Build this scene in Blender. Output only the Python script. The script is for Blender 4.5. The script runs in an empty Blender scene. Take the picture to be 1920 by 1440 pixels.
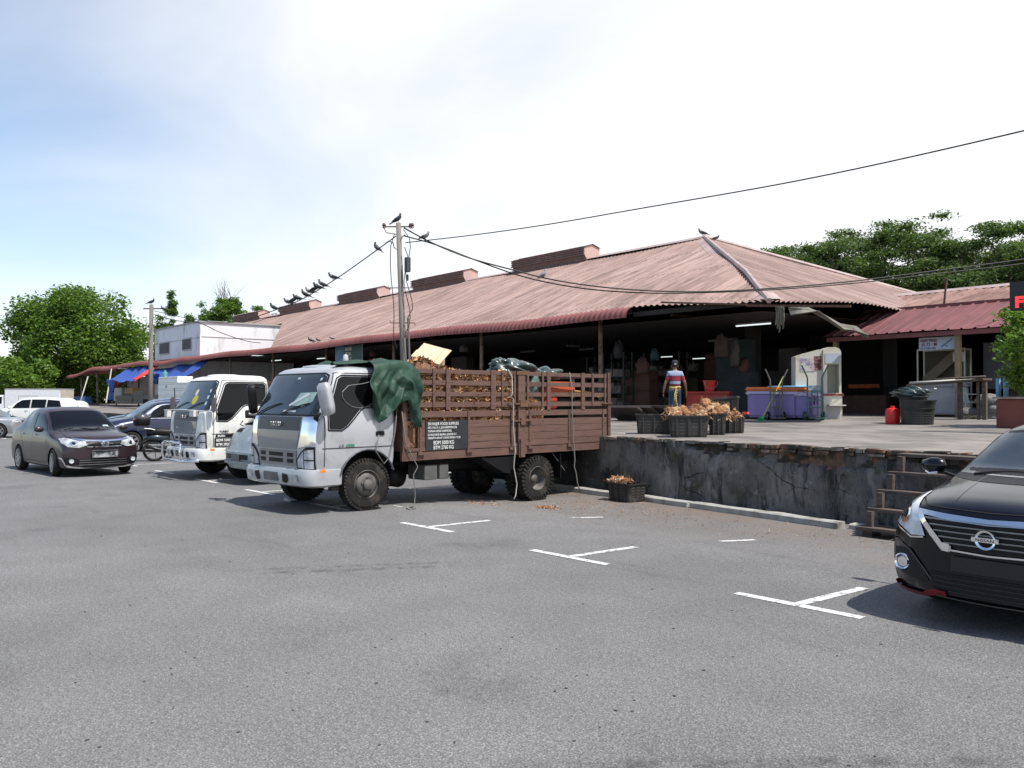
import bpy, bmesh, math, random
import numpy as np
from mathutils import Vector, Matrix, geometry
from mathutils.bvhtree import BVHTree
R_ = math.radians
random.seed(7); rng = np.random.default_rng(11)
SC = bpy.context.scene
COL = SC.collection

# ------------------------------------------------------------------ camera, sky, sun, exposure
CAM_H = 1.7; FPX = 1600.0; YAW = 50.8; PITCH = math.degrees(math.atan(28 / FPX))
cam_d = bpy.data.cameras.new('Camera'); cam = bpy.data.objects.new('Camera', cam_d); COL.objects.link(cam)
cam.location = (0, 0, CAM_H); cam.rotation_euler = (R_(90 + PITCH), 0, R_(YAW))
cam_d.sensor_width = 36; cam_d.lens = 36 * FPX / 1920; cam_d.clip_start = 0.1; cam_d.clip_end = 4000
SC.camera = cam
SUN_EL = 61.0; SUN_AZ_XY = 14.0          # direction TO the sun in plan, degrees from +X towards +Y
EXPO = 0.28
SC.view_settings.view_transform = 'Standard'; SC.view_settings.look = 'None'
SC.view_settings.exposure = EXPO; SC.view_settings.gamma = 1; SC.view_settings.use_curve_mapping = False
SC.render.engine = 'CYCLES'
SC.cycles.max_bounces = 6; SC.cycles.diffuse_bounces = 3; SC.cycles.transparent_max_bounces = 12
sun_d = bpy.data.lights.new('Sun', 'SUN'); sun_d.energy = 5.0; sun_d.angle = R_(0.6); sun_d.color = (1.0, 0.96, 0.9)
sun = bpy.data.objects.new('Sun', sun_d); COL.objects.link(sun)
sdir = Vector((math.cos(R_(SUN_EL)) * math.cos(R_(SUN_AZ_XY)), math.cos(R_(SUN_EL)) * math.sin(R_(SUN_AZ_XY)), math.sin(R_(SUN_EL))))
sun.rotation_euler = sdir.to_track_quat('Z', 'Y').to_euler(); sun.location = sdir * 60

world = bpy.data.worlds.new("World"); SC.world = world; world.use_nodes = True
nt = world.node_tree; N = nt.nodes; L = nt.links
for n in list(N): N.remove(n)
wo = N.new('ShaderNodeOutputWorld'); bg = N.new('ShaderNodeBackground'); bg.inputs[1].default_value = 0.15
sky = N.new('ShaderNodeTexSky'); sky.sky_type = 'NISHITA'; sky.sun_disc = False
sky.sun_elevation = R_(SUN_EL); sky.sun_rotation = R_(90 - SUN_AZ_XY); sky.air_density = 1.0; sky.dust_density = 0.5; sky.ozone_density = 1.2
def wn(t, **k):
    n = N.new(t)
    for a, b in k.items(): setattr(n, a, b)
    return n
tc = wn('ShaderNodeTexCoord'); sep = wn('ShaderNodeSeparateXYZ'); L.new(tc.outputs['Generated'], sep.inputs[0])
def wm(op, a, b=None, clamp=False):
    n = wn('ShaderNodeMath', operation=op); n.use_clamp = clamp
    for i, v in enumerate((a, b)):
        if v is None: continue
        if isinstance(v, (int, float)): n.inputs[i].default_value = v
        else: L.new(v, n.inputs[i])
    return n.outputs[0]
# thin high cloud: noise on a plane over the place, plus a veil that thickens round the sun's side of the sky
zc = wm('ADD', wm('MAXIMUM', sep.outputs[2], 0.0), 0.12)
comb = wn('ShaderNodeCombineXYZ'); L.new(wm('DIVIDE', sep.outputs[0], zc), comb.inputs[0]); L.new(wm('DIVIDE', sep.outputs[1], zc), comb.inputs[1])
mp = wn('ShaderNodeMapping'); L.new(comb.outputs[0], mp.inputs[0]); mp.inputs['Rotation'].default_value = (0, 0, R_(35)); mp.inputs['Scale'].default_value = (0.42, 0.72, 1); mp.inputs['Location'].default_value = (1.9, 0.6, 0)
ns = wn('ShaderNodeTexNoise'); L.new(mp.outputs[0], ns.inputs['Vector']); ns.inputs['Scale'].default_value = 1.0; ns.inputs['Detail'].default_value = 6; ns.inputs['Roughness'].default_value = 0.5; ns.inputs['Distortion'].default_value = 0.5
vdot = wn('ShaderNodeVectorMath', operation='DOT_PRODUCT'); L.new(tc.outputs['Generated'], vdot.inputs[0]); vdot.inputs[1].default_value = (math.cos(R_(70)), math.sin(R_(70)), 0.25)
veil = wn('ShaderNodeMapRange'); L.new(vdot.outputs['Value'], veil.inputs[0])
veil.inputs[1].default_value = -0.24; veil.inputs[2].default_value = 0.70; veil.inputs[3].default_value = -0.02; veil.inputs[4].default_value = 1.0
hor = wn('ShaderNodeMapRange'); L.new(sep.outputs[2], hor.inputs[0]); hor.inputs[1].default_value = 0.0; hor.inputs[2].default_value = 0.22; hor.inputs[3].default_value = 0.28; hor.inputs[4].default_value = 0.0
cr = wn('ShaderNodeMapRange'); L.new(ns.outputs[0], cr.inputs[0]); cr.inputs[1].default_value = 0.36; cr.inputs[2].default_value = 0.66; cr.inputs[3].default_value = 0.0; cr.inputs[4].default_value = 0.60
hi = wn('ShaderNodeMapRange'); L.new(sep.outputs[2], hi.inputs[0]); hi.inputs[1].default_value = 0.46; hi.inputs[2].default_value = 0.72; hi.inputs[3].default_value = 1.0; hi.inputs[4].default_value = 0.12  # cloud thinned high overhead, out of view, to lower the ambient light
bk = wn('ShaderNodeMapRange'); L.new(vdot.outputs['Value'], bk.inputs[0]); bk.inputs[1].default_value = -0.55; bk.inputs[2].default_value = -0.25; bk.inputs[3].default_value = 0.15; bk.inputs[4].default_value = 1.0  # sky behind the camera kept clearer and darker, also to deepen shadows
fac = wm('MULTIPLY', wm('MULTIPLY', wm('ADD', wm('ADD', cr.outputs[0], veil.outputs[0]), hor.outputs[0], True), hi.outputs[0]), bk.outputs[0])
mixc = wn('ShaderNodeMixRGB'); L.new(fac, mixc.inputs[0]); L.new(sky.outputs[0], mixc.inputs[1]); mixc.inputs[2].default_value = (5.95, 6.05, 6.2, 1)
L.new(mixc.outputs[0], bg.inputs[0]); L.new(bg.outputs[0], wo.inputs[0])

# ------------------------------------------------------------------ where things stand: a pixel of the photo and one known coordinate give a point
_a = R_(90 + YAW); _p = R_(PITCH)
_F0 = Vector((math.cos(_a), math.sin(_a), 0)); _R = Vector((math.sin(_a), -math.cos(_a), 0))
_F = _F0 * math.cos(_p) + Vector((0, 0, 1)) * math.sin(_p); _U = Vector((0, 0, 1)) * math.cos(_p) - _F0 * math.sin(_p)
_C = Vector((0, 0, CAM_H))
def ray(x, y): return _F + _R * ((x - 960) / FPX) + _U * ((720 - y) / FPX)
def atz(x, y, z=0.0): r = ray(x, y); return _C + r * ((z - CAM_H) / r.z)
def aty(x, y, Y): r = ray(x, y); return _C + r * (Y / r.y)
def atx(x, y, X): r = ray(x, y); return _C + r * (X / r.x)
def atd(x, y, d): return _C + ray(x, y) * d
PLAT_Y = 12.0
def pz(Y): return 0.965 + 0.0165 * (Y - 12)
def atplat(x, y):
    r = ray(x, y); t = (0.965 - 0.0165 * 12 - CAM_H) / (r.z - 0.0165 * r.y); return _C + r * t
def gz(Y):
    t = min(1, max(0, (Y - 7.2) / 2.8)); return -0.15 * t * t * (3 - 2 * t)

# ------------------------------------------------------------------ materials
MATS = {}
def mat(name, col, rough=0.6, metal=0.0, coat=0.0, spec=None, var=0.0, vscale=4.0, bump=0.0, bscale=40.0, emit=None, estr=1.0, coord='Object', stretch=(1, 1, 1), dark=None, dthr=(0.5, 0.7), dscale=3.0, bdist=0.02, alpha=None, detail=4):
    if name in MATS: return MATS[name]
    m = bpy.data.materials.new(name); m.use_nodes = True; MATS[name] = m
    t = m.node_tree; n = t.nodes; l = t.links; b = n['Principled BSDF']
    b.inputs['Roughness'].default_value = rough; b.inputs['Metallic'].default_value = metal
    b.inputs['Coat Weight'].default_value = coat; b.inputs['Coat Roughness'].default_value = 0.04
    if spec is not None: b.inputs['Specular IOR Level'].default_value = spec
    b.inputs['Base Color'].default_value = (*col, 1)
    tcn = n.new('ShaderNodeTexCoord'); mpn = n.new('ShaderNodeMapping'); mpn.inputs['Scale'].default_value = stretch
    l.new(tcn.outputs[coord], mpn.inputs[0]); out = None
    if var > 0:
        a = n.new('ShaderNodeTexNoise'); a.inputs['Scale'].default_value = vscale; a.inputs['Detail'].default_value = detail; l.new(mpn.outputs[0], a.inputs['Vector'])
        r = n.new('ShaderNodeMapRange'); l.new(a.outputs[0], r.inputs[0]); r.inputs[1].default_value = 0.25; r.inputs[2].default_value = 0.75; r.inputs[3].default_value = 1 - var; r.inputs[4].default_value = 1 + var
        mx = n.new('ShaderNodeMixRGB'); mx.blend_type = 'MULTIPLY'; mx.inputs[0].default_value = 1; mx.inputs[1].default_value = (*col, 1); l.new(r.outputs[0], mx.inputs[2]); out = mx.outputs[0]
    if dark is not None:
        a = n.new('ShaderNodeTexNoise'); a.inputs['Scale'].default_value = dscale; a.inputs['Detail'].default_value = 8; a.inputs['Roughness'].default_value = 0.62; l.new(mpn.outputs[0], a.inputs['Vector'])
        r = n.new('ShaderNodeMapRange'); l.new(a.outputs[0], r.inputs[0]); r.inputs[1].default_value = dthr[0]; r.inputs[2].default_value = dthr[1]
        mx = n.new('ShaderNodeMixRGB'); l.new(r.outputs[0], mx.inputs[0]); mx.inputs[2].default_value = (*dark, 1)
        if out: l.new(out, mx.inputs[1])
        else: mx.inputs[1].default_value = (*col, 1)
        out = mx.outputs[0]
    if out: l.new(out, b.inputs['Base Color'])
    if bump > 0:
        a = n.new('ShaderNodeTexNoise'); a.inputs['Scale'].default_value = bscale; a.inputs['Detail'].default_value = 5; l.new(mpn.outputs[0], a.inputs['Vector'])
        bp = n.new('ShaderNodeBump'); bp.inputs['Strength'].default_value = bump; bp.inputs['Distance'].default_value = bdist; l.new(a.outputs[0], bp.inputs['Height']); l.new(bp.outputs[0], b.inputs['Normal'])
    if emit is not None:
        b.inputs['Emission Color'].default_value = (*emit, 1); b.inputs['Emission Strength'].default_value = estr
    if alpha is not None: b.inputs['Alpha'].default_value = alpha
    return m
M = mat
m_black = M('black_plastic', (0.008, 0.008, 0.009), 0.5, var=0.2, spec=0.25)
m_rubber = M('tyre_rubber', (0.018, 0.017, 0.016), 0.85, spec=.2, var=0.3, vscale=9, dark=(0.075, 0.062, 0.05), dthr=(0.5, 0.75), dscale=6, bump=0.3)
m_glass = M('dark_glass', (0.003, 0.0035, 0.004), 0.03, spec=0.34)
m_wind = M('windscreen_glass', (0.02, 0.028, 0.032), 0.03, coat=0.6, spec=0.6, var=0.5, vscale=3)
m_chrome = M('chrome', (0.86, 0.87, 0.89), 0.10, metal=1.0)
m_steel = M('grey_steel', (0.25, 0.25, 0.26), 0.45, metal=0.8, var=0.2)
m_rim = M('alloy_rim', (0.42, 0.42, 0.43), 0.35, metal=0.8)
m_lens = M('clear_lamp_lens', (0.42, 0.44, 0.46), 0.08, coat=1.0, var=0.55, vscale=9)
m_amber = M('amber_lens', (0.75, 0.22, 0.02), 0.25, coat=0.6)
m_plate = M('number_plate', (0.03, 0.03, 0.03), 0.4, dark=(0.35, 0.36, 0.37), dthr=(0.46, 0.56), dscale=3)
m_white = M('white_lettering', (0.75, 0.75, 0.73), 0.6)
m_gap = M('panel_gap', (0.01, 0.01, 0.01), 0.8)
m_rust = M('rusty_iron', (0.12, 0.06, 0.035), 0.85, var=0.4, vscale=12, bump=0.3)

# ------------------------------------------------------------------ object helpers
def setp(o, label=None, cat=None, group=None, kind=None):
    if label: o['label'] = label
    if cat: o['category'] = cat
    if group: o['group'] = group
    if kind: o['kind'] = kind
    return o
def root(name, loc, rz=0, label=None, cat=None, group=None):
    o = bpy.data.objects.new(name, None); COL.objects.link(o); o.empty_display_size = 0.2
    o.location = loc; o.rotation_euler = (0, 0, rz); return setp(o, label, cat, group)
def obj(name, v, f, m, parent=None, smooth=False, mi=None, loc=None, rz=None):
    me = bpy.data.meshes.new(name); me.from_pydata([tuple(p) for p in v], [], [tuple(q) for q in f]); me.update()
    for mm in (m if isinstance(m, (list, tuple)) else [m]): me.materials.append(mm)
    if mi is not None: me.polygons.foreach_set('material_index', list(mi))
    if smooth: me.polygons.foreach_set('use_smooth', [True] * len(me.polygons))
    o = bpy.data.objects.new(name, me); COL.objects.link(o)
    if parent: o.parent = parent
    if loc is not None: o.location = loc
    if rz is not None: o.rotation_euler = (0, 0, rz)
    return o
def autosmooth(o, ang=35):
    me = o.data; bm = bmesh.new(); bm.from_mesh(me)
    for e in bm.edges:
        if len(e.link_faces) == 2 and e.calc_face_angle(0) > R_(ang): e.smooth = False
    for fc in bm.faces: fc.smooth = True
    bm.to_mesh(me); bm.free(); return o
class MB:
    def __init__(s): s.v = []; s.f = []; s.mi = []; s.c = 0
    def add(s, v, f):
        b = len(s.v); s.v += [tuple(p) for p in v]; s.f += [tuple(i + b for i in q) for q in f]; s.mi += [s.c] * len(f); return s
    def box(s, lo, hi, M4=None):
        x0, y0, z0 = lo; x1, y1, z1 = hi
        v = [Vector(p) for p in ((x0, y0, z0), (x1, y0, z0), (x1, y1, z0), (x0, y1, z0), (x0, y0, z1), (x1, y0, z1), (x1, y1, z1), (x0, y1, z1))]
        if M4 is not None: v = [M4 @ p for p in v]
        return s.add(v, [(0, 3, 2, 1), (4, 5, 6, 7), (0, 1, 5, 4), (1, 2, 6, 5), (2, 3, 7, 6), (3, 0, 4, 7)])
    def bar(s, a, b, w, h=None, up=(0, 0, 1)):
        a = Vector(a); b = Vector(b); h = h or w; d = (b - a); ln = d.length; d.normalize(); up = Vector(up)
        if abs(d.dot(up)) > 0.98: up = Vector((0, 1, 0))
        sx = d.cross(up).normalized(); sz = sx.cross(d)
        v = []
        for p in (a, b):
            for i, j in ((-1, -1), (1, -1), (1, 1), (-1, 1)): v.append(p + sx * (i * w / 2) + sz * (j * h / 2))
        return s.add(v, [(0, 1, 2, 3), (7, 6, 5, 4), (0, 4, 5, 1), (1, 5, 6, 2), (2, 6, 7, 3), (3, 7, 4, 0)])
    def tube(s, pts, r, n=8, cap=True):
        pts = [Vector(p) for p in pts]; m = len(pts); rs = r if isinstance(r, (list, tuple)) else [r] * m
        v = []; ref = Vector((0, 0, 1)); last = None
        for i, p in enumerate(pts):
            d = (pts[min(i + 1, m - 1)] - pts[max(i - 1, 0)]).normalized()
            if last is None:
                q = ref if abs(d.z) < 0.95 else Vector((1, 0, 0)); a = d.cross(q).normalized()
            else: a = (last - d * last.dot(d)).normalized()
            last = a; b2 = d.cross(a)
            for k in range(n):
                t = 2 * math.pi * k / n; v.append(p + (a * math.cos(t) + b2 * math.sin(t)) * rs[i])
        f = [(i * n + k, i * n + (k + 1) % n, (i + 1) * n + (k + 1) % n, (i + 1) * n + k) for i in range(m - 1) for k in range(n)]
        if cap: f += [tuple(range(n - 1, -1, -1)), tuple((m - 1) * n + k for k in range(n))]
        return s.add(v, f)
    def cyl(s, a, b, r, n=16): return s.tube([a, b], r, n)
    def lathe(s, prof, c=(0, 0, 0), axis='z', n=24, cap=False):
        v = []; c = Vector(c)
        for r, h in prof:
            for k in range(n):
                t = 2 * math.pi * k / n
                p = (r * math.cos(t), r * math.sin(t), h) if axis == 'z' else (h, r * math.cos(t), r * math.sin(t)) if axis == 'x' else (r * math.sin(t), h, r * math.cos(t))
                v.append(Vector(p) + c)
        f = [(i * n + k, i * n + (k + 1) % n, (i + 1) * n + (k + 1) % n, (i + 1) * n + k) for i in range(len(prof) - 1) for k in range(n)]
        if cap and prof[0][0] > 1e-4: f.append(tuple(range(n - 1, -1, -1)))
        if cap and prof[-1][0] > 1e-4: f.append(tuple((len(prof) - 1) * n + k for k in range(n)))
        return s.add(v, f)
    def prism(s, poly, a, b, fn):
        """poly 2-D, extruded from a to b; fn(u, v, t) -> point"""
        n = len(poly); v = [fn(u, w, a) for u, w in poly] + [fn(u, w, b) for u, w in poly]
        return s.add(v, [tuple(range(n - 1, -1, -1)), tuple(range(n, 2 * n))] + [(i, (i + 1) % n, n + (i + 1) % n, n + i) for i in range(n)])
    def build(s, name, m, parent=None, smooth=False, auto=None, loc=None, rz=None, bevel=None):
        o = obj(name, s.v, s.f, m, parent, smooth, s.mi if isinstance(m, (list, tuple)) else None, loc, rz)
        if bevel:
            bm = bmesh.new(); bm.from_mesh(o.data)
            bmesh.ops.recalc_face_normals(bm, faces=bm.faces)
            es = [e for e in bm.edges if len(e.link_faces) == 2 and e.calc_face_angle(0) > 0.6]
            bmesh.ops.bevel(bm, geom=es, offset=bevel, segments=2, affect='EDGES', clamp_overlap=True)
            bm.to_mesh(o.data); bm.free()
        if auto: autosmooth(o, auto)
        return o
def text(name, s, size, m, parent, M4, ext=0.003, align='LEFT', sx=1.0, bold=0.0):
    c = bpy.data.curves.new('t', 'FONT'); c.body = s; c.size = size; c.extrude = ext; c.align_x = align; c.offset = bold; c.space_line = 1.0
    t = bpy.data.objects.new('t', c); COL.objects.link(t)
    dg = bpy.context.evaluated_depsgraph_get(); me = bpy.data.meshes.new_from_object(t.evaluated_get(dg))
    bpy.data.objects.remove(t); me.name = name; me.transform(M4 @ Matrix.Diagonal((sx, 1, 1, 1))); me.materials.clear(); me.materials.append(m)
    o = bpy.data.objects.new(name, me); COL.objects.link(o); o.parent = parent; return o
def frame(o, ex, ez):
    """matrix putting local x along ex and local y along ez at o (text reads left to right along ex)"""
    ex = Vector(ex).normalized(); ez = Vector(ez).normalized(); n = ex.cross(ez)
    return Matrix(((ex.x, ez.x, n.x, o[0]), (ex.y, ez.y, n.y, o[1]), (ex.z, ez.z, n.z, o[2]), (0, 0, 0, 1)))
def copy_tree(o, parent=None):
    c = o.copy(); COL.objects.link(c)
    if parent: c.parent = parent
    for ch in list(o.children): copy_tree(ch, c)
    return c
def sm(t): t = min(1, max(0, t)); return t * t * (3 - 2 * t)
# ------------------------------------------------------------------ ground, markings, kerb
def ground_mat():
    m = bpy.data.materials.new('asphalt'); m.use_nodes = True; t = m.node_tree; n = t.nodes; l = t.links; b = n['Principled BSDF']
    tcn = n.new('ShaderNodeTexCoord'); P = tcn.outputs['Object']
    def noise(sc, det=3, ro=0.55, vec=P):
        a = n.new('ShaderNodeTexNoise'); a.inputs['Scale'].default_value = sc; a.inputs['Detail'].default_value = det; a.inputs['Roughness'].default_value = ro; l.new(vec, a.inputs['Vector']); return a.outputs[0]
    def mr(v, a, b_, c, d):
        r = n.new('ShaderNodeMapRange'); l.new(v, r.inputs[0]); 
        for i, q in enumerate((a, b_, c, d)): r.inputs[i + 1].default_value = q
        return r.outputs[0]
    def mul(a, b_, op='MULTIPLY'):
        q = n.new('ShaderNodeMath'); q.operation = op
        for i, v in enumerate((a, b_)):
            if isinstance(v, (int, float)): q.inputs[i].default_value = v
            else: l.new(v, q.inputs[i])
        return q.outputs[0]
    fine = mul(mr(noise(95, 3, 0.7), 0.3, 0.7, 0.38, 1.62), mr(noise(28, 4, 0.75), 0.32, 0.68, 0.72, 1.26))
    vor = n.new('ShaderNodeTexVoronoi'); vor.inputs['Scale'].default_value = 75; l.new(P, vor.inputs['Vector'])
    stones = mr(vor.outputs['Distance'], 0.0, 0.55, 1.25, 0.72)
    med = mr(noise(1.3, 6), 0.3, 0.7, 0.90, 1.08); big = mr(noise(0.22, 5), 0.3, 0.7, 0.84, 1.10)
    # worn streaks along the driving direction
    mpn = n.new('ShaderNodeMapping'); l.new(P, mpn.inputs[0]); mpn.inputs['Rotation'].default_value = (0, 0, R_(8)); mpn.inputs['Scale'].default_value = (0.35, 2.4, 1)
    stk = mr(noise(0.9, 5, 0.6, mpn.outputs[0]), 0.60, 0.76, 1.0, 0.78)
    def sep_(vec): q = n.new('ShaderNodeSeparateXYZ'); l.new(vec, q.inputs[0]); return q
    marks = None
    for cx_, cy_, an_, ln_, gap_ in ((-7.7, 4.2, 62, 1.3, .10), (-2.2, 3.4, 52, 1.6, .16)):
        m2 = n.new('ShaderNodeMapping'); m2.vector_type = 'TEXTURE'; m2.inputs['Location'].default_value = (cx_, cy_, 0); m2.inputs['Rotation'].default_value = (0, 0, R_(an_)); l.new(P, m2.inputs[0]); q = sep_(m2.outputs[0])
        ax_ = n.new('ShaderNodeMath'); ax_.operation = 'ABSOLUTE'; l.new(q.outputs[0], ax_.inputs[0]); ay_ = n.new('ShaderNodeMath'); ay_.operation = 'ABSOLUTE'; l.new(q.outputs[1], ay_.inputs[0])
        off_ = n.new('ShaderNodeMath'); off_.operation = 'ABSOLUTE'; l.new(mul(ay_.outputs[0], gap_, 'SUBTRACT'), off_.inputs[0])
        k_ = mul(mul(mr(ax_.outputs[0], ln_ * .5, ln_, 1, 0), mr(off_.outputs[0], .03, .09, 1, 0)), mr(noise(6, 5, .7), .42, .6, 0, 1)); marks = k_ if marks is None else mul(marks, k_, 'MAXIMUM')
    oil = mul(mr(noise(0.55, 5, .55), .60, .70, 0, .32), mr(noise(9, 4, .7), .4, .6, .3, 1)); dk_ = mul(mul(marks, .42), oil, 'MAXIMUM')
    v = mul(mul(mul(mul(fine, stones), mul(med, big)), stk), mr(dk_, 0, 1, 1, 0))
    base = n.new('ShaderNodeMixRGB'); base.blend_type = 'MULTIPLY'; base.inputs[0].default_value = 1; base.inputs[1].default_value = (0.208, 0.203, 0.200, 1); l.new(v, base.inputs[2])
    # hairline cracks
    vo2 = n.new('ShaderNodeTexVoronoi'); vo2.feature = 'DISTANCE_TO_EDGE'; vo2.inputs['Scale'].default_value = 0.28
    nz = n.new('ShaderNodeTexNoise'); nz.inputs['Scale'].default_value = 1.4; nz.inputs['Detail'].default_value = 6; l.new(P, nz.inputs['Vector']); mv = n.new('ShaderNodeMixRGB'); mv.inputs[0].default_value = .35; l.new(P, mv.inputs[1]); l.new(nz.outputs['Color'], mv.inputs[2]); l.new(mv.outputs[0], vo2.inputs['Vector'])
    crk = mul(mr(vo2.outputs['Distance'], .0015, .004, .0, 0), mr(noise(.5, 2), .5, .56, 0, 1))
    mxc = n.new('ShaderNodeMixRGB'); l.new(crk, mxc.inputs[0]); l.new(base.outputs[0], mxc.inputs[1]); mxc.inputs[2].default_value = (.03, .03, .03, 1); base = mxc
    # small dark tar spots
    sp = mr(noise(7.5, 3, 0.5), 0.76, 0.80, 0.0, 0.3)
    mx0 = n.new('ShaderNodeMixRGB'); l.new(sp, mx0.inputs[0]); l.new(base.outputs[0], mx0.inputs[1]); mx0.inputs[2].default_value = (0.03, 0.03, 0.03, 1)
    # earth and husk dust gathered toward the kerb
    sx = n.new('ShaderNodeSeparateXYZ'); l.new(P, sx.inputs[0])
    edge = mr(sx.outputs[1], 7.0, 11.2, 0.0, 1.0); edge2 = mr(sx.outputs[1], 11.8, 12.5, 1.0, 0.0)
    dn = mr(noise(0.9, 7, 0.65), 0.40, 0.66, -0.30, 0.75)
    dm = mul(mul(edge, mr(noise(3.0, 6, 0.7), 0.3, 0.7, 0.55, 1.5)), 1.0)
    near = mul(mr(sx.outputs[0], -16.0, -12.0, 0.0, 1.0), mr(sx.outputs[0], -8.5, -4.0, 1.0, 0.55))
    q = mul(mul(mul(dm, dn, 'ADD'), edge), near); q2 = n.new('ShaderNodeClamp'); l.new(mul(q, 0.50), q2.inputs[0])
    mx = n.new('ShaderNodeMixRGB'); l.new(q2.outputs[0], mx.inputs[0]); l.new(mx0.outputs[0], mx.inputs[1]); mx.inputs[2].default_value = (0.175, 0.130, 0.098, 1)
    l.new(mx.outputs[0], b.inputs['Base Color']); b.inputs['Roughness'].default_value = 0.82; b.inputs['Specular IOR Level'].default_value = 0.3
    bp = n.new('ShaderNodeBump'); bp.inputs['Strength'].default_value = 0.75; bp.inputs['Distance'].default_value = 0.008
    l.new(mul(noise(110, 4, 0.7), vor.outputs['Distance'], 'SUBTRACT'), bp.inputs['Height']); l.new(bp.outputs[0], b.inputs['Normal'])
    return m
m_asph = ground_mat()
xs = [-1500, -300, -150] + list(range(-100, 21, 4)) + [60, 300, 1500]
ys = [-1500, -100, -30, -10, 0, 4] + [7 + 0.2 * i for i in range(18)] + [10.6, 11, 12, 14, 30, 120, 400, 2500]
v = [(x, y, gz(y)) for y in ys for x in xs]; nx = len(xs)
f = [(j * nx + i, j * nx + i + 1, (j + 1) * nx + i + 1, (j + 1) * nx + i) for j in range(len(ys) - 1) for i in range(nx - 1)]
setp(obj('asphalt_ground', v, f, m_asph, smooth=True), kind='structure')

m_line = M('road_paint', (0.60, 0.60, 0.58), 0.7, var=0.2, vscale=60, dark=(0.2, 0.2, 0.2), dthr=(0.52, 0.60), dscale=16, bump=0.2, bscale=90)
mk = MB()
def strip(x0, y0, x1, y1, w):
    a = Vector((x0, y0)); b = Vector((x1, y1)); d = (b - a).normalized(); p = Vector((-d.y, d.x)) * w / 2
    n = max(1, int((b - a).length / 0.2)); v = []
    for i in range(n + 1):
        c = a + (b - a) * i / n; j = random.uniform(-.006, .006)
        for sgn in (-1, 1): q = c + p * sgn * (1 + j * 10); v.append((q.x, q.y, gz(q.y) + 0.004))
    mk.add(v, [(2 * i, 2 * i + 2, 2 * i + 3, 2 * i + 1) for i in range(n)])
for k in range(-1, 26):
    X = -4.0 - 2.75 * k
    strip(X - 0.57, 6.26, X + 0.57, 6.31, 0.10)
    strip(X + 0.0, 6.34, X + 0.03, 7.32, 0.10)
    strip(X + 0.05, 8.85, X + 0.1, 9.5, 0.09)
strip(-12.3, 6.95, -11.95, 6.95, 0.04); strip(-11.75, 7.15, -11.5, 7.15, 0.035)
mk.build('parking_bay_markings', m_line); setp(bpy.data.objects['parking_bay_markings'], kind='structure')

m_kerb = M('kerb_concrete', (0.34, 0.33, 0.30), 0.85, var=0.25, vscale=5, dark=(0.12, 0.10, 0.07), dthr=(0.52, 0.7), dscale=3, bump=0.5, bscale=18)
kb = MB()
def kerb(x0, x1, y0, y1, h0=0.0, h1=0.0):
    n = 8; top = []
    for i in range(n + 1):
        t = i / n; x = x0 + (x1 - x0) * t; y = y0 + (y1 - y0) * t; z = -0.15 + 0.10 + h0 + (h1 - h0) * t; j = random.uniform(-.012, .012)
        top += [(x, y + j, -0.2), (x, y + j, z - .015), (x, y + .03 + j, z), (x, y + .19, z + random.uniform(-.008, .008)), (x, y + .2, -0.2)]
    fs = [(i * 5 + k, i * 5 + k + 1, (i + 1) * 5 + k + 1, (i + 1) * 5 + k) for i in range(n) for k in range(4)]
    fs += [(0, 1, 2, 3, 4), tuple(n * 5 + k for k in (4, 3, 2, 1, 0))]; kb.add(top, fs)
kerb(-6.48, -9.35, 11.25, 11.52); kerb(-9.40, -11.2, 11.50, 11.68, 0.0, -.01); kerb(-4.2, -6.42, 11.38, 11.42, -.03, -.03)
kerb(-11.28, -13.6, 11.6, 11.7); 
for k in range(14): kerb(-13.7 - 2.4 * k, -16.05 - 2.4 * k, 11.66, 11.66)
kb.build('kerb', m_kerb); setp(bpy.data.objects['kerb'], kind='structure')

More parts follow.
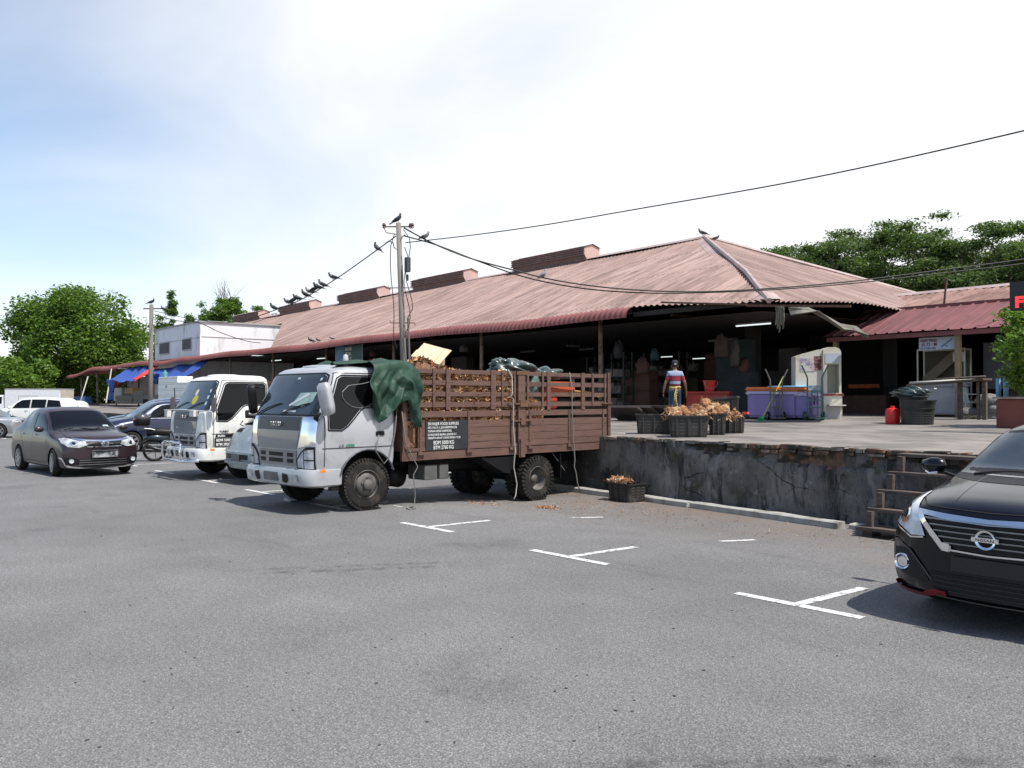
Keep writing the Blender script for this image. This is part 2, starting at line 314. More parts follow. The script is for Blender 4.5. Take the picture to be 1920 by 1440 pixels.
# ------------------------------------------------------------------ raised concrete platform with its stained retaining wall
def wall_mat():
    m = bpy.data.materials.new('stained_render'); m.use_nodes = True; t = m.node_tree; n = t.nodes; l = t.links; b = n['Principled BSDF']
    P = n.new('ShaderNodeTexCoord').outputs['Object']
    def noise(sc, det=5, ro=0.6, st=(1, 1, 1), dist=0):
        mp_ = n.new('ShaderNodeMapping'); mp_.inputs['Scale'].default_value = st; l.new(P, mp_.inputs[0])
        a = n.new('ShaderNodeTexNoise'); a.inputs['Scale'].default_value = sc; a.inputs['Detail'].default_value = det; a.inputs['Roughness'].default_value = ro; a.inputs['Distortion'].default_value = dist; l.new(mp_.outputs[0], a.inputs['Vector']); return a.outputs[0]
    def ramp(v, a, b_, c=0.0, d=1.0):
        r = n.new('ShaderNodeMapRange'); l.new(v, r.inputs[0])
        for i, q in enumerate((a, b_, c, d)): r.inputs[i + 1].default_value = q
        return r.outputs[0]
    def mix(fc, A, B):
        q = n.new('ShaderNodeMixRGB'); l.new(fc, q.inputs[0])
        for i, c in ((1, A), (2, B)):
            if isinstance(c, tuple): q.inputs[i].default_value = (*c, 1)
            else: l.new(c, q.inputs[i])
        return q.outputs[0]
    def mul(a, b_, op='MULTIPLY'):
        q = n.new('ShaderNodeMath'); q.operation = op; l.new(a, q.inputs[0])
        if isinstance(b_, (int, float)): q.inputs[1].default_value = b_
        else: l.new(b_, q.inputs[1])
        return q.outputs[0]
    c = mix(ramp(noise(1.2, 6), 0.35, 0.65), (0.052, 0.047, 0.043), (0.185, 0.175, 0.165))
    c = mix(ramp(noise(2.2, 7, 0.65, (1.6, 1, .28), 0.4), 0.50, 0.60), c, (0.022, 0.021, 0.020))      # black mould in runs
    c = mix(ramp(noise(3.5, 7, 0.7), 0.58, 0.64, 0, .8), c, (0.25, 0.235, 0.22)); c = mix(ramp(noise(14, 5, 0.7, (1, 1, .35)), 0.55, 0.66, 0, .7), c, (0.03, 0.03, 0.03))                              # chipped pale spots
    c = mix(ramp(noise(2.0, 6, 0.65), 0.56, 0.66, 0, .85), c, (0.050, 0.052, 0.022)); c = mix(ramp(noise(1.6, 6, 0.7, (1, 1, .5)), 0.54, 0.60, 0, .7), c, (0.25, 0.24, 0.225))                           # moss
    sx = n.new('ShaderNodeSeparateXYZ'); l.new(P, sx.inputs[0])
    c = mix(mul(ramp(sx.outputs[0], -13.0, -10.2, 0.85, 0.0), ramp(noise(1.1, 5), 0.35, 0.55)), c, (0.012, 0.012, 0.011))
    # thin cracks
    vo = n.new('ShaderNodeTexVoronoi'); vo.feature = 'DISTANCE_TO_EDGE'; vo.inputs['Scale'].default_value = 0.8
    mp_ = n.new('ShaderNodeMapping'); mp_.inputs['Scale'].default_value = (1, 1, 2.2); l.new(P, mp_.inputs[0])
    na = n.new('ShaderNodeTexNoise'); na.inputs['Scale'].default_value = 3; na.inputs['Detail'].default_value = 5; l.new(P, na.inputs['Vector'])
    mxv = n.new('ShaderNodeMixRGB'); mxv.inputs[0].default_value = 0.25; l.new(mp_.outputs[0], mxv.inputs[1]); l.new(na.outputs['Color'], mxv.inputs[2]); l.new(mxv.outputs[0], vo.inputs['Vector'])
    c = mix(mul(ramp(vo.outputs['Distance'], 0.004, 0.012, 1, 0), ramp(noise(1.0), 0.5, 0.56)), c, (0.006, 0.006, 0.006))
    l.new(c, b.inputs['Base Color']); b.inputs['Roughness'].default_value = 0.9
    bp = n.new('ShaderNodeBump'); bp.inputs['Strength'].default_value = 0.6; bp.inputs['Distance'].default_value = 0.03; l.new(noise(7, 8, 0.7), bp.inputs['Height']); l.new(bp.outputs[0], b.inputs['Normal'])
    return m
m_wall = wall_mat()
m_plat = M('worn_concrete_floor', (0.215, 0.190, 0.168), 0.85, var=0.25, vscale=1.1, dark=(0.085, 0.074, 0.064), dthr=(0.44, 0.68), dscale=0.7, bump=0.3, bscale=12, stretch=(1, 1.8, 1), detail=8)
m_brick = M('broken_brick_edge', (0.20, 0.11, 0.07), 0.9, var=0.6, vscale=9, dark=(0.040, 0.036, 0.026), dthr=(0.38, 0.50), dscale=3.2, bump=0.8, bscale=14)
m_mossedge = M('pale_plaster_edge', (0.26, 0.235, 0.20), 0.9, var=0.4, vscale=7, dark=(0.05, 0.05, 0.03), dthr=(0.45, 0.6), dscale=4, bump=0.6, bscale=20)
plat = root('loading_platform', (0, 0, 0), 0, 'long raised concrete platform with a black stained retaining wall and crumbling brick edge', 'platform')
PX0, PX1 = -110.0, 14.0
pv = []; pf = []
px_ = [PX0, -60, -30] + [-20 + 0.25 * i for i in range(137)]
for x in px_:
    for y in (12.0, 13, 16, 20, 24, 30, 46): pv.append((x, y + (random.uniform(-.03, .03) if y == 12.0 else 0), pz(y) - (0.012 if y == 12 else 0)))
for i in range(len(px_) - 1):
    for j in range(6): pf.append((i * 7 + j, (i + 1) * 7 + j, (i + 1) * 7 + j + 1, i * 7 + j + 1))
obj('platform_floor', pv, pf, m_plat, plat)
# wall face: undulating render, recessed where the brick shows at the top
wx = [PX0, -40, -20] + [-18 + 0.08 * i for i in range(int(32 / 0.08))]
wz = [-0.3, -0.15, -.05, .05, .15, .25, .35, .45, .55, .62, .68, .74, .80, .86, .92, .955]
def rec(x, z):
    d = 0.0
    e = 0.80 + 0.06 * math.sin(x * 1.7) + 0.05 * math.sin(x * 4.3 + 1) + 0.03 * math.sin(x * 11)
    if -8.6 < x < -6.0 : e -= 0.22 * sm((x + 8.6) / .5) * sm((-6.0 - x) / .4) * (0.55 + .45 * math.sin(x * 3.1 + 4.4))
    if x < -9.8: e += 0.2
    if z > e: d = 0.055
    return d + 0.012 * math.sin(x * 3.7 + z * 5) + 0.008 * math.sin(x * 9.1 - z * 13)
wv = [(x, 12.0 + rec(x, z), z) for x in wx for z in wz]; nz = len(wz)
wf = []; wmi = []
for i in range(len(wx) - 1):
    for j in range(nz - 1):
        wf.append((i * nz + j, (i + 1) * nz + j, (i + 1) * nz + j + 1, i * nz + j + 1)); xm = (wx[i] + wx[i + 1]) / 2; zm = (wz[j] + wz[j + 1]) / 2
        wmi.append(1 if rec(xm, zm) > 0.045 and xm > -10.2 else 0)
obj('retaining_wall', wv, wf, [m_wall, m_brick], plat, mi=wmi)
# broken stones and bricks along the lip
eb = MB()
x = -16.0
while x < 1.5:
    w = random.uniform(0.10, 0.34); h = random.uniform(.035, .085); z1 = pz(12) + random.uniform(-.012, .012)
    eb.c = random.choice([0, 0, 1]) if x > -9.0 else random.choice([1, 1, 2])
    yy = 12 + random.uniform(-.05, -.01)
    Mx = Matrix.Translation((x + w / 2, yy + .09, z1 - h / 2)) @ Matrix.Rotation(random.uniform(-.12, .12), 4, 'Z') @ Matrix.Rotation(random.uniform(-.06, .06), 4, 'Y')
    eb.box((-w / 2, -.07 - random.uniform(0, .04), -h / 2), (w / 2, .12, h / 2), Mx)
    if x > -9.2 and random.random() < 0.75:
        eb.c = random.choice([0, 0, 1]); h2 = random.uniform(.05, .07)
        Mx = Matrix.Translation((x + w / 2, 12.03 + random.uniform(-.03, .03), z1 - h - h2 / 2 - .01)) @ Matrix.Rotation(random.uniform(-.1, .1), 4, 'Z')
        eb.box((-w / 2 * .9, -.06, -h2 / 2), (w / 2 * .9, .1, h2 / 2), Mx)
    x += w + random.uniform(.0, .05)
eb.build('crumbling_edge', [m_brick, m_mossedge, m_wall], plat, bevel=0.012)

# timber steps up to the platform, beside the black car
m_oldwood = M('weathered_timber', (0.10, 0.074, 0.060), 0.8, var=0.35, vscale=3, bump=0.4, bscale=12, stretch=(1, 6, 6), dark=(0.04, 0.035, 0.03), dthr=(0.5, 0.7), dscale=4)
st = root('wooden_steps', (-6.05, 11.1, -0.15), 0, 'open dark timber steps of five treads climbing to the platform beside the black car', 'steps')
for i in range(5):
    z = 0.13 + 0.24 * i; y = -0.05 + 0.19 * i
    b = MB(); b.box((0.02 + 0.05 * i, y - .15, z - .045), (1.45, y + .15, z)); b.build('tread', m_oldwood, st, bevel=.006)
    if i < 4:
        b = MB(); b.box((0.12 + 0.05 * i, y - .05, z), (0.2 + 0.05 * i, y + .03, z + .205)); b.build('riser_block', m_oldwood, st)
for xb in (.08, 1.2): MB().box((xb, -.12, 0), (xb + .14, .10, .095)).build('base_block', m_oldwood, st)
b = MB(); b.bar((1.3, -.05, 0), (1.3, .85, 1.05), .05, .18); b.build('stringer', m_oldwood, st)

# ------------------------------------------------------------------ market building
def roof_mat(name, c1, c2, rust, stain=(0.46, 0.66), ax=None):
    m = bpy.data.materials.new(name); m.use_nodes = True; t = m.node_tree; n = t.nodes; l = t.links; b = n['Principled BSDF']
    P = n.new('ShaderNodeTexCoord').outputs['Object']
    def noise(sc, det, ro, st):
        mp_ = n.new('ShaderNodeMapping'); mp_.inputs['Scale'].default_value = st; l.new(P, mp_.inputs[0])
        a = n.new('ShaderNodeTexNoise'); a.inputs['Scale'].default_value = sc; a.inputs['Detail'].default_value = det; a.inputs['Roughness'].default_value = ro; l.new(mp_.outputs[0], a.inputs['Vector']); return a.outputs[0]
    def ramp(v, a, b_, c=0.0, d=1.0):
        r = n.new('ShaderNodeMapRange'); l.new(v, r.inputs[0])
        for i, q in enumerate((a, b_, c, d)): r.inputs[i + 1].default_value = q
        return r.outputs[0]
    def mix(fc, A, B):
        q = n.new('ShaderNodeMixRGB'); l.new(fc, q.inputs[0])
        for i, c in ((1, A), (2, B)):
            if isinstance(c, tuple): q.inputs[i].default_value = (*c, 1)
            else: l.new(c, q.inputs[i])
        return q.outputs[0]
    c = mix(ramp(noise(0.25, 5, 0.6, (1, 1, 1)), 0.35, 0.65), c1, c2)
    st1 = (3.0, .35, .35) if ax != 1 else (.35, 3.0, .35)
    c = mix(ramp(noise(1.0, 8, 0.68, st1), stain[0], stain[1], 0, 0.75), c, rust)
    c = mix(ramp(noise(3.0, 6, 0.7, (1.6, 0.5, 0.5)), 0.56, 0.7, 0, 0.6), c, rust)
    if ax is not None:
        sx = n.new('ShaderNodeSeparateXYZ'); l.new(P, sx.inputs[0])
        def mth(op, a, v2=None):
            q = n.new('ShaderNodeMath'); q.operation = op; l.new(a, q.inputs[0])
            if v2 is not None:
                if isinstance(v2, (int, float)): q.inputs[1].default_value = v2
                else: l.new(v2, q.inputs[1])
            return q.outputs[0]
        sheet_ = mth('FLOOR', mth('DIVIDE', sx.outputs[ax], 0.72)); rowp = mth('DIVIDE', sx.outputs[1 - ax], 3.4)
        cb_ = n.new('ShaderNodeCombineXYZ'); l.new(sheet_, cb_.inputs[0]); l.new(mth('FLOOR', rowp), cb_.inputs[1]); wn_ = n.new('ShaderNodeTexWhiteNoise'); l.new(cb_.outputs[0], wn_.inputs['Vector'])
        vv = ramp(wn_.outputs['Value'], 0, 1, .86, 1.08)
        lap = ramp(mth('FRACT', rowp), 0.0, 0.03, .62, 1.0); vv = mth('MULTIPLY', vv, lap)
        mm_ = n.new('ShaderNodeMixRGB'); mm_.blend_type = 'MULTIPLY'; mm_.inputs[0].default_value = 1; l.new(c, mm_.inputs[1]); l.new(vv, mm_.inputs[2]); c = mm_.outputs[0]
    l.new(c, b.inputs['Base Color']); b.inputs['Roughness'].default_value = 0.72; b.inputs['Specular IOR Level'].default_value = 0.3
    return m
m_roof = roof_mat('faded_red_roofing', (0.375, 0.262, 0.228), (0.295, 0.196, 0.168), (0.135, 0.085, 0.070), (0.42, 0.64), 0)
m_roofh = roof_mat('faded_red_roofing_hip', (0.36, 0.25, 0.218), (0.28, 0.19, 0.165), (0.15, 0.095, 0.08), (0.42, 0.64), 1)
m_eave = roof_mat('red_eave_sheet', (0.23, 0.085, 0.08), (0.17, 0.06, 0.055), (0.09, 0.035, 0.03), (0.5, 0.8))
m_under = M('dark_roof_underside', (0.030, 0.026, 0.024), 0.9, var=0.3)  # underside coloured near black, the shade of the hall put into it
m_dark = M('shade_tone_wall', (0.022, 0.021, 0.021), 0.9, var=0.5, vscale=0.8)  # wall colour carries the interior shade, darker than the wall itself
m_post = M('rusty_post', (0.20, 0.15, 0.115), 0.8, var=0.35, vscale=4, dark=(0.09, 0.045, 0.02), dthr=(0.5, 0.62), dscale=3)
m_pinkcap = M('pink_end_panel', (0.50, 0.34, 0.30), 0.7, var=0.12, vscale=2)
m_ridge = M('ridge_flashing', (0.36, 0.27, 0.25), 0.6, var=0.25, vscale=2)
mk_b = root('market_building', (0, 0, 0), 0, 'long open sided wet market under a faded pinkish corrugated hip roof with ridge vents', 'market')
EY, EZ, RY, RZ = 20.0, 4.62, 30.0, 8.72; SL = (RZ - EZ) / (RY - EY)
AX = -23.5; CX = -13.5
def corr(verts_fn, u0, u1, per, rows, amp, m, name, parent, nrm):
    """corrugated sheet: u runs across the ribs, rows = list of row parameters; verts_fn(u, r) -> point or None-limit"""
    nu = int((u1 - u0) / per * 6) + 1; v = []; nr = len(rows)
    for i in range(nu + 1):
        u = u0 + (u1 - u0) * i / nu; a = amp * math.sin(2 * math.pi * u / per)
        for r in rows: v.append(Vector(verts_fn(u, r)) + nrm * a)
    f = [(i * nr + j, (i + 1) * nr + j, (i + 1) * nr + j + 1, i * nr + j + 1) for i in range(nu) for j in range(nr - 1)]
    return obj(name, v, f, m, parent)
nF = Vector((0, -SL, 1)).normalized()
rows = [0, .06, .14, .25, .4, .55, .7, .85, 1.0]
def wob(x, y): return 0.035 * math.sin(x * .31 + y * .9) + .02 * math.sin(x * .77 - y * .4)
def front_slope(u, r):
    top = min(1.0, (CX - u) / 10.0) if u > AX else 1.0
    y0 = EY + max(0, min(6.5, (-46.2 - u) * .5)); y = y0 + (EY + (RY - EY) * top - y0) * r; s = 0.0
    if u > -18.4: s = -.28 * sm((u + 18.4) / 5) * (1 - r * top) ** 2      # the corner sags
    return (u, y, EZ + (y - EY) * SL + s + wob(u, y))
corr(front_slope, -69.3, CX - 0.02, 0.24, rows, 0.026, m_roof, 'front_roof_slope', mk_b, nF)
corr(lambda u, r: (u, 26 + 4 * r, EZ + (6 + 4 * r) * SL), -80, -69.3, 0.24, [0, 1], 0.026, m_roof, 'rear_roof_section', mk_b, nF)
# curved red eave, ending short of the corner where it has been torn off
arc = [(0, 0)] + [(-0.30 * math.sin(R_(t)), -0.30 * (1 - math.cos(R_(t))) - .02) for t in (15, 30, 45, 60, 75, 90)] + [(-.30, -.36)]
def eave_v(u, r): a = arc[r]; return (u, EY + a[0], EZ + a[1] + wob(u, EY))
nu = int(50.9 / .24 * 6); 
def eave(x0, x1, name, zoff=lambda u: 0):
    nu = int((x1 - x0) / .24 * 6); v = []; nr = len(arc)
    for i in range(nu + 1):
        u = x0 + (x1 - x0) * i / nu; a = 0.022 * math.sin(2 * math.pi * u / .24)
        for r in range(nr):
            p = Vector(eave_v(u, r)); t = min(1, r / (nr - 2)); p += Vector((0, -math.sin(t * 1.4), math.cos(t * 1.4))) * a; p.z += zoff(u); v.append(p)
    f = [(i * nr + j, i * nr + j + 1, (i + 1) * nr + j + 1, (i + 1) * nr + j) for i in range(nu) for j in range(nr - 1)]
    return obj(name, v, f, m_eave, mk_b)
eave(-96, -18.45, 'curved_eave', lambda u: -0.55 * sm((-86 - u) / 9) + .05 * math.sin(u * .5) * (1 if u < -60 else 0))
ob_ = MB().add([(-46.2, EY + .02, EZ - .1), (-59.2, 26.52, EZ), (-59.2, 26.52, EZ + 6.5 * SL - .02), (-46.2, EY + .02, EZ + .03)], [(0, 1, 2, 3)]).build('notch_wall', M('notch_grey', (.30, .27, .27), .8, var=.2), mk_b)
# low canopy behind the far eave
corr(lambda u, r: (u, EY + (3.2 if u < -69 else 7.5) * r, EZ - .02 + .25 * r - 0.55 * sm((-86 - u) / 9)), -96, -46.2, 0.24, [0, 1], 0.02, m_eave, 'low_canopy_roof', mk_b, Vector((0, 0, 1)))
# hip face to the right
nH = Vector((SL, 0, 1)).normalized()
def hip(u, r):
    a = (u - EY) / 10.0; top = a if u < RY else (40 - u) / 10.0
    x = CX - 10 * r * top; s = -.28 * sm((24 - u) / 4) * (1 - r * top) ** 2 if u < 24 else 0
    return (x, u, EZ + (CX - x) * SL + s + .03 * math.sin(u * 1.3))
corr(hip, EY + .02, 39.98, 0.24, rows, 0.026, m_roofh, 'hip_roof_face', mk_b, nH)
corr(lambda u, r: (u, 40 - (10 - 10 * (0 if u < AX else (u - AX) / 10)) * r, EZ + (10 - 10 * (0 if u < AX else (u - AX) / 10)) * r * SL), -80, CX, 1.2, [0, 1], 0.02, m_roof, 'rear_roof_slope', mk_b, Vector((0, 0, 1)))
b = MB(); b.tube([(CX + .02, EY - .02, EZ - .26), (-16, 22.5, EZ + 2.5 * SL + .03), (AX, RY, RZ + .07)], .085, 6); b.tube([(AX, RY, RZ + .07), (CX, 40, EZ)], .09, 6); b.build('hip_capping', m_ridge, mk_b)
b = MB(); b.add([(CX - .55 - .0, EY + .1, EZ - .18), (CX, EY, EZ - .2), (AX, RY, RZ + .075), (AX - .5, RY - .05, RZ + .03)], [(0, 1, 2, 3)]); b.add([(CX, EY, EZ - .2), (CX + .0, EY + .6, EZ - .16), (AX + .1, RY + .45, RZ - .02), (AX, RY, RZ + .075)], [(0, 1, 2, 3)]); b.build('hip_flashing', m_ridge, mk_b)
b = MB(); b.prism([(-.34, -.10), (0, .06), (.34, -.10), (0, .02)], -80, AX, lambda u, w, t: (t, RY + u, RZ + w + .05)); b.build('ridge_capping', m_ridge, mk_b)
# soffit (dark), shuts the light out as the real deep roof space does
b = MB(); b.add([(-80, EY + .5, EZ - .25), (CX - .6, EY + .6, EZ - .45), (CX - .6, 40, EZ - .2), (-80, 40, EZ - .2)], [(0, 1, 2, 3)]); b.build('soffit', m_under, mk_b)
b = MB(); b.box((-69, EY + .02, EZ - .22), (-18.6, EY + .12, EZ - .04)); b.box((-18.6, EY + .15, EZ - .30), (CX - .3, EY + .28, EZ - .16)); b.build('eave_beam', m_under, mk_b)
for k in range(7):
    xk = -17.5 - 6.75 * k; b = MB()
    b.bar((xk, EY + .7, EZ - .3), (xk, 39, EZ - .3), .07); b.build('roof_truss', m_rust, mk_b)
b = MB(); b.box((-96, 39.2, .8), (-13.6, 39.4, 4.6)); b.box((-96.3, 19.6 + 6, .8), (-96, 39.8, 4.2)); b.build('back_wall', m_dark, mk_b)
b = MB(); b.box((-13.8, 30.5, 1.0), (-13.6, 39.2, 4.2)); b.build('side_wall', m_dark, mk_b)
b = MB(); b.box((-110, 21.3, .9), (-13.8, 39.2, pz(20.9) + .03)); b.build('inner_floor', M('shade_toned_wet_floor', (0.045, 0.04, 0.037), 0.5, var=.4, vscale=.6), mk_b)  # hall floor darkened in its colour to stand for the roof's shade
PXS = [-20.5 - 6.68 * k for k in range(11)]
for i, xk in enumerate(PXS):
    b = MB(); b.cyl((xk, 20.6, .9), (xk, 20.6, EZ + .1), .075 if xk > -70 else .065, 10); b.build('post', m_post, mk_b, smooth=True)
b = MB(); b.box((-18.0, 25.2, .9), (-17.6, 25.6, EZ)); b.build('inner_pillar', M('dark_pillar', (.03, .026, .024), .9, var=.4), mk_b)
for X in (-30.5, -40.7, -50.7, -61.0, -70.8):
    vs = lambda u, w, t: (t, RY + u * .66, RZ + w * .60 - .03)
    b = MB(); b.prism([(-.45, -.2), (-.62, .26), (-.74, .40), (-.74, .9), (-.62, 1.02), (0, 1.16), (.62, 1.02), (.74, .9), (.74, .40), (.62, .26), (.45, -.2)], X - 5.7, X, vs)
    vb = b.build('ridge_vent', M('vent_louvre_sheet', (0.21, 0.13, 0.115), .7, var=.25, vscale=3), mk_b)
    b = MB()
    for zz in (.34, .52, .70, .88): b.tube([vs(-.80, zz, X - 5.72), vs(-.80, zz, X + .02)], .034, 6)
    b.build('louvre_ribs', M('vent_louvre_sheet', (0, 0, 0)), vb)
    b = MB(); b.prism([(-.50, -.12), (-.80, .36), (-.80, .92), (-.5, 1.06), (0, 1.22), (.5, 1.06), (.80, .92), (.80, .36), (.50, -.12)], X + .01, X + .05, vs); b.build('end_panel', m_pinkcap, vb)
    b = MB(); b.add([vs(-.86, .98, X - 5.8), vs(-.86, .98, X + .12), vs(0, 1.27, X + .12), vs(0, 1.27, X - 5.8), vs(.86, .98, X - 5.8), vs(.86, .98, X + .12)], [(0, 1, 2, 3), (3, 2, 5, 4)]); b.build('vent_cover', m_ridge, vb)
# torn sheets hanging at the corner
def sheet(name, pts, nrow, m, label, cat, sag=0.0):
    """pts: two polylines (upper, lower) of points, bridged"""
    up, lo = pts; n = len(up); v = []
    for r in range(nrow + 1):
        t = r / nrow
        for i in range(n): p = Vector(up[i]).lerp(Vector(lo[i]), t); p.z -= sag * math.sin(math.pi * t); v.append(p)
    f = [(r * n + i, r * n + i + 1, (r + 1) * n + i + 1, (r + 1) * n + i) for r in range(nrow) for i in range(n - 1)]
    o = obj(name, v, f, m, smooth=True); s = o.modifiers.new('s', 'SOLIDIFY'); s.thickness = .012
    return setp(o, label, cat) if label else o
m_awn = M('grimy_canvas', (0.16, 0.15, 0.12), .9, var=.35, vscale=1.5, dark=(.06, .05, .04), dthr=(.5, .65), dscale=2, bump=.3)
up = [aty(1478, 577, 20.2), aty(1510, 574, 20.6), aty(1545, 590, 21.2), aty(1575, 607, 21.8), aty(1605, 612, 22.4), aty(1626, 628, 22.9)]
lo = [aty(1487, 590, 19.3), aty(1535, 583, 19.3), aty(1558, 600, 19.6), aty(1583, 618, 19.9), aty(1600, 619, 20.1), aty(1628, 629, 20.3)]
sheet('torn_awning', (up, lo), 5, m_awn, 'torn grey canvas awning sagging from the broken roof corner', 'awning', .1)
b = MB()
b.bar(aty(1240, 567, 19.95), aty(1400, 571, 19.95), .05, .05); b.bar(aty(1400, 573, 19.9), aty(1595, 574, 20.5), .06, .06); b.build('bare_eave_pipe', m_rust, mk_b)
for k in range(5):
    p = aty(1455 + k * 3.5, 574, 19.9); b = MB(); b.tube([p, p + Vector((.02, 0, -.3)), p + Vector((-.03, .02, -.5 - .1 * (k % 3)))], .02, 5); b.build('dangling_strip', m_awn, mk_b)

# right-hand wing with its red canopy
wg = root('stall_wing', (0, 0, 0), 0, 'low side wing with a red ribbed canopy and a paler rusty corrugated roof behind', 'market stall building')
cl = aty(1548, 632, 25.0); cz = cl.z
def canopy(u, r): return (u + 0.0 + (r * .9 if u < -14.2 else 0), 25.0 + 2.6 * r, cz + 2.6 * r * .36)
def ribbed(x0, x1, per, y0, y1, z0, z1, name, m, parent, h=.035, skew=0):
    v = []; f = []; x = x0; xs_ = []
    while x < x1:
        xs_ += [(x, 0), (x + per * .74, 0), (x + per * .82, h), (x + per * .94, h)]; x += per
    rows_ = 4; nr = rows_ + 1
    for xx, hh in xs_:
        for r in range(nr): t = r / rows_; v.append((xx + skew * t, y0 + (y1 - y0) * t, z0 + (z1 - z0) * t + hh + .01 * math.sin(xx * 2 + t * 4)))
    for i in range(len(xs_) - 1):
        for j in range(rows_): f.append((i * nr + j, (i + 1) * nr + j, (i + 1) * nr + j + 1, i * nr + j + 1))
    return obj(name, v, f, m, parent)
m_canopy = roof_mat('red_canopy_sheet', (0.20, 0.078, 0.080), (0.145, 0.056, 0.058), (0.075, 0.038, 0.036), (0.5, 0.75))
ribbed(cl.x - .1, -8.35, 0.36, 25.0, 27.6, cz, cz + .95, 'canopy', m_canopy, wg)
b = MB(); b.box((cl.x - .1, 27.55, cz + .90), (-8.3, 27.72, cz + 1.03)); b.box((cl.x, 25.05, cz - .16), (-8.3, 25.12, cz - .03)); b.build('canopy_trim', m_eave, wg)
z1 = cz + 1.0
m_roof2 = roof_mat('pale_rusty_roofing', (0.36, 0.235, 0.205), (0.26, 0.155, 0.13), (0.13, 0.07, 0.055), (.42, .6), 0)
ribbed(-20.5, 4, 0.28, 27.75, 32.5, z1 - .06, aty(1700, 554, 32.5).z, 'upper_roof', m_roof2, wg, .05)
zt = aty(1700, 554, 32.5).z
b = MB(); b.prism([(-.25, -.06), (0, .06), (.25, -.06)], -19, 4, lambda u, w, t: (t, 32.5 + u, zt + w + .04)); b.build('wing_ridge', m_ridge, wg)
b = MB(); b.box((-13.9, 27.9, 1.0), (4, 28.1, z1 - .1)); b.build('wing_wall', M('dim_plaster', (.09, .085, .075), .9, var=.4, vscale=1.2), wg)
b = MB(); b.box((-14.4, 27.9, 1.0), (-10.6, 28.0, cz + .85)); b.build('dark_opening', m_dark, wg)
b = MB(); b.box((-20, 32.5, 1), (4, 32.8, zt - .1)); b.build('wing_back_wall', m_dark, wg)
p = atplat(1840, 785)
for X, Y in ((aty(1797, 700, 25.3).x, 25.3), (-8.5, 25.3), (-14.6, 25.3)):
    b = MB(); b.box((X - .07, Y - .07, 1.0), (X + .07, Y + .07, cz)); b.build('post', M('yellowed_post', (.30, .23, .13), .8, var=.3), wg)
b = MB(); b.box((-11.0, 27.4, 2.0), (-9.6, 27.55, 3.4)); b.build('grey_panel', M('grey_panel', (.12, .12, .13), .8, var=.2), wg)
# little iron mast on the wing
ms = MB(); ms.bar(aty(1770, 572, 27.8), aty(1775, 522, 27.8), .05); setp(ms.build('iron_mast', m_rust), 'short rusty iron mast rising from the wing roof', 'mast')
# small ribbed gable roof glimpsed behind the hip
gb = root('rear_gable', (0, 0, 0), 0, 'pale ribbed roof end showing behind the right slope of the big roof', 'roof')
b = MB(); q = [aty(1590, 536, 44), aty(1654, 549, 44), aty(1654, 562, 44), aty(1600, 562, 44)]
b.add(q + [p + Vector((0, 3, 0)) for p in q], [(0, 1, 2, 3), (7, 6, 5, 4), (0, 4, 5, 1), (1, 5, 6, 2), (2, 6, 7, 3), (3, 7, 4, 0)]); b.build('gable_cladding', m_roof2, gb)
b = MB(); b.bar(aty(1588, 535, 43.95), aty(1655, 549, 43.95), .12, .08); b.build('verge_flashing', m_ridge, gb)
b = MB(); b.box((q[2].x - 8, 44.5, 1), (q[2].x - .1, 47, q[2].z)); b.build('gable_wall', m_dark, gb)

# ------------------------------------------------------------------ white block beside the roof
m_wb = M('mildewed_white_paint', (0.72, 0.72, 0.73), .8, var=.06, vscale=.6, dark=(.36, .36, .37), dthr=(.54, .72), dscale=1.3, stretch=(1, 1, .35), detail=6)
wb = root('white_block', (0, 0, 0), 0, 'white mildewed flat roofed concrete block rising beside the market roof', 'building')
b = MB(); b.box((-69.3, 20.5, 1), (-59.2, 27.4, 7.02)); b.build('wall', m_wb, wb)
b = MB(); b.box((-69.4, 20.4, 7.02), (-59.1, 27.5, 7.12)); b.build('parapet_coping', M('grey_coping', (.35, .34, .34), .8), wb)
b = MB(); b.box((-59.19, 20.6, 6.0), (-59.17, 27.3, 6.03)); b.box((-69.2, 20.47, 5.95), (-59.3, 20.49, 5.98)); b.build('joint_line', M('grey_coping', (0, 0, 0)), wb)
m_louv = M('dark_louvre', (.05, .04, .05), .6)
for a, c in ((301, 318), (344, 359)):
    p0 = aty(a, 664 if a < 320 else 656, 20.5); p1 = aty(c, 652 if a < 320 else 644, 20.5)
    z0 = p0.z; z2 = p1.z + (.0)
    x0, x1 = p0.x, p1.x; zt_ = aty(a, 652, 20.5).z if a < 320 else aty(a, 645, 20.5).z
    zt_ += .3
    b = MB(); b.box((x0 - .1, 20.44, z0 - .1), (x1 + .1, 20.49, zt_ + .1)); w = b.build('window', M('window_frame_grey', (.45, .45, .45), .7), wb)
    b = MB()
    for k in range(5): zz = z0 + (zt_ - z0) * (k + .5) / 5; b.bar((x0, 20.41, zz), (x1, 20.41, zz), .03, (zt_ - z0) / 5.6)
    b.build('louvre_blades', m_louv, w)

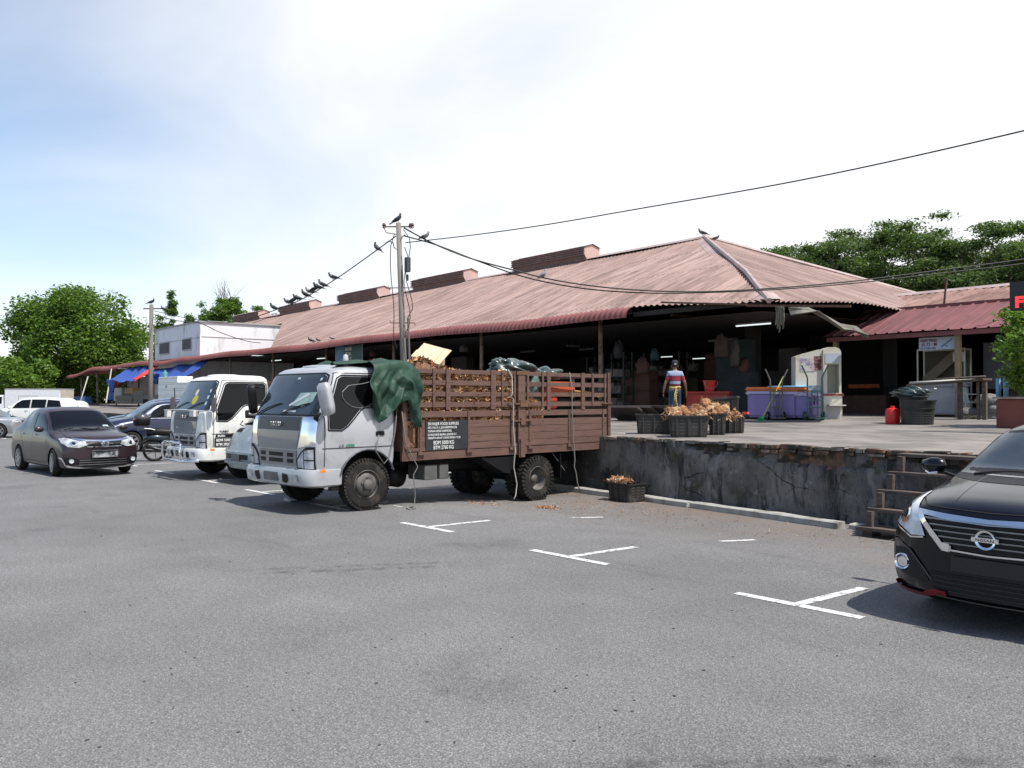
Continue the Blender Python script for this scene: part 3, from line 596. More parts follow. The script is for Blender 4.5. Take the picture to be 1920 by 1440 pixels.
# ------------------------------------------------------------------ utility poles, cables
m_conc = M('pole_concrete', (0.17, 0.155, 0.14), .85, var=.2, vscale=3, bump=.2, stretch=(1, 1, .3))
m_cable = M('black_cable', (0.012, 0.012, 0.012), .6)
def pole(base, top, r0, r1, label, steps=True):
    o = root('utility_pole', base, 0, label, 'utility pole')
    t = Vector(top) - Vector(base); b = MB(); b.tube([(0, 0, 0), t * .5, t], [r0, (r0 + r1) / 2, r1], 14); b.build('pole', m_conc, o, smooth=True)
    if steps:
        for k, zz in enumerate((.60, .74)):
            p = t * zz; b = MB(); b.tube([p + _R * -.3 + Vector((0, 0, .06)), p + _R * -.3, p + _R * .32, p + _R * .32 + Vector((0, 0, -.06))], .012, 5); b.build('step_bolt', m_rust, o)
        b = MB(); p = t * .985; b.tube([p + _R * -.38, p + _R * .32], .018, 6); b.tube([p + _R * -.38, p + _R * -.3 + Vector((0, 0, -.15)), p + Vector((0, 0, -.2))], .012, 5); b.build('crossarm', m_rust, o)
        for q in (-.36, .3, .34):
            b = MB(); b.lathe([(.0, .09), (.035, .08), (.05, .03), (.03, 0), (.045, -.03), (0, -.05)], p + _R * q); b.build('insulator', M('brown_insulator', (.08, .04, .03), .3), o)
        b = MB(); p = t * .83 + _R * .2 - _F0 * .1; b.box(p - Vector((.06, .06, .18)), p + Vector((.06, .06, .18))); b.cyl(p + Vector((0, 0, -.4)), p + Vector((0, 0, -.24)), .03, 8); b.build('cable_box', M('dark_grey_box', (.06, .06, .065), .6), o, bevel=.02)
        for kk, (z0, z1_, off, lag) in enumerate(((.97, .62, .22, .35), (.9, .55, .16, .3), (.95, .5, -.2, .12), (.55, .1, .14, .05))):
            pts = [t * (z0 + (z1_ - z0) * i / 10) + _R * (off * (1 if i not in (0, 10) else .6) + lag * .5 * math.sin(i * .9 + kk) * .4) - _F0 * .12 for i in range(11)]
            b = MB(); b.tube(pts, .011, 5); b.build('hanging_wire', m_cable, o)
        b = MB(); b.tube([t * (i / 12) * .62 + _R * .15 - _F0 * .02 for i in range(13)], .028, 6); b.build('conduit', M('grey_conduit', (.14, .13, .13), .6), o)
    else:
        b = MB(); p = t * .97; b.tube([p + _R * -.35, p + _R * .5], .03, 6); b.build('crossarm', m_rust, o)
    return o
pbA = aty(765, 925, 11.35); pbA = Vector((aty(765, 760, 11.35).x, 11.35, gz(11.35))); ptA = aty(747, 418, 11.55)
ptA = atd(747, 418, (Vector((pbA.x, pbA.y, CAM_H)) - _C).dot(_F) + .1)
pole(pbA, ptA, .092, .062, 'grey concrete utility pole leaning slightly behind the brown truck bed')
pbB = aty(282, 745, 11.4); pbB.z = gz(11.4); dB = (Vector((pbB.x, pbB.y, CAM_H)) - _C).dot(_F)
ptB = atd(284, 571, dB)
pole(pbB, ptB, .105, .085, 'grey concrete utility pole beside the blue tarpaulins', False)
dA = (ptA - _C).dot(_F)
def cable(pl, d0, d1, r, label, n=40, name='overhead_cable'):
    """pl: pixels of the photograph the cable passes; its distance runs from d0 to d1"""
    x = np.array([p[0] for p in pl], float); y = np.array([p[1] for p in pl], float)
    if x[0] > x[-1]: x2, y2 = x[::-1], y[::-1]
    else: x2, y2 = x, y
    h = np.diff(x2); dl = np.diff(y2) / h; mm = np.zeros(len(x2)); mm[0] = dl[0]; mm[-1] = dl[-1]
    for i in range(1, len(x2) - 1): mm[i] = (dl[i - 1] * h[i] + dl[i] * h[i - 1]) / (h[i] + h[i - 1])
    def ev(q):
        i = min(max(np.searchsorted(x2, q) - 1, 0), len(h) - 1); t = (q - x2[i]) / h[i]
        return (2*t**3-3*t*t+1)*y2[i]+(t**3-2*t*t+t)*h[i]*mm[i]+(-2*t**3+3*t*t)*y2[i+1]+(t**3-t*t)*h[i]*mm[i+1]
    pts = []
    for k in range(n + 1):
        q = x[0] + (x[-1] - x[0]) * k / n
        # distance: straight in plan between the two ends
        s = k / n; d = 1 / ((1 - s) / d0 + s / d1); pts.append(atd(q, ev(q), d))
    b = MB(); b.tube(pts, r, 6); o = b.build(name, m_cable, smooth=True); setp(o, label, 'cable')
    return lambda q: atd(q, ev(q), 1 / ((1 - (q - x[0]) / (x[-1] - x[0])) / d0 + (q - x[0]) / (x[-1] - x[0]) / d1))
c_left = cable([(742, 443), (705, 470), (625, 526), (560, 564), (514, 582), (440, 604), (360, 598), (289, 583)], dA, dB, .014, 'overhead cable full of perched pigeons sagging from the near pole down to the far pole')
cable([(760, 455), (860, 444), (1000, 425), (1200, 391), (1500, 338), (1920, 245), (2300, 150)], dA, 11, .012, 'thin overhead wire rising from the pole to the upper right of the sky')
c_r = cable([(757, 427), (797, 449), (875, 482), (950, 503), (1020, 521), (1110, 536), (1200, 544), (1300, 547), (1440, 541), (1600, 527), (1760, 507), (1920, 486), (2300, 420)], dA, 24, .019, 'upper thick black cable sagging from the pole across the big roof', 70)
cable([(757, 442), (815, 458), (890, 487), (975, 517), (1080, 539), (1200, 549), (1340, 548), (1450, 543), (1600, 531), (1760, 513), (1920, 494), (2300, 430)], dA, 24.2, .017, 'lower thick black cable crossing in front of the big roof corner', 70)
cable([(748, 462), (733, 452), (728, 462), (738, 475), (746, 462), (752, 440)][:4][::-1][:2] + [], dA, dA, .012, 'looped cable tail beside the pole top') if False else None
b = MB(); q = [atd(x, y, dA) for x, y in ((722, 457), (729, 452), (737, 455), (739, 464), (744, 468), (750, 458), (754, 444), (760, 440))]; b.tube(q, .014, 6); setp(b.build('cable_loop', m_cable, smooth=True), 'short curled black cable tail at the pole top', 'cable')
cable([(289, 590), (330, 601), (375, 606), (410, 622), (450, 636), (470, 641), (488, 643)], dB, 52, .02, 'thin service wire running from the far pole to the white block', 30)
gw = [atd(x, y, 19 + (y - 640) * -.01) for x, y in ((586, 649), (560, 672), (530, 700), (515, 718))]
# ------------------------------------------------------------------ vehicle tools
AXES = {'front': lambda a, b: (Vector((a, -8, b)), Vector((0, 1, 0))), 'right': lambda a, b: (Vector((8, a, b)), Vector((-1, 0, 0))),
        'left': lambda a, b: (Vector((-8, a, b)), Vector((1, 0, 0))), 'top': lambda a, b: (Vector((a, b, 8)), Vector((0, 0, -1))), 'rear': lambda a, b: (Vector((a, 12, b)), Vector((0, -1, 0)))}
def bvh_of(v, f): return BVHTree.FromPolygons([Vector(p) for p in v], f)
def cast(bv, ax, a, b, eps):
    o, d = AXES[ax](a, b); h = bv.ray_cast(o, d)
    if h[0] is None:
        # just past the edge: nearest point of the body
        g = o + d * 8; h = bv.find_nearest(g)
        return h[0] - d * eps
    n = h[1]
    if n.dot(d) > 0: n = -n
    return h[0] + n * eps * .6 - d * eps * .6
def patch(name, poly, bv, ax, m, parent, eps=.006, h=.06, smooth=True, thick=None):
    pts = []; n = len(poly)
    for i in range(n):
        a = Vector(poly[i]); b = Vector(poly[(i + 1) % n]); k = max(1, int((b - a).length / h))
        pts += [a + (b - a) * j / k for j in range(k)]
    nb = len(pts); xs_ = [p[0] for p in pts]; ys_ = [p[1] for p in pts]
    inner = []
    def inside(x, y):
        c = False; j = n - 1
        for i in range(n):
            xi, yi = poly[i]; xj, yj = poly[j]
            if (yi > y) != (yj > y) and x < (xj - xi) * (y - yi) / (yj - yi) + xi: c = not c
            j = i
        return c
    x = min(xs_) + h * .5
    while x < max(xs_):
        y = min(ys_) + h * .5
        while y < max(ys_):
            if inside(x, y) and min((Vector((x, y)) - p).length for p in pts) > h * .35: inner.append(Vector((x, y)))
            y += h
        x += h
    vs, _, fs, *_r = geometry.delaunay_2d_cdt([Vector((p[0], p[1])) for p in pts + inner], [(i, (i + 1) % nb) for i in range(nb)], [], 1, 1e-5)
    v3 = [cast(bv, ax, p[0], p[1], eps) for p in vs]
    o = obj(name, v3, fs, m, parent, smooth)
    d = AXES[ax](0, 0)[1]; bm = bmesh.new(); bm.from_mesh(o.data); bm.normal_update()
    for fc in bm.faces:
        if fc.normal.dot(d) > 0: fc.normal_flip()
    bm.to_mesh(o.data); bm.free()
    return o
def line(mb, pl, bv, ax, w=.008, eps=.004, h=.05, closed=False):
    pl = [Vector(p) for p in pl]
    if closed: pl = pl + [pl[0]]
    dense = []
    for a, b in zip(pl, pl[1:]):
        k = max(1, int((b - a).length / h)); dense += [a + (b - a) * j / k for j in range(k)]
    dense.append(pl[-1]); v = []
    for i, p in enumerate(dense):
        d = (dense[min(i + 1, len(dense) - 1)] - dense[max(i - 1, 0)]); d.normalize(); q = Vector((-d.y, d.x)) * w / 2
        v += [cast(bv, ax, *(p + q), eps), cast(bv, ax, *(p - q), eps)]
    mb.add(v, [(2 * i, 2 * i + 1, 2 * i + 3, 2 * i + 2) for i in range(len(dense) - 1)])
def cutarch(o, cyls, m_in):
    """cyls: (y, z, R, x0, x1)"""
    for i, (y, z, R, x0, x1) in enumerate(cyls):
        b = MB(); b.cyl((x0, y, z), (x1, y, z), R, 40); c = b.build('cutter', m_in, o.parent)
        bm = bmesh.new(); bm.from_mesh(c.data); bmesh.ops.recalc_face_normals(bm, faces=bm.faces); bm.to_mesh(c.data); bm.free()
        md = o.modifiers.new('b', 'BOOLEAN'); md.operation = 'DIFFERENCE'; md.object = c; md.solver = 'EXACT'; md.material_mode = 'TRANSFER'
        dg = bpy.context.evaluated_depsgraph_get(); me = bpy.data.meshes.new_from_object(o.evaluated_get(dg))
        o.modifiers.clear(); o.data = me; bpy.data.objects.remove(c)
        bm = bmesh.new(); bm.from_mesh(me)
        for fc in bm.faces:
            if all(x0 - .01 < q.co.x < x1 and math.hypot(q.co.y - y, q.co.z - z) < R * 1.004 for q in fc.verts): fc.material_index = 1
        bm.to_mesh(me); bm.free()
    return o
def pchip(x, y, q):
    x = np.array(x, float); y = np.array(y, float); h = np.diff(x); d = np.diff(y) / h; m = np.zeros(len(x)); m[0] = d[0]; m[-1] = d[-1]
    for i in range(1, len(x) - 1):
        if d[i - 1] * d[i] > 0: w1 = 2 * h[i] + h[i - 1]; w2 = h[i] + 2 * h[i - 1]; m[i] = (w1 + w2) / (w1 / d[i - 1] + w2 / d[i])
    i = np.clip(np.searchsorted(x, q) - 1, 0, len(h) - 1); t = (q - x[i]) / h[i]
    return (2*t**3-3*t**2+1)*y[i]+(t**3-2*t**2+t)*h[i]*m[i]+(-2*t**3+3*t**2)*y[i+1]+(t**3-t**2)*h[i]*m[i+1]
def car_body(st, bf=.18, br=.12, rows=70, K=9, pw=2.6, zf=.5, zr=.5):
    ys_ = [s[0] for s in st]; q = np.array(sorted(set(list(np.linspace(ys_[0], ys_[-1], rows)) + ys_)))
    c = [pchip(ys_, [s[k] for s in st], q) for k in range(1, 10)]
    V = []; W = max(s[4] for s in st); n_ring = None
    rings = []
    for i, y in enumerate(q):
        zb, wl, zm, wm, zbe, wbe, zt, wt, crn = [a[i] for a in c]
        hp = [(wl * .5, zb - .0), (wl * .93, zb), (wl, zb + .07), (wm, zm), ((wm + wbe) / 2 + .012, (zm + zbe) / 2 + .02), (wbe, zbe), (wt + (wbe - wt) * .12, zt - (zt - zbe) * .14), (wt * .86, zt + crn * .15), (wt * .5, zt + crn * .75)]
        ring = hp + [(-a, b) for a, b in reversed(hp)]
        for k1, k2 in ((.75, .25), (.86, .14)):
            nr = []
            for j in range(len(ring)):
                a = ring[j]; b = ring[(j + 1) % len(ring)]
                nr += [(a[0] * k1 + b[0] * k2, a[1] * k1 + b[1] * k2), (a[0] * k2 + b[0] * k1, a[1] * k2 + b[1] * k1)]
            ring = nr
        rings.append(ring)
    n = len(rings[0]); y0, y1 = q[0], q[-1]
    def bend(x, y, z):
        t = abs(x) / W
        if y < y0 + zf: k = 1 - (y - y0) / zf; y += bf * (t ** pw) * k
        if y > y1 - zr: k = 1 - (y1 - y) / zr; y -= br * (t ** pw) * k
        return (x, y, z)
    v = [bend(x, y, z) for ring, y in zip(rings, q) for x, z in ring]; f = []
    for i in range(len(q) - 1):
        for j in range(n): f.append((i * n + j, i * n + (j + 1) % n, (i + 1) * n + (j + 1) % n, (i + 1) * n + j))
    # end caps: bridge mirrored points with columns so the bend shapes them
    for ri, flip in ((0, 1), (len(q) - 1, 0)):
        ring = rings[ri]; y = q[ri]
        # ring index j mirrored partner: find by x -> -x
        order = sorted(range(n), key=lambda j: 0)
        half = [j for j in range(n) if ring[j][0] > 0]; 
        half.sort(key=lambda j: j)
        rows_ = []
        for j in half:
            pj = min((jj for jj in range(n) if ring[jj][0] < 0), key=lambda jj: abs(ring[jj][0] + ring[j][0]) + abs(ring[jj][1] - ring[j][1]))
            ids = [ri * n + j]
            for k in range(1, K):
                t = k / K; x = ring[j][0] * (1 - 2 * t); v.append(bend(x, y - (0.02 if flip else -.02) * math.sin(math.pi * t), ring[j][1])); ids.append(len(v) - 1)
            ids.append(ri * n + pj); rows_.append(ids)
        for a, b in zip(rows_, rows_[1:]):
            for k in range(K): f.append((a[k], b[k], b[k + 1], a[k + 1]) if flip else (a[k], a[k + 1], b[k + 1], b[k]))
        a = rows_[0]; f.append(tuple(a) if flip else tuple(reversed(a)))
        a = rows_[-1]; f.append(tuple(reversed(a)) if flip else tuple(a))
    return v, f
def mirror_poly(p): return [(-a, b) for a, b in p]
def car_wheel(parent, x, y, R=.29, w=.18, spokes=5, rimr=.19, sgn=1, steer=0, m=None, name='wheel', z=None):
    z = R if z is None else z
    b = MB(); pr = [(rimr + .01, -w / 2), (R * .93, -w / 2), (R, -w / 2 + .03), (R, w / 2 - .03), (R * .93, w / 2), (rimr + .01, w / 2 - .005), (rimr, w / 2 - .03)]
    b.lathe([(r, h * sgn) for r, h in pr], (0, 0, 0), 'x', 36)
    o = b.build(name, m or m_rubber, parent, loc=(x, y, z)); autosmooth(o, 40); o.rotation_euler = (0, 0, steer)
    b = MB(); b.c = 1; b.lathe([(0.0, sgn * (w / 2 - .07)), (rimr * 1.02, sgn * (w / 2 - .07))], (0, 0, 0), 'x', 24)
    b.c = 0; b.lathe([(rimr * 1.03, sgn * (w / 2 - .04)), (rimr * 1.03, sgn * (w / 2 - .002)), (rimr * .93, sgn * (w / 2 - .005)), (rimr * .9, sgn * (w / 2 - .04))], (0, 0, 0), 'x', 32)
    b.lathe([(0, sgn * (w / 2 - .015)), (rimr * .2, sgn * (w / 2 - .018)), (rimr * .24, sgn * (w / 2 - .05))], (0, 0, 0), 'x', 14)
    for k in range(spokes):
        for d in (-.12, .12):
            t = 2 * math.pi * k / spokes; a = (sgn * (w / 2 - .022), rimr * .15 * math.sin(t + d * 3), rimr * .15 * math.cos(t + d * 3)); e = (sgn * (w / 2 - .012), rimr * .96 * math.sin(t + d), rimr * .96 * math.cos(t + d)); b.bar(a, e, .022, .026)
    r = b.build('rim', [m_rim, m_black], o); return o
def paint(name, c, metal=.35, rough=.32, var=.04, coat=.9, dirt=.0):
    return M(name, c, rough, metal=metal, coat=coat, var=var, vscale=2, **(dict(dark=(c[0] * .68, c[1] * .66, c[2] * .62), dthr=(.54, .82), dscale=3.5, detail=7) if dirt else {}))
def seams(name, lines, bv, parent, m=None, w=.007):
    b = MB()
    for ax, pl in lines: line(b, pl, bv, ax, w)
    return b.build(name, m or m_gap, parent)
def finish_body(v, f, pm, r, arches, name='body'):
    o = obj(name, v, f, [pm, m_black], r)
    bm = bmesh.new(); bm.from_mesh(o.data); bmesh.ops.recalc_face_normals(bm, faces=bm.faces); bm.to_mesh(o.data); bm.free()
    cutarch(o, arches, m_black)
    autosmooth(o, 38)
    return o
def ring_poly(cx, cz, rx, rz, n=16): return [(cx + rx * math.cos(2 * math.pi * k / n), cz + rz * math.sin(2 * math.pi * k / n)) for k in range(n)]

# ------------------------------------------------------------------ brown saloon in the aisle
def saloon():
    pm = paint('brown_car_paint', (0.030, 0.018, 0.022), .15, .32, coat=.35)
    r = root('car', (-21.05, 4.85, 0), R_(90 + 6), 'dark brown saloon car facing right in the aisle with a blanked number plate', 'car')
    st = [(-.80, .22, .74, .42, .78, .60, .74, .74, .60, .02), (-.74, .18, .76, .45, .80, .68, .76, .80, .62, .03), (-.45, .17, .79, .5, .81, .77, .78, .885, .66, .045), (0, .17, .80, .52, .815, .85, .785, .955, .64, .05),
          (.35, .17, .80, .53, .815, .90, .79, 1.01, .70, .045), (.70, .17, .80, .53, .815, .93, .78, 1.22, .665, .045), (1.05, .17, .80, .53, .815, .95, .775, 1.41, .63, .045), (1.25, .17, .80, .53, .815, .955, .775, 1.455, .625, .05), (1.7, .17, .80, .53, .815, .965, .77, 1.475, .615, .05),
          (2.3, .17, .80, .53, .815, .985, .765, 1.45, .54, .05), (2.6, .17, .80, .54, .815, 1.0, .76, 1.36, .53, .045), (2.95, .18, .79, .55, .81, 1.0, .75, 1.10, .56, .035), (3.2, .2, .77, .56, .79, .96, .73, 1.05, .60, .02), (3.33, .25, .73, .56, .76, .90, .70, .99, .6, .02)]
    v, f = car_body(st, .20, .12); bv = bvh_of(v, f)
    finish_body(v, f, pm, r, [(0, .29, .335, .55, 1.2), (0, .29, .335, -1.2, -.55), (2.455, .29, .335, .55, 1.2), (2.455, .29, .335, -1.2, -.55)])
    patch('windscreen', [(-.69, .985), (.69, .985), (.575, 1.395), (.3, 1.425), (-.3, 1.425), (-.575, 1.395)], bv, 'front', m_glass, r)
    patch('rear_window', [(-.5, 1.10), (.5, 1.10), (.44, 1.36), (-.44, 1.36)], bv, 'rear', m_glass, r)
    for ax, nm in (('left', 'front_side_window'), ('right', 'front_side_window')):
        patch('front_side_window', [(.56, .985), (1.43, 1.0), (1.43, 1.37), (1.08, 1.345), (.75, 1.16)], bv, ax, m_glass, r)
        patch('rear_side_window', [(1.50, 1.0), (2.28, 1.02), (2.52, 1.20), (2.30, 1.335), (1.50, 1.375)], bv, ax, m_glass, r)
        b = MB(); s = -1 if ax == 'left' else 1
        for y in (1.18, 2.14): b.tube([cast(bv, ax, y, .885, .012), cast(bv, ax, y + .07, .888, .03), cast(bv, ax, y + .15, .885, .012)], .013, 6)
        b.build('door_handle', m_chrome, r)
        p = Vector((s * .80, .66, 1.0)); b = MB(); b.lathe([(0, -.10), (.05, -.09), (.075, -.03), (.078, .03), (.06, .08), (0, .11)], (0, 0, 0), 'x', 14); o = b.build('wing_mirror', pm, r, smooth=True, loc=(s * .92, .56, 1.02)); o.scale = (1, .7, .85)
    seams('panel_gaps', [(ax, [(.42, .28), (.36, .60), (.50, .98)]) for ax in ('left', 'right')] + [(ax, [(1.465, .30), (1.465, 1.38)]) for ax in ('left', 'right')] + [(ax, [(2.12, .62), (2.38, .9), (2.33, 1.02)]) for ax in ('left', 'right')] + [(ax, [(.42, .28), (1.9, .28), (2.02, .40)]) for ax in ('left', 'right')]
          + [('front', [(-.74, .80), (-.60, .86), (0, .84), (.60, .86), (.74, .80)]), ('top', [(-.66, -.38), (-.60, .32)]), ('top', [(.66, -.38), (.60, .32)])], bv, r)
    for s in (-1, 1):
        P = lambda L: L if s > 0 else mirror_poly(L)
        patch('headlight', P([(.34, .70), (.50, .64), (.70, .66), (.775, .74), (.76, .83), (.70, .85), (.52, .80), (.38, .765)]), bv, 'front', m_lens, r, .010, .04)
        patch('lamp_reflector', ring_poly(s * .60, .735, .062, .05), bv, 'front', m_chrome, r, .014, .03); patch('lamp_core', ring_poly(s * .60, .735, .032, .028), bv, 'front', m_black, r, .018, .03)
        patch('fog_surround', P([(.40, .30), (.60, .27), (.77, .30), (.785, .44), (.60, .43)]), bv, 'front', m_black, r, .007, .05)
        b = MB(); b.lathe([(0, -.02), (.038, -.02), (.05, -.03), (.05, 0)], (0, 0, 0), 'y', 16); b.build('fog_lamp', m_lens, r, loc=cast(bv, 'front', s * .645, .36, .01))
    patch('upper_grille', [(-.40, .68), (.40, .68), (.34, .79), (-.34, .79)], bv, 'front', m_black, r, .008, .05)
    patch('lower_grille', [(-.42, .22), (.42, .22), (.60, .40), (-.60, .40)], bv, 'front', m_black, r, .006, .05)
    b = MB(); line(b, [(-.60, .835), (-.38, .79), (0, .775), (.38, .79), (.60, .835)], bv, 'front', .035, .018, .04); line(b, [(-.36, .66), (0, .655), (.36, .66)], bv, 'front', .022, .016, .04); line(b, [(-.36, .725), (.36, .725)], bv, 'front', .012, .014)
    line(b, [(-.72, .24), (-.42, .20), (.42, .20), (.72, .24)], bv, 'front', .028, .014); line(b, [(-.80, .43), (-.74, .26), (-.60, .23)], bv, 'front', .014, .012); line(b, [(.80, .43), (.74, .26), (.60, .23)], bv, 'front', .014, .012)
    for k in range(3): pass
    b.build('chrome_trim', m_chrome, r)
    b = MB()
    for z in (.27, .32, .37): line(b, [(-.5, z), (.5, z)], bv, 'front', .012, .012)
    b.build('grille_bars', m_steel, r)
    c = cast(bv, 'front', 0, .72, .03); b = MB(); b.lathe([(.062, -.004), (.074, -.012), (.062, -.02)], (0, 0, 0), 'y', 20); b.bar((-.05, -.01, -.03), (.05, -.01, .03), .022, .018); b.bar((-.055, -.01, .0), (.0, -.01, .045), .016, .014); b.bar((.0, -.01, -.045), (.055, -.01, 0), .016, .014); o = b.build('emblem', m_chrome, r, loc=c); o.scale = (1.15, 1, .8)
    c = cast(bv, 'front', 0, .50, .02); b = MB(); b.box((-.26, -.012, -.07), (.26, .0, .07)); o = b.build('number_plate', m_plate, r, loc=c); b = MB(); 
    for a, e in (((-.265, -.02, -.075), (.265, -.02, -.075)), ((-.265, -.02, .075), (.265, -.02, .075)), ((-.265, -.02, -.075), (-.265, -.02, .075)), ((.265, -.02, -.075), (.265, -.02, .075))): b.bar(a, e, .014)
    b.build('plate_frame', m_chrome, o)
    for x0, x1 in ((-.50, .05), (.08, .60)):
        b = MB(); b.tube([cast(bv, 'front', x0 + (x1 - x0) * t, 1.0 + .035 * math.sin(math.pi * t), .016) for t in (0, .2, .4, .6, .8, 1)], .009, 5); b.build('wiper', m_black, r)
    patch('window_sticker', [(.40, 1.03), (.52, 1.03), (.52, 1.09), (.40, 1.09)], bv, 'front', M('pale_sticker', (.4, .5, .55), .5), r, .010)
    b = MB(); b.box((-.6, .1, .16), (.6, 2.9, .24)); b.build('underbody', m_black, r)
    for x, s in ((-.735, -1), (.735, 1)):
        car_wheel(r, x, 0, .30, .18, 8, .205, s, steer=-.12); car_wheel(r, x, 2.455, .30, .18, 8, .205, s)
    return r
saloon()

# ------------------------------------------------------------------ black saloon at the right edge
def black_car():
    pm = M('black_car_paint', (0.002, 0.0023, 0.005), .22, coat=.3, spec=.3)
    r = root('car', (-2.60, 7.46, 0), 0, 'glossy black saloon with a red lipped front bumper at the right edge of the photo', 'car')
    st = [(-.90, .24, .80, .42, .83, .62, .80, .80, .60, .02), (-.84, .20, .81, .45, .845, .72, .80, .87, .62, .03), (-.55, .18, .82, .5, .85, .82, .805, .945, .66, .045), (-.15, .18, .83, .52, .855, .89, .81, 1.0, .66, .05),
          (.25, .18, .83, .53, .855, .93, .82, 1.05, .74, .045), (.65, .18, .83, .53, .855, .955, .81, 1.245, .705, .045), (1.05, .18, .83, .53, .855, .97, .80, 1.42, .67, .045), (1.25, .18, .83, .53, .855, .975, .80, 1.455, .665, .05), (1.8, .18, .83, .53, .855, .985, .795, 1.475, .65, .05),
          (2.5, .18, .83, .53, .855, 1.0, .78, 1.44, .56, .05), (2.8, .18, .83, .54, .85, 1.01, .77, 1.34, .55, .045), (3.15, .19, .81, .55, .84, 1.01, .76, 1.10, .58, .035), (3.4, .2, .79, .56, .82, .97, .74, 1.05, .60, .02), (3.52, .25, .76, .56, .79, .90, .72, 1.0, .6, .02)]
    v, f = car_body(st, .27, .12, rows=90, pw=3.4, zf=.7); bv = bvh_of(v, f)
    finish_body(v, f, pm, r, [(0, .30, .345, .58, 1.3), (0, .30, .345, -1.3, -.58), (2.6, .30, .345, .58, 1.3), (2.6, .30, .345, -1.3, -.58)])
    patch('windscreen', [(-.74, 1.03), (.74, 1.03), (.62, 1.405), (.3, 1.43), (-.3, 1.43), (-.62, 1.405)], bv, 'front', m_black, r, .004)
    patch('windscreen_glass', [(-.71, 1.06), (.71, 1.06), (.60, 1.385), (.3, 1.405), (-.3, 1.405), (-.60, 1.385)], bv, 'front', m_wind, r, .008)
    for ax in ('left', 'right'):
        patch('front_side_window', [(.56, 1.0), (1.5, 1.02), (1.5, 1.38), (1.08, 1.35), (.75, 1.19)], bv, ax, m_glass, r)
        patch('rear_side_window', [(1.57, 1.02), (2.45, 1.04), (2.68, 1.2), (2.4, 1.34), (1.57, 1.38)], bv, ax, m_glass, r)
    for s in (-1, 1):
        P = lambda L: L if s > 0 else mirror_poly(L)
        b = MB(); b.lathe([(0, -.12), (.055, -.11), (.08, -.03), (.082, .03), (.065, .09), (0, .12)], (0, 0, 0), 'x', 16); o = b.build('wing_mirror', pm, r, smooth=True, loc=(s * .99, .42, 1.10)); o.scale = (.9, .75, .85)
        b = MB(); b.bar((0, 0, 0), (-s * .16, .02, -.05), .05, .03); b.build('mirror_arm', m_black, o, loc=(-s * .05, .0, -.06))
        b = MB(); b.tube([(s * .09, .02, -.07), (s * .02, -.06, -.085), (-s * .06, -.075, -.07)], .013, 6); b.build('indicator_strip', m_chrome, o)
        patch('headlight', P([(.475, .655), (.60, .645), (.70, .69), (.79, .72), (.80, .80), (.76, .88), (.70, .93), (.61, .955), (.565, .88), (.52, .78)]), bv, 'front', M('bright_lamp_lens', (.62, .66, .70), .08, coat=1.0, var=.3, vscale=9), r, .010, .03)
        patch('lamp_reflector', ring_poly(s * .68, .80, .065, .075), bv, 'front', m_chrome, r, .014, .03); patch('lamp_core', ring_poly(s * .68, .80, .03, .035), bv, 'front', m_black, r, .018, .03)
        b = MB(); line(b, P([(.485, .645), (.60, .63), (.72, .68), (.82, .715)]), bv, 'front', .012, .016, .03); b.build('lamp_edge', m_chrome, r)
        b = MB(); line(b, P([(.52, .835), (.47, .76), (.38, .66), (.33, .60), (.26, .59)]), bv, 'front', .042, .022, .03); line(b, P([(.33, .60), (.27, .595)]), bv, 'front', .06, .024, .02); line(b, P([(.54, .835), (.30, .818), (0, .805)]), bv, 'front', .035, .02, .04); line(b, P([(.27, .58), (0, .57)]), bv, 'front', .012, .02); b.build('chrome_grille_surround', m_chrome, r)
        patch('bumper_intake', P([(.44, .32), (.50, .30), (.72, .33), (.80, .38), (.80, .52), (.62, .53), (.52, .44)]), bv, 'front', m_black, r, .006, .04)
        b = MB(); b.lathe([(.045, -.02), (.058, -.03), (.066, -.02), (.058, -.005)], (0, 0, 0), 'y', 20); b.lathe([(0, -.02), (.04, -.018), (.045, 0)], (0, 0, 0), 'y', 16); b.build('fog_lamp', [m_chrome], r, loc=cast(bv, 'front', s * .685, .42, .012))
        b = MB(); line(b, P([(.86, .255), (.70, .225), (.50, .215), (.44, .235), (.38, .255), (.30, .25)]), bv, 'front', .035, .03, .04); b.build('red_lip', M('dark_red_trim', (.22, .012, .018), .35, coat=.6), r)
        b = MB(); line(b, P([(.84, .60), (.72, .56), (.62, .53), (.50, .42), (.42, .33)]), bv, 'front', .012, .01, .04); b.build('bumper_crease', M('paint_edge', (.05, .05, .055), .2), r)
    b = MB(); line(b, [(-.38, .235), (0, .225), (.38, .235)], bv, 'front', .012, .03); line(b, [(-.8, .205), (0, .19), (.8, .205)], bv, 'front', .03, .02); b.build('lower_lip', M('satin_grey_trim', (.12, .12, .125), .35), r)
    patch('upper_grille', [(-.29, .60), (.29, .60), (.50, .82), (0, .80), (-.50, .82)], bv, 'front', m_black, r, .008, .04)
    b = MB()
    for k in range(5): z = .63 + k * .042; w = .29 + (z - .60) * .9; line(b, [(-w, z), (w, z)], bv, 'front', .010, .018)
    b.build('grille_bars', m_steel, r)
    patch('lower_intake', [(-.40, .25), (.40, .25), (.44, .40), (-.44, .40)], bv, 'front', m_black, r, .006)
    b = MB()
    for k in range(4): line(b, [(-.40, .27 + .034 * k), (.40, .27 + .034 * k)], bv, 'front', .008, .012)
    b.build('intake_bars', M('gloss_black_bar', (.01, .01, .011), .2), r)
    patch('number_plate', [(-.26, .43), (.26, .43), (.26, .54), (-.26, .54)], bv, 'front', M('black_plate', (.008, .008, .008), .4), r, .02)
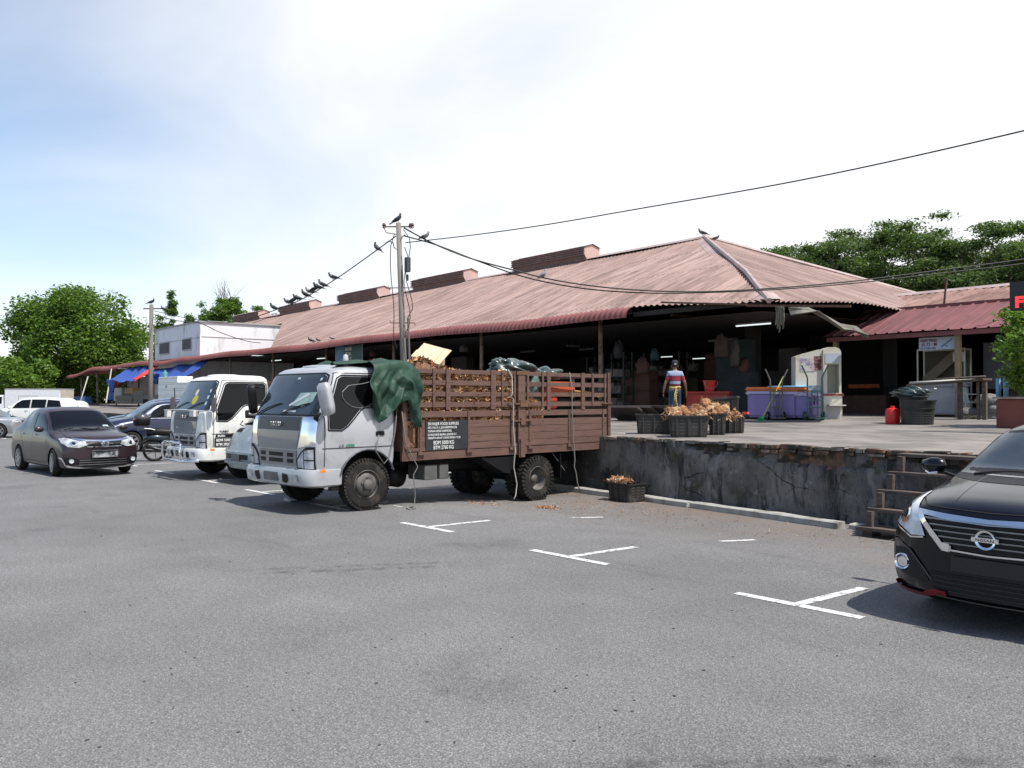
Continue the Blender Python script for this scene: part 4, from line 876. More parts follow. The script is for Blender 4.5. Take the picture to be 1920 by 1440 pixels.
    c = cast(bv, 'front', 0, .69, .045); b = MB(); b.lathe([(.055, -.006), (.070, -.014), (.072, 0), (.055, 0)], (0, 0, 0), 'y', 28); b.box((-.092, -.018, -.016), (.092, -.004, .016)); e = b.build('emblem', m_chrome, r, loc=c)
    text('emblem_lettering', 'NISSAN', .030, m_black, e, frame((0, -.019, -.011), (1, 0, 0), (0, 0, 1)), .001, 'CENTER', 1.25)
    seams('panel_gaps', [('front', [(-.60, .93), (-.50, .885), (0, .87), (.50, .885), (.60, .93)]), ('top', [(-.64, -.62), (-.74, -.2), (-.72, .3)]), ('top', [(.64, -.62), (.74, -.2), (.72, .3)]), ('left', [(.35, .3), (.33, .7), (.48, 1.0)]), ('right', [(.35, .3), (.33, .7), (.48, 1.0)]), ('top', [(-.52, 1.35), (-.52, 2.4)]), ('top', [(.52, 1.35), (.52, 2.4)])], bv, r)
    seams('bonnet_crease', [('top', [(-.30, -.75), (-.42, .15)]), ('top', [(.30, -.75), (.42, .15)])], bv, r, M('paint_edge', (0, 0, 0)), .006)
    for x0, x1 in ((-.55, .05), (.08, .62)):
        b = MB(); b.tube([cast(bv, 'front', x0 + (x1 - x0) * t, 1.055 + .03 * math.sin(math.pi * t), .018) for t in (0, .2, .4, .6, .8, 1)], .010, 5); b.build('wiper', m_black, r)
    b = MB(); b.box((-.6, .1, .17), (.6, 3.0, .25)); b.build('underbody', m_black, r)
    for x, s in ((-.745, -1), (.745, 1)):
        car_wheel(r, x, 0, .30, .19, 5, .20, s); car_wheel(r, x, 2.6, .30, .19, 5, .20, s)
    return r
black_car()

# ------------------------------------------------------------------ other cars: tall people carriers and pick-up in the far bays
def tall_car(loc, rz, col, label, L=4.2, H=1.6, trim=True, name='car', metal=.4):
    pm = paint('car_paint_%d' % int(sum(c * 1000 for c in col)), col, metal, .3)
    r = root(name, loc, rz, label, 'car'); k = H / 1.6; wb = L * .62; e = L - .8
    st = [(-.78, .24, .74, .45, .80, .66, .76, .80, .6, .02), (-.70, .2, .78, .5, .83, .78, .79, .90 * k, .62, .03), (-.2, .19, .80, .55, .84, .9 * k, .8, 1.02 * k, .64, .05), (.15, .19, .81, .56, .84, .95 * k, .80, 1.08 * k, .64, .05),
          (.55, .19, .81, .56, .84, .98 * k, .79, 1.32 * k, .62, .05), (.95, .19, .81, .56, .84, 1.0 * k, .78, 1.53 * k, .60, .05), (1.3, .19, .81, .56, .84, 1.0 * k, .78, 1.58 * k, .61, .05), (2.2, .19, .81, .56, .84, 1.02 * k, .78, 1.6 * k, .61, .05),
          (e - .5, .19, .81, .56, .84, 1.03 * k, .77, 1.56 * k, .60, .05), (e - .15, .2, .79, .56, .82, 1.03 * k, .75, 1.42 * k, .58, .04), (e, .25, .77, .56, .80, .98 * k, .74, 1.12 * k, .58, .03)]
    v, f = car_body(st, .22, .1, rows=56); bv = bvh_of(v, f)
    finish_body(v, f, pm, r, [(0, .31, .36, .55, 1.3), (0, .31, .36, -1.3, -.55), (wb, .31, .36, .55, 1.3), (wb, .31, .36, -1.3, -.55)])
    patch('windscreen', [(-.62, 1.07 * k), (.62, 1.07 * k), (.53, 1.5 * k), (-.53, 1.5 * k)], bv, 'front', m_wind, r)
    for ax in ('left', 'right'):
        patch('front_side_window', [(.55, 1.06 * k), (1.55, 1.07 * k), (1.55, 1.5 * k), (1.05, 1.47 * k), (.75, 1.3 * k)], bv, ax, m_glass, r)
        patch('rear_side_window', [(1.62, 1.07 * k), (2.45, 1.08 * k), (2.45, 1.5 * k), (1.62, 1.5 * k)], bv, ax, m_glass, r)
        patch('quarter_window', [(2.52, 1.08 * k), (e - .35, 1.1 * k), (e - .5, 1.44 * k), (2.52, 1.49 * k)], bv, ax, m_glass, r)
        b = MB()
        if trim: line(b, [(.5, 1.035 * k), (e - .3, 1.06 * k)], bv, ax, .022, .012); line(b, [(.35, .30), (wb - .4, .30)], bv, ax, .022, .014)
        for y in (1.3, 2.25): b.tube([cast(bv, ax, y, .95 * k, .012), cast(bv, ax, y + .08, .95 * k, .04), cast(bv, ax, y + .18, .95 * k, .012)], .016, 6)
        b.build('chrome_side_trim', m_chrome, r); s = -1 if ax == 'left' else 1
        b = MB(); b.lathe([(0, -.10), (.06, -.09), (.085, 0), (.06, .08), (0, .11)], (0, 0, 0), 'x', 12); b.build('wing_mirror', pm, r, smooth=True, loc=(s * .95, .5, 1.1 * k))
    for s in (-1, 1):
        P = lambda L: L if s > 0 else mirror_poly(L)
        patch('headlight', P([(.45, .66), (.78, .68), (.80, .84), (.5, .78)]), bv, 'front', m_lens, r, .01, .05)
        patch('tail_light', P([(.55, .8), (.75, .8), (.72, 1.1 * k), (.58, 1.1 * k)]), bv, 'rear', M('red_lens', (.4, .01, .01), .2, coat=1), r, .01)
    patch('grille', [(-.4, .62), (.4, .62), (.4, .75), (-.4, .75)], bv, 'front', m_black, r)
    seams('panel_gaps', [(ax, [(.4, .3), (.38, .8), (.52, 1.04 * k)]) for ax in ('left', 'right')] + [(ax, [(1.58, .3), (1.58, 1.5 * k)]) for ax in ('left', 'right')] + [(ax, [(2.3, .6), (2.48, .9), (2.48, 1.5 * k)]) for ax in ('left', 'right')], bv, r)
    for x, s in ((-.745, -1), (.745, 1)):
        car_wheel(r, x, 0, .31, .19, 6, .2, s); car_wheel(r, x, wb, .31, .19, 6, .2, s)
    return r
tall_car((-30.4, 8.0, 0), R_(3), (0.014, 0.022, 0.055), 'dark navy people carrier with chrome window line parked left of the motorcycle', 4.3, 1.62)
tall_car((-33.2, 8.9, 0), R_(3), (0.035, 0.05, 0.16), 'brighter blue people carrier roof showing behind the navy one', 4.3, 1.70, False)
p = atz(45, 806, 0)
tall_car((-55.7, 8.6, 0), R_(-41), (0.66, 0.66, 0.64), 'white sport utility car parked far left beyond the brown saloon', 4.5, 1.78, False, metal=0)
tall_car((-63.4, 11.2, 0), R_(-41), (0.6, 0.6, 0.58), 'white car half hidden behind the brown saloon roof at far left', 4.2, 1.6, False, metal=0)
tall_car((-43.5, 6.7, 0), R_(141), (0.33, 0.34, 0.35), 'silver grey car nose just left of the brown saloon boot', 3.9, 1.35, False)

# ------------------------------------------------------------------ light lorries with tilted cabs
def rrect(yf, yb, w, rf, rb, n=6, crown=.05):
    pts = []
    for cx, cy, r, a0 in ((w - rf, yf + rf, rf, -90), (w - rb, yb - rb, rb, 0)):
        for k in range(n + 1):
            t = R_(a0 + 90 * k / n); pts.append((cx + r * math.cos(t), cy + r * math.sin(t)))
    pts = [((w - rf) * k / 4, yf) for k in range(4)] + pts + [((w - rb) * (1 - k / 4), yb) for k in range(1, 5)]
    left = [(-x, y) for x, y in reversed(pts[1:-1])]
    allp = pts + left
    return [(x, y - (crown * (1 - (x / w) ** 2) if y < (yf + yb) / 2 else 0)) for x, y in allp]
def cab_shell(levels):
    v = []; f = []; n = None
    for z, yf, yb, w, rf, rb in levels:
        rg = rrect(yf, yb, w, rf, rb); n = len(rg); v += [(x, y, z) for x, y in rg]
    m = len(levels)
    for i in range(m - 1):
        for j in range(n): f.append((i * n + j, i * n + (j + 1) % n, (i + 1) * n + (j + 1) % n, (i + 1) * n + j))
    f.append(tuple(range(n - 1, -1, -1))); f.append(tuple((m - 1) * n + k for k in range(n)))
    return v, f
LV = [(.60, -.90, .50, .96, .14, .05), (.75, -.915, .52, .98, .15, .05), (.97, -.92, .53, .99, .15, .05), (1.2, -.91, .54, .99, .16, .05), (1.40, -.885, .54, .985, .17, .05), (1.46, -.855, .54, .975, .18, .06),
      (1.7, -.745, .54, .945, .19, .07), (1.95, -.625, .535, .915, .20, .08), (2.06, -.57, .53, .90, .20, .09), (2.12, -.52, .52, .88, .2, .1), (2.165, -.45, .50, .84, .22, .12), (2.195, -.34, .46, .77, .25, .15), (2.21, -.15, .40, .62, .25, .2)]
def lorry(loc, rz, colr, front_grey, label, bullbar=False, sag=0.0, dirty=True):
    pm = paint('lorry_paint_%d' % int(colr[0] * 1000), colr, .25 if colr[0] < .55 else 0, .38, .06, .5, 1); pg = paint('lorry_grey_panel', front_grey, .2, .45, .08)
    r = root('lorry', loc, rz, label, 'lorry')
    v, f = cab_shell(LV); bv = bvh_of(v, f)
    finish_body(v, f, pm, r, [(.02, .42, .50, .45, 1.4), (.02, .42, .50, -1.4, -.45)], 'cab')
    patch('windscreen', [(-.90, 1.47), (.90, 1.47), (.80, 2.03), (.72, 2.07), (-.72, 2.07), (-.80, 2.03)], bv, 'front', m_wind, r, .008, .06)
    b = MB(); line(b, [(-.91, 1.455), (.91, 1.455), (.81, 2.05), (.72, 2.085), (-.72, 2.085), (-.81, 2.05)], bv, 'front', .022, .006, .05, True); b.build('windscreen_seal', m_black, r)
    patch('badge_panel', [(-.62, 1.23), (.62, 1.23), (.64, 1.43), (-.64, 1.43)], bv, 'front', M('dark_badge_panel', (.035, .036, .04), .4, var=.2), r, .008)
    patch('front_panel', [(-.66, .95), (.56, .95), (.62, 1.225), (-.70, 1.225)], bv, 'front', pg, r, .007)
    text('badge', 'ISUZU', .095, m_rim, r, frame(cast(bv, 'front', -.17, 1.29, .026), (1, 0, 0), (0, -.1, 1)), .006, 'LEFT', 1.15, .002)
    patch('grille', [(-.56, .70), (.56, .70), (.56, .93), (-.56, .93)], bv, 'front', pg, r, .009)
    for x0, x1 in ((-.50, -.34), (-.22, .20), (.32, .48)):
        for z in (.745, .835): patch('grille_slot', [(x0, z), (x1, z), (x1, z + .06), (x0, z + .06)], bv, 'front', m_black, r, .013)
    for s in (-1, 1):
        P = lambda L: L if s > 0 else mirror_poly(L)
        patch('headlight_housing', P([(.57, .66), (.945, .66), (.955, 1.0), (.80, .99), (.66, .90), (.57, .80)]), bv, 'front', m_black, r, .009, .04)
        patch('headlight', P([(.60, .69), (.75, .68), (.75, .93), (.68, .88), (.60, .79)]), bv, 'front', m_lens, r, .013, .04)
        patch('headlight', P([(.77, .68), (.93, .68), (.935, .79), (.77, .79)]), bv, 'front', m_lens, r, .013, .04)
        patch('headlight', P([(.77, .81), (.935, .81), (.94, .96), (.77, .94)]), bv, 'front', m_lens, r, .013, .04)
        patch('corner_panel', P([(.60, .97), (.76, 1.0), (.955, 1.02), (.95, 1.43), (.68, 1.43), (.66, 1.15)]), bv, 'front', m_chrome if not bullbar else pm, r, .009, .05)
        ax = 'right' if s > 0 else 'left'
        patch('side_window', [(-.66, 1.255), (-.46, 1.245), (-.36, 1.30), (-.12, 1.54), (-.03, 1.585), (.44, 1.585), (.44, 2.0), (.40, 2.035), (-.40, 2.035), (-.46, 2.0), (-.66, 1.50)], bv, ax, m_glass, r, .007, .06)
        b = MB(); line(b, [(-.68, 1.235), (-.45, 1.225), (-.34, 1.29), (-.10, 1.525), (-.02, 1.565), (.46, 1.565), (.46, 2.015), (.41, 2.055), (-.41, 2.055), (-.48, 2.01), (-.68, 1.51)], bv, ax, .02, .005, .05, True); b.build('window_seal', m_black, r)
        seams('door_gap', [(ax, [(-.74, .70), (-.74, 1.45), (-.50, 2.09), (.49, 2.09), (.50, .93)]), (ax, [(-.78, .97), (-.40, .97), (.5, .97)])], bv, r, None, .012)
        b = MB(); p = cast(bv, ax, .24, 1.17, .004); b.box(p + Vector((-.012, -.08, -.035)), p + Vector((.012, .08, .035))); b.build('door_handle', m_black, r, bevel=.01)
        b = MB(); p = cast(bv, ax, -.76, .64, .004) if s > 0 else cast(bv, ax, -.76, .64, .004); b.box(p + Vector((-.01, -.05, -.022)), p + Vector((.014, .05, .022))); b.build('side_indicator', m_amber, r, bevel=.005)
        # wheel arch trim
        b = MB(); pts = [Vector((s * .985, .02 + .51 * math.cos(R_(a)), .42 + .51 * math.sin(R_(a)))) for a in range(20, 176, 12)]
        b.tube([p for p in pts], .016, 6); b.build('arch_trim', M('arch_trim_grey', (.06, .065, .075), .5), r)
        # mirror
        if not bullbar:
            b = MB(); b.add([(x_, y_, z_) for x_, y_, z_ in [q_ for zz_, sc_ in ((-.24, .55), (-.21, .9), (-.12, 1), (.12, 1), (.20, .92), (.24, .55)) for q_ in [(.10 * sc_ * (abs(math.cos(t_)) ** .5) * (1 if math.cos(t_) > 0 else -1), .075 * sc_ * (abs(math.sin(t_)) ** .5) * (1 if math.sin(t_) > 0 else -1), zz_) for t_ in [2 * math.pi * k_ / 20 for k_ in range(20)]]]], [(a_ * 20 + k_, a_ * 20 + (k_ + 1) % 20, (a_ + 1) * 20 + (k_ + 1) % 20, (a_ + 1) * 20 + k_) for a_ in range(5) for k_ in range(20)] + [tuple(range(19, -1, -1)), tuple(range(100, 120))]); o = b.build('wing_mirror', pm if s > 0 else m_black, r, loc=(s * 1.12, -.80, 1.70)); autosmooth(o, 50); o.rotation_euler = (R_(6), R_(-9 * s), R_(25 * s))
            b = MB(); b.tube([(s * .93, -.84, 1.42), (s * 1.05, -.93, 1.42), (s * 1.10, -.90, 1.5)], .035, 8); b.tube([(s * .92, -.70, 1.88), (s * 1.10, -.84, 1.90)], .014, 6); b.build('mirror_arm', m_black, r, smooth=True)
        else:
            b = MB(); b.box((-.07, -.035, -.16), (.07, .035, .16)); o = b.build('wing_mirror', M('grey_mirror_shell', (.10, .09, .10), .5), r, loc=(s * 1.12, -.80, 1.58), bevel=.025)
            b = MB(); b.tube([(s * .93, -.62, 1.40), (s * 1.12, -.74, 1.40), (s * 1.12, -.76, 1.95)], .012, 6); b.build('mirror_arm', m_black, r, smooth=True)
    # bumper
    bl = [(.40, -.88, .1, .92, .16, .05), (.43, -1.00, -.42, .975, .17, .04), (.58, -1.03, -.42, .985, .18, .04), (.655, -1.0, -.42, .98, .18, .04), (.67, -.93, -.45, .95, .15, .04)]
    bl[0] = (.40, -.93, -.46, .94, .16, .04)
    v2, f2 = cab_shell(bl); bv2 = bvh_of(v2, f2); o = obj('bumper', v2, f2, pm, r); bm = bmesh.new(); bm.from_mesh(o.data); bmesh.ops.recalc_face_normals(bm, faces=bm.faces); bm.to_mesh(o.data); bm.free(); autosmooth(o, 35)
    patch('plate', [(-.20, .47), (.22, .47), (.22, .60), (-.20, .60)], bv2, 'front', M('blank_plate', (.13, .13, .13), .5, var=.4, vscale=4), o, .01)
    for s in (-1, 1):
        P = lambda L: L if s > 0 else mirror_poly(L)
        patch('bumper_opening', P([(.34, .47), (.44, .45), (.50, .50), (.50, .58), (.36, .60)]), bv2, 'front', m_black, o, .008, .04)
        patch('fog_lamp', P([(.62, .49), (.76, .49), (.76, .59), (.62, .59)]), bv2, 'front', m_lens, o, .010, .04)
    b = MB(); b.box((.86, -.60, .34), (.95, -.47, .42)); b.box((-.95, -.60, .34), (-.86, -.47, .42)); b.build('step', m_black, r)
    for x0, x1 in ((-.72, -.08), (.05, .70)):
        b = MB(); b.tube([cast(bv, 'front', x0 + (x1 - x0) * t, 1.47 + .16 * t + .02 * math.sin(math.pi * t), .022) for t in (0, .25, .5, .75, 1)], .010, 5); b.build('wiper', m_black, r)
    b = MB(); b.lathe([(0, 0), (.32, -.005), (.45, -.02), (.48, -.045)], (0, 0, 0), 'z', 20)
    o = b.build('roof_panel', pm, r, smooth=True, loc=(-.1, -.05, 2.245)); o.scale = (1, .7, 1)
    # chassis
    b = MB()
    for s in (-.36, .36): b.box((s - .035, -.7, .47), (s + .035, 5.5, .66))
    b.box((-.7, -.1, .36), (.7, .1, .46)); b.box((-.7, 3.62, .30), (.7, 3.82, .44)); b.cyl((-.25, 3.72, .36), (.25, 3.72, .36), .19, 14)
    b.box((-.3, -.5, .45), (.3, .7, .95)); b.cyl((0, .7, .45), (0, 3.6, .42), .05, 8); b.build('chassis', m_black, r)
    return r, bv, pm
def lorry_wheel(r, x, y, z, sgn, R=.395, steer=0, dual=False, chunky=False):
    w = .20; b = MB(); prof = [(.215, -w / 2), (R * .80, -w / 2 - .004), (R * .95, -w / 2 + .012), (R, -w / 2 + .04), (R, w / 2 - .04), (R * .95, w / 2 - .012), (R * .80, w / 2 + .004), (.215, w / 2 - .01), (.205, w / 2 - .05)]
    b.lathe([(a, h * sgn) for a, h in prof], (0, 0, 0), 'x', 48)
    nb = 34 if chunky else 46
    for k in range(nb):
        t = 2 * math.pi * k / nb; dpt = .020 if chunky else .003
        for q in (-1, 1):
            Mx = Matrix.Rotation(t, 4, 'X') @ Matrix.Translation((q * w * .30, 0, R)) @ Matrix.Rotation(.35 * q, 4, 'Z'); b.box((-w * .24, -.017, -.03), (w * .24, .017, dpt), Mx)
            if chunky: Mx = Matrix.Rotation(t, 4, 'X') @ Matrix.Translation((q * w * .49, 0, R - .035)); b.box((-.012, -.016, -.03), (.014, .016, .045), Mx)
    o = b.build('wheel', m_rubber, r, loc=(x, y, z)); autosmooth(o, 40); o.rotation_euler = (0, 0, steer)
    mr_ = M('dusty_steel_rim', (.10, .095, .09), .65, metal=.3, var=.35, vscale=8, dark=(.17, .15, .13), dthr=(.5, .7), dscale=5)
    b = MB()
    if not dual:
        b.lathe([(.215, w / 2), (.222, w / 2 - .004), (.21, w / 2 - .03), (.19, w / 2 - .05), (.17, w / 2 - .02), (.12, w / 2 + .005), (.085, w / 2 - .0), (.08, w / 2 + .05), (.055, w / 2 + .065), (0, w / 2 + .068)] if sgn > 0 else [(a, -h) for a, h in [(.215, w / 2), (.222, w / 2 - .004), (.21, w / 2 - .03), (.19, w / 2 - .05), (.17, w / 2 - .02), (.12, w / 2 + .005), (.085, w / 2), (.08, w / 2 + .05), (.055, w / 2 + .065), (0, w / 2 + .068)]], (0, 0, 0), 'x', 32)
        for k in range(5): t = 2 * math.pi * k / 5; p = Vector((sgn * (w / 2 + .0), .105 * math.sin(t), .105 * math.cos(t))); b.cyl(p, p + Vector((sgn * .025, 0, 0)), .014, 6)
    else:
        pr = [(.215, w / 2), (.222, w / 2 - .004), (.205, w / 2 - .03), (.195, w / 2 - .12), (.17, w / 2 - .15), (.10, w / 2 - .155), (.085, w / 2 - .10), (.05, w / 2 - .07), (0, w / 2 - .065)]
        b.lathe([(a, h * sgn) for a, h in pr], (0, 0, 0), 'x', 32)
        for k in range(6): t = 2 * math.pi * k / 6; p = Vector((sgn * (w / 2 - .15), .12 * math.sin(t), .12 * math.cos(t))); b.cyl(p, p + Vector((sgn * .03, 0, 0)), .014, 6)
    h = b.build('rim', mr_, o); autosmooth(h, 40)
    if not dual:
        for k in range(5):
            b = MB(); t = 2 * math.pi * (k + .5) / 5; p = Vector((sgn * (w / 2 - .028), .155 * math.sin(t), .155 * math.cos(t))); b.tube([p, p + Vector((sgn * .006, 0, 0))], .03, 10); b.build('rim_hole', m_black, o)
    return o
TY = R_(4.9); TO = (-12.47, 6.43, 0)
T, bvT, pmT = lorry(TO, TY, (0.42, 0.43, 0.45), (0.20, 0.205, 0.21), 'silver lorry with a brown slatted timber bed full of coconut husks')
lorry_wheel(T, .88, 0.02, .395, 1, steer=R_(-4)); lorry_wheel(T, -.88, 0.02, .395, -1, steer=R_(-4))
for s in (-1, 1):
    lorry_wheel(T, s * .91, 3.72, .25, s, .395, dual=True, chunky=True); lorry_wheel(T, s * .66, 3.72, .25, -s, .395, dual=True, chunky=True)
text('door_badge', '4.8', .062, M('silver_letters', (.16, .17, .18), .4), T, frame(cast(bvT, 'right', -.50, .985, .008), (0, 1, 0), (0, 0, 1)), .002, 'LEFT', 1.2)
text('door_badge', 'CRDI', .055, M('green_letters', (.03, .22, .13), .5), T, frame(cast(bvT, 'right', -.38, .985, .008), (0, 1, 0), (0, 0, 1)), .002, 'LEFT', 1.2, .002)
# wire loop seen inside the door glass and papers on the dashboard
b = MB(); b.tube([cast(bvT, 'right', y, z, .014) for y, z in [(-.42, 1.80), (-.3, 1.90), (-.05, 1.93), (.18, 1.98), (.28, 1.93), (.32, 1.86), (.29, 1.77), (.21, 1.69), (.10, 1.62), (-.02, 1.575), (-.14, 1.56), (-.26, 1.58), (-.36, 1.64), (-.42, 1.72), (-.42, 1.80)]], .007, 5); b.build('shade_ring', M('grey_ring', (.12, .12, .12), .5), T)
m_paper = M('greenish_paper', (.24, .33, .30), .35, coat=.6, var=.25, vscale=9)
patch('dashboard_paper', [(.22, 1.60), (.52, 1.585), (.74, 1.66), (.76, 1.80), (.34, 1.79)], bvT, 'front', m_paper, T, .010)
patch('dashboard_paper', [(.18, 1.585), (.62, 1.76), (.55, 1.79), (.15, 1.61)], bvT, 'front', M('white_paper', (.5, .54, .54), .3, coat=.6), T, .013)
patch('dashboard_paper', [(.05, 1.50), (.42, 1.50), (.40, 1.53), (.07, 1.53)], bvT, 'front', M('white_paper', (0, 0, 0)), T, .012)
patch('road_tax_sticker', [(.08, 2.00), (.16, 2.00), (.16, 2.03), (.08, 2.03)], bvT, 'front', M('pale_sticker', (0, 0, 0)), T, .010)
patch('road_tax_sticker', [(.70, 1.97), (.74, 1.98), (.74, 2.02), (.70, 2.01)], bvT, 'front', M('pale_sticker', (0, 0, 0)), T, .010)
b = MB(); b.lathe([(0, .06), (.05, .05), (.06, 0), (.05, -.05), (0, -.06)], (0, 0, 0), 'z', 10); o = b.build('roof_marker', M('pale_marker', (.4, .42, .45), .4), T, smooth=True, loc=(.55, -.10, 2.30)); o.scale = (.6, .8, 1.6)

# --- timber bed
m_bed = M('brown_painted_timber', (0.120, 0.066, 0.050), .62, var=.22, vscale=3, stretch=(1, .5, 4), dark=(.065, .035, .028), dthr=(.54, .70), dscale=5, bump=.25, bscale=30, detail=7)
bed = obj('timber_bed', *(lambda q: (q.v, q.f))(MB().box((-1.0, .70, .86), (1.0, 5.76, .91))), m_bed, T)
def bedpart(name, boxes, m=m_bed, bev=None):
    b = MB()
    for lo, hi in boxes: b.box(lo, hi)
    return b.build(name, m, bed, bevel=bev)
for s in (-1, 1):
    X = lambda a, c: (min(s * a, s * c), max(s * a, s * c))
    def bx(a, c, y0, y1, z0, z1): x0, x1 = X(a, c); return ((x0, y0, z0), (x1, y1, z1))
    bedpart('bottom_rail', [bx(.95, 1.00, .66, 5.80, .715, .845)])
    for (y0, y1) in ((.98, 3.17), (3.40, 5.70)):
        bedpart('drop_side', [bx(.965, .99, y0, y1, .852 + .124 * k, .852 + .124 * k + .118) for k in range(4)] + [bx(.965, .992, y0, y1, 1.40, 1.50)])
    for y in (1.02, 2.05, 3.06, 3.52, 4.58, 5.58):
        bedpart('hinge_strap', [bx(.992, 1.008, y - .022, y + .022, .84, 1.50), bx(.99, 1.04, y - .07, y + .07, .80, .845)], m_bed)
    bedpart('centre_post', [bx(.95, 1.03, 3.20, 3.37, .70, 2.20)]); bedpart('post_socket', [bx(1.03, 1.055, 3.20, 3.34, .66, .92), bx(1.03, 1.075, 3.22, 3.25, .68, .98)])
    bedpart('rear_post', [bx(.95, 1.01, 5.72, 5.80, .70, 2.22)]); bedpart('front_post', [bx(.93, 1.0, .67, .76, .72, 2.2)])
    for (y0, y1, nm) in ((.82, 3.15, 'stake_rack'), (3.42, 5.70, 'stake_rack')):
        bedpart('stake_rack', [bx(.962, .985, y0, y1, z0, z1) for z0, z1 in ((1.565, 1.65), (1.745, 1.82), (1.93, 2.01), (2.12, 2.19))])
    for y, w, z0 in ((1.30, .05, 1.565), (1.60, .09, 1.52), (2.62, .11, 1.52), (2.84, .04, 1.56), (3.14, .04, 1.56), (3.47, .05, 1.56), (3.86, .045, 1.56), (4.02, .09, 1.50), (4.98, .10, 1.50), (5.27, .045, 1.56), (5.64, .04, 1.56)):
        bedpart('rack_upright', [bx(.985, 1.004, y - w / 2, y + w / 2, z0, 2.2)])
    bedpart('latch', [bx(1.0, 1.05, 3.10, 3.50, 1.60, 1.63), bx(1.0, 1.06, 3.22, 3.42, 1.56, 1.68), bx(1.0, 1.05, 3.05, 3.55, 1.30, 1.325), bx(1.0, 1.06, 3.24, 3.36, 1.24, 1.36), bx(1.0, 1.04, 3.16, 3.44, 2.13, 2.20), bx(1.0, 1.03, 5.55, 5.83, 1.60, 1.625)], m_rust)
    b = MB()
    for y in (1.02, 2.05, 3.06, 3.52, 4.58, 5.58):
        for z in (.95, 1.06, 1.18, 1.30, 1.45): p = Vector((s * 1.006, y, z)); b.cyl(p, p + Vector((s * .008, 0, 0)), .009, 6)
    for y in (1.30, 1.60, 2.62, 2.84, 3.47, 4.02, 4.98, 5.27):
        for z in (1.60, 1.78, 1.97, 2.15): p = Vector((s * 1.0, y, z)); b.cyl(p, p + Vector((s * .010, 0, 0)), .008, 6)
    b.build('bolts', m_rust, bed)
bedpart('head_board', [((-.95, .68, .9), (.95, .71, 2.18))]); bedpart('tail_gate', [((-.95, 5.74, .85 + .15 * k), (.95, 5.765, .98 + .15 * k)) for k in range(5)] + [((-.95, 5.74, z), (.95, 5.765, z + .08)) for z in (1.6, 1.78, 1.96, 2.12)] + [((-.02, 5.73, .85), (.06, 5.78, 2.2))])
bedpart('cross_bearer', [((-.95, y, .68), (.95, y + .06, .86)) for y in (1.0, 1.7, 2.4, 3.1, 4.2, 4.9, 5.5)], m_black)
b = MB(); b.prism([(2.35, .68), (3.15, .68), (3.05, .38), (2.9, .40)], .60, .98, lambda u, w, t: (t, u, w)); b.build('mudguard', m_black, T); b = MB(); b.box((.6, 4.35, .22), (.98, 4.37, .68)); b.build('mud_flap', m_black, T)
b = MB(); b.bar((.9, 4.2, .7), (.95, 4.5, .35), .012); b.build('flap_stay', m_steel, T)
b = MB(); b.box((.50, 1.15, .38), (.94, 1.42, .62)); b.build('battery_box', M('dull_grey_box', (.09, .09, .085), .6, var=.3), T, bevel=.01); b = MB(); b.box((.52, 1.46, .38), (.94, 1.66, .62)); b.build('battery_box', M('dull_grey_box', (0, 0, 0)), T, bevel=.01)
b = MB(); b.cyl((-.55, .95, .42), (.50, .95, .42), .17, 16); b.build('air_tank', m_black, T, smooth=True)
b = MB(); b.box((-.6, .56, .6), (.6, .66, 1.9)); b.box((.7, .57, .7), (.8, .62, 1.5)); b.build('cab_rear_frame', m_black, T)
# owner's sign painted on a board
sg = MB().box((.993, 1.12, .865), (1.0065, 2.02, 1.345)).build('owner_sign', M('black_sign_board', (.018, .02, .024), .6, var=.3), bed)
tt = [('SRI RAJER FOOD SUPPLIES', 1.272, .066, .86), ('NO.13 & 15-1, JLN.HARMONI 2/8,', 1.215, .052, .82), ('TAMAN DESA HARMONI,', 1.158, .052, .86), ('81100 JOHOR BAHRU, JOHOR D.T.', 1.100, .050, .80), ('MERBAHAYA EKSLUSIF 3 ORANG PEKERJA 2 TO.5JA', 1.048, .046, .66)]
for s_, z, sz, sx in tt: text('sign_lettering', s_, sz, m_white, sg, frame((1.009, 1.165, z), (0, 1, 0), (0, 0, 1)), .001, 'LEFT', sx, 0)
text('sign_lettering', 'BDM 5000 KG', .085, m_white, sg, frame((1.009, 1.28, .958), (0, 1, 0), (0, 0, 1)), .001, 'LEFT', .86, 0)
text('sign_lettering', 'BTM 2760 KG', .085, m_white, sg, frame((1.009, 1.28, .878), (0, 1, 0), (0, 0, 1)), .001, 'LEFT', .86, 0)
TM = Matrix.Translation(TO) @ Matrix.Rotation(TY, 4, 'Z')
def tw(x, y, z): return TM @ Vector((x, y, z))
# ropes down the side
m_rope = M('pale_rope', (.36, .34, .30), .9)
def rope(name, pts, r, label, m=m_rope, loc=True):
    b = MB(); b.tube([tw(*p) for p in pts], r, 6); return setp(b.build(name, m, smooth=True), label, 'rope')
rope('rope', [(.99, 2.98, 2.22), (1.045, 3.02, 2.1), (1.05, 3.03, 1.8), (1.06, 2.97, 1.74), (1.05, 3.05, 1.70), (1.06, 3.04, 1.2), (1.07, 3.08, .8), (1.06, 3.05, .5), (1.08, 3.11, .2), (1.09, 3.07, .0), (1.1, 3.02, -.06)], .011, 'pale rope hanging down the bed side beside the centre post')
rope('rope', [(.99, 4.60, 2.2), (1.03, 4.62, 1.9), (1.03, 4.63, 1.4), (1.05, 4.64, .9), (1.05, 4.68, .55), (1.06, 4.65, .42), (1.06, 4.70, .3), (1.08, 4.72, .1), (1.1, 4.8, -.1)], .012, 'thin grey rope hanging off the rear half of the bed', M('grey_rope', (.16, .15, .14), .9))
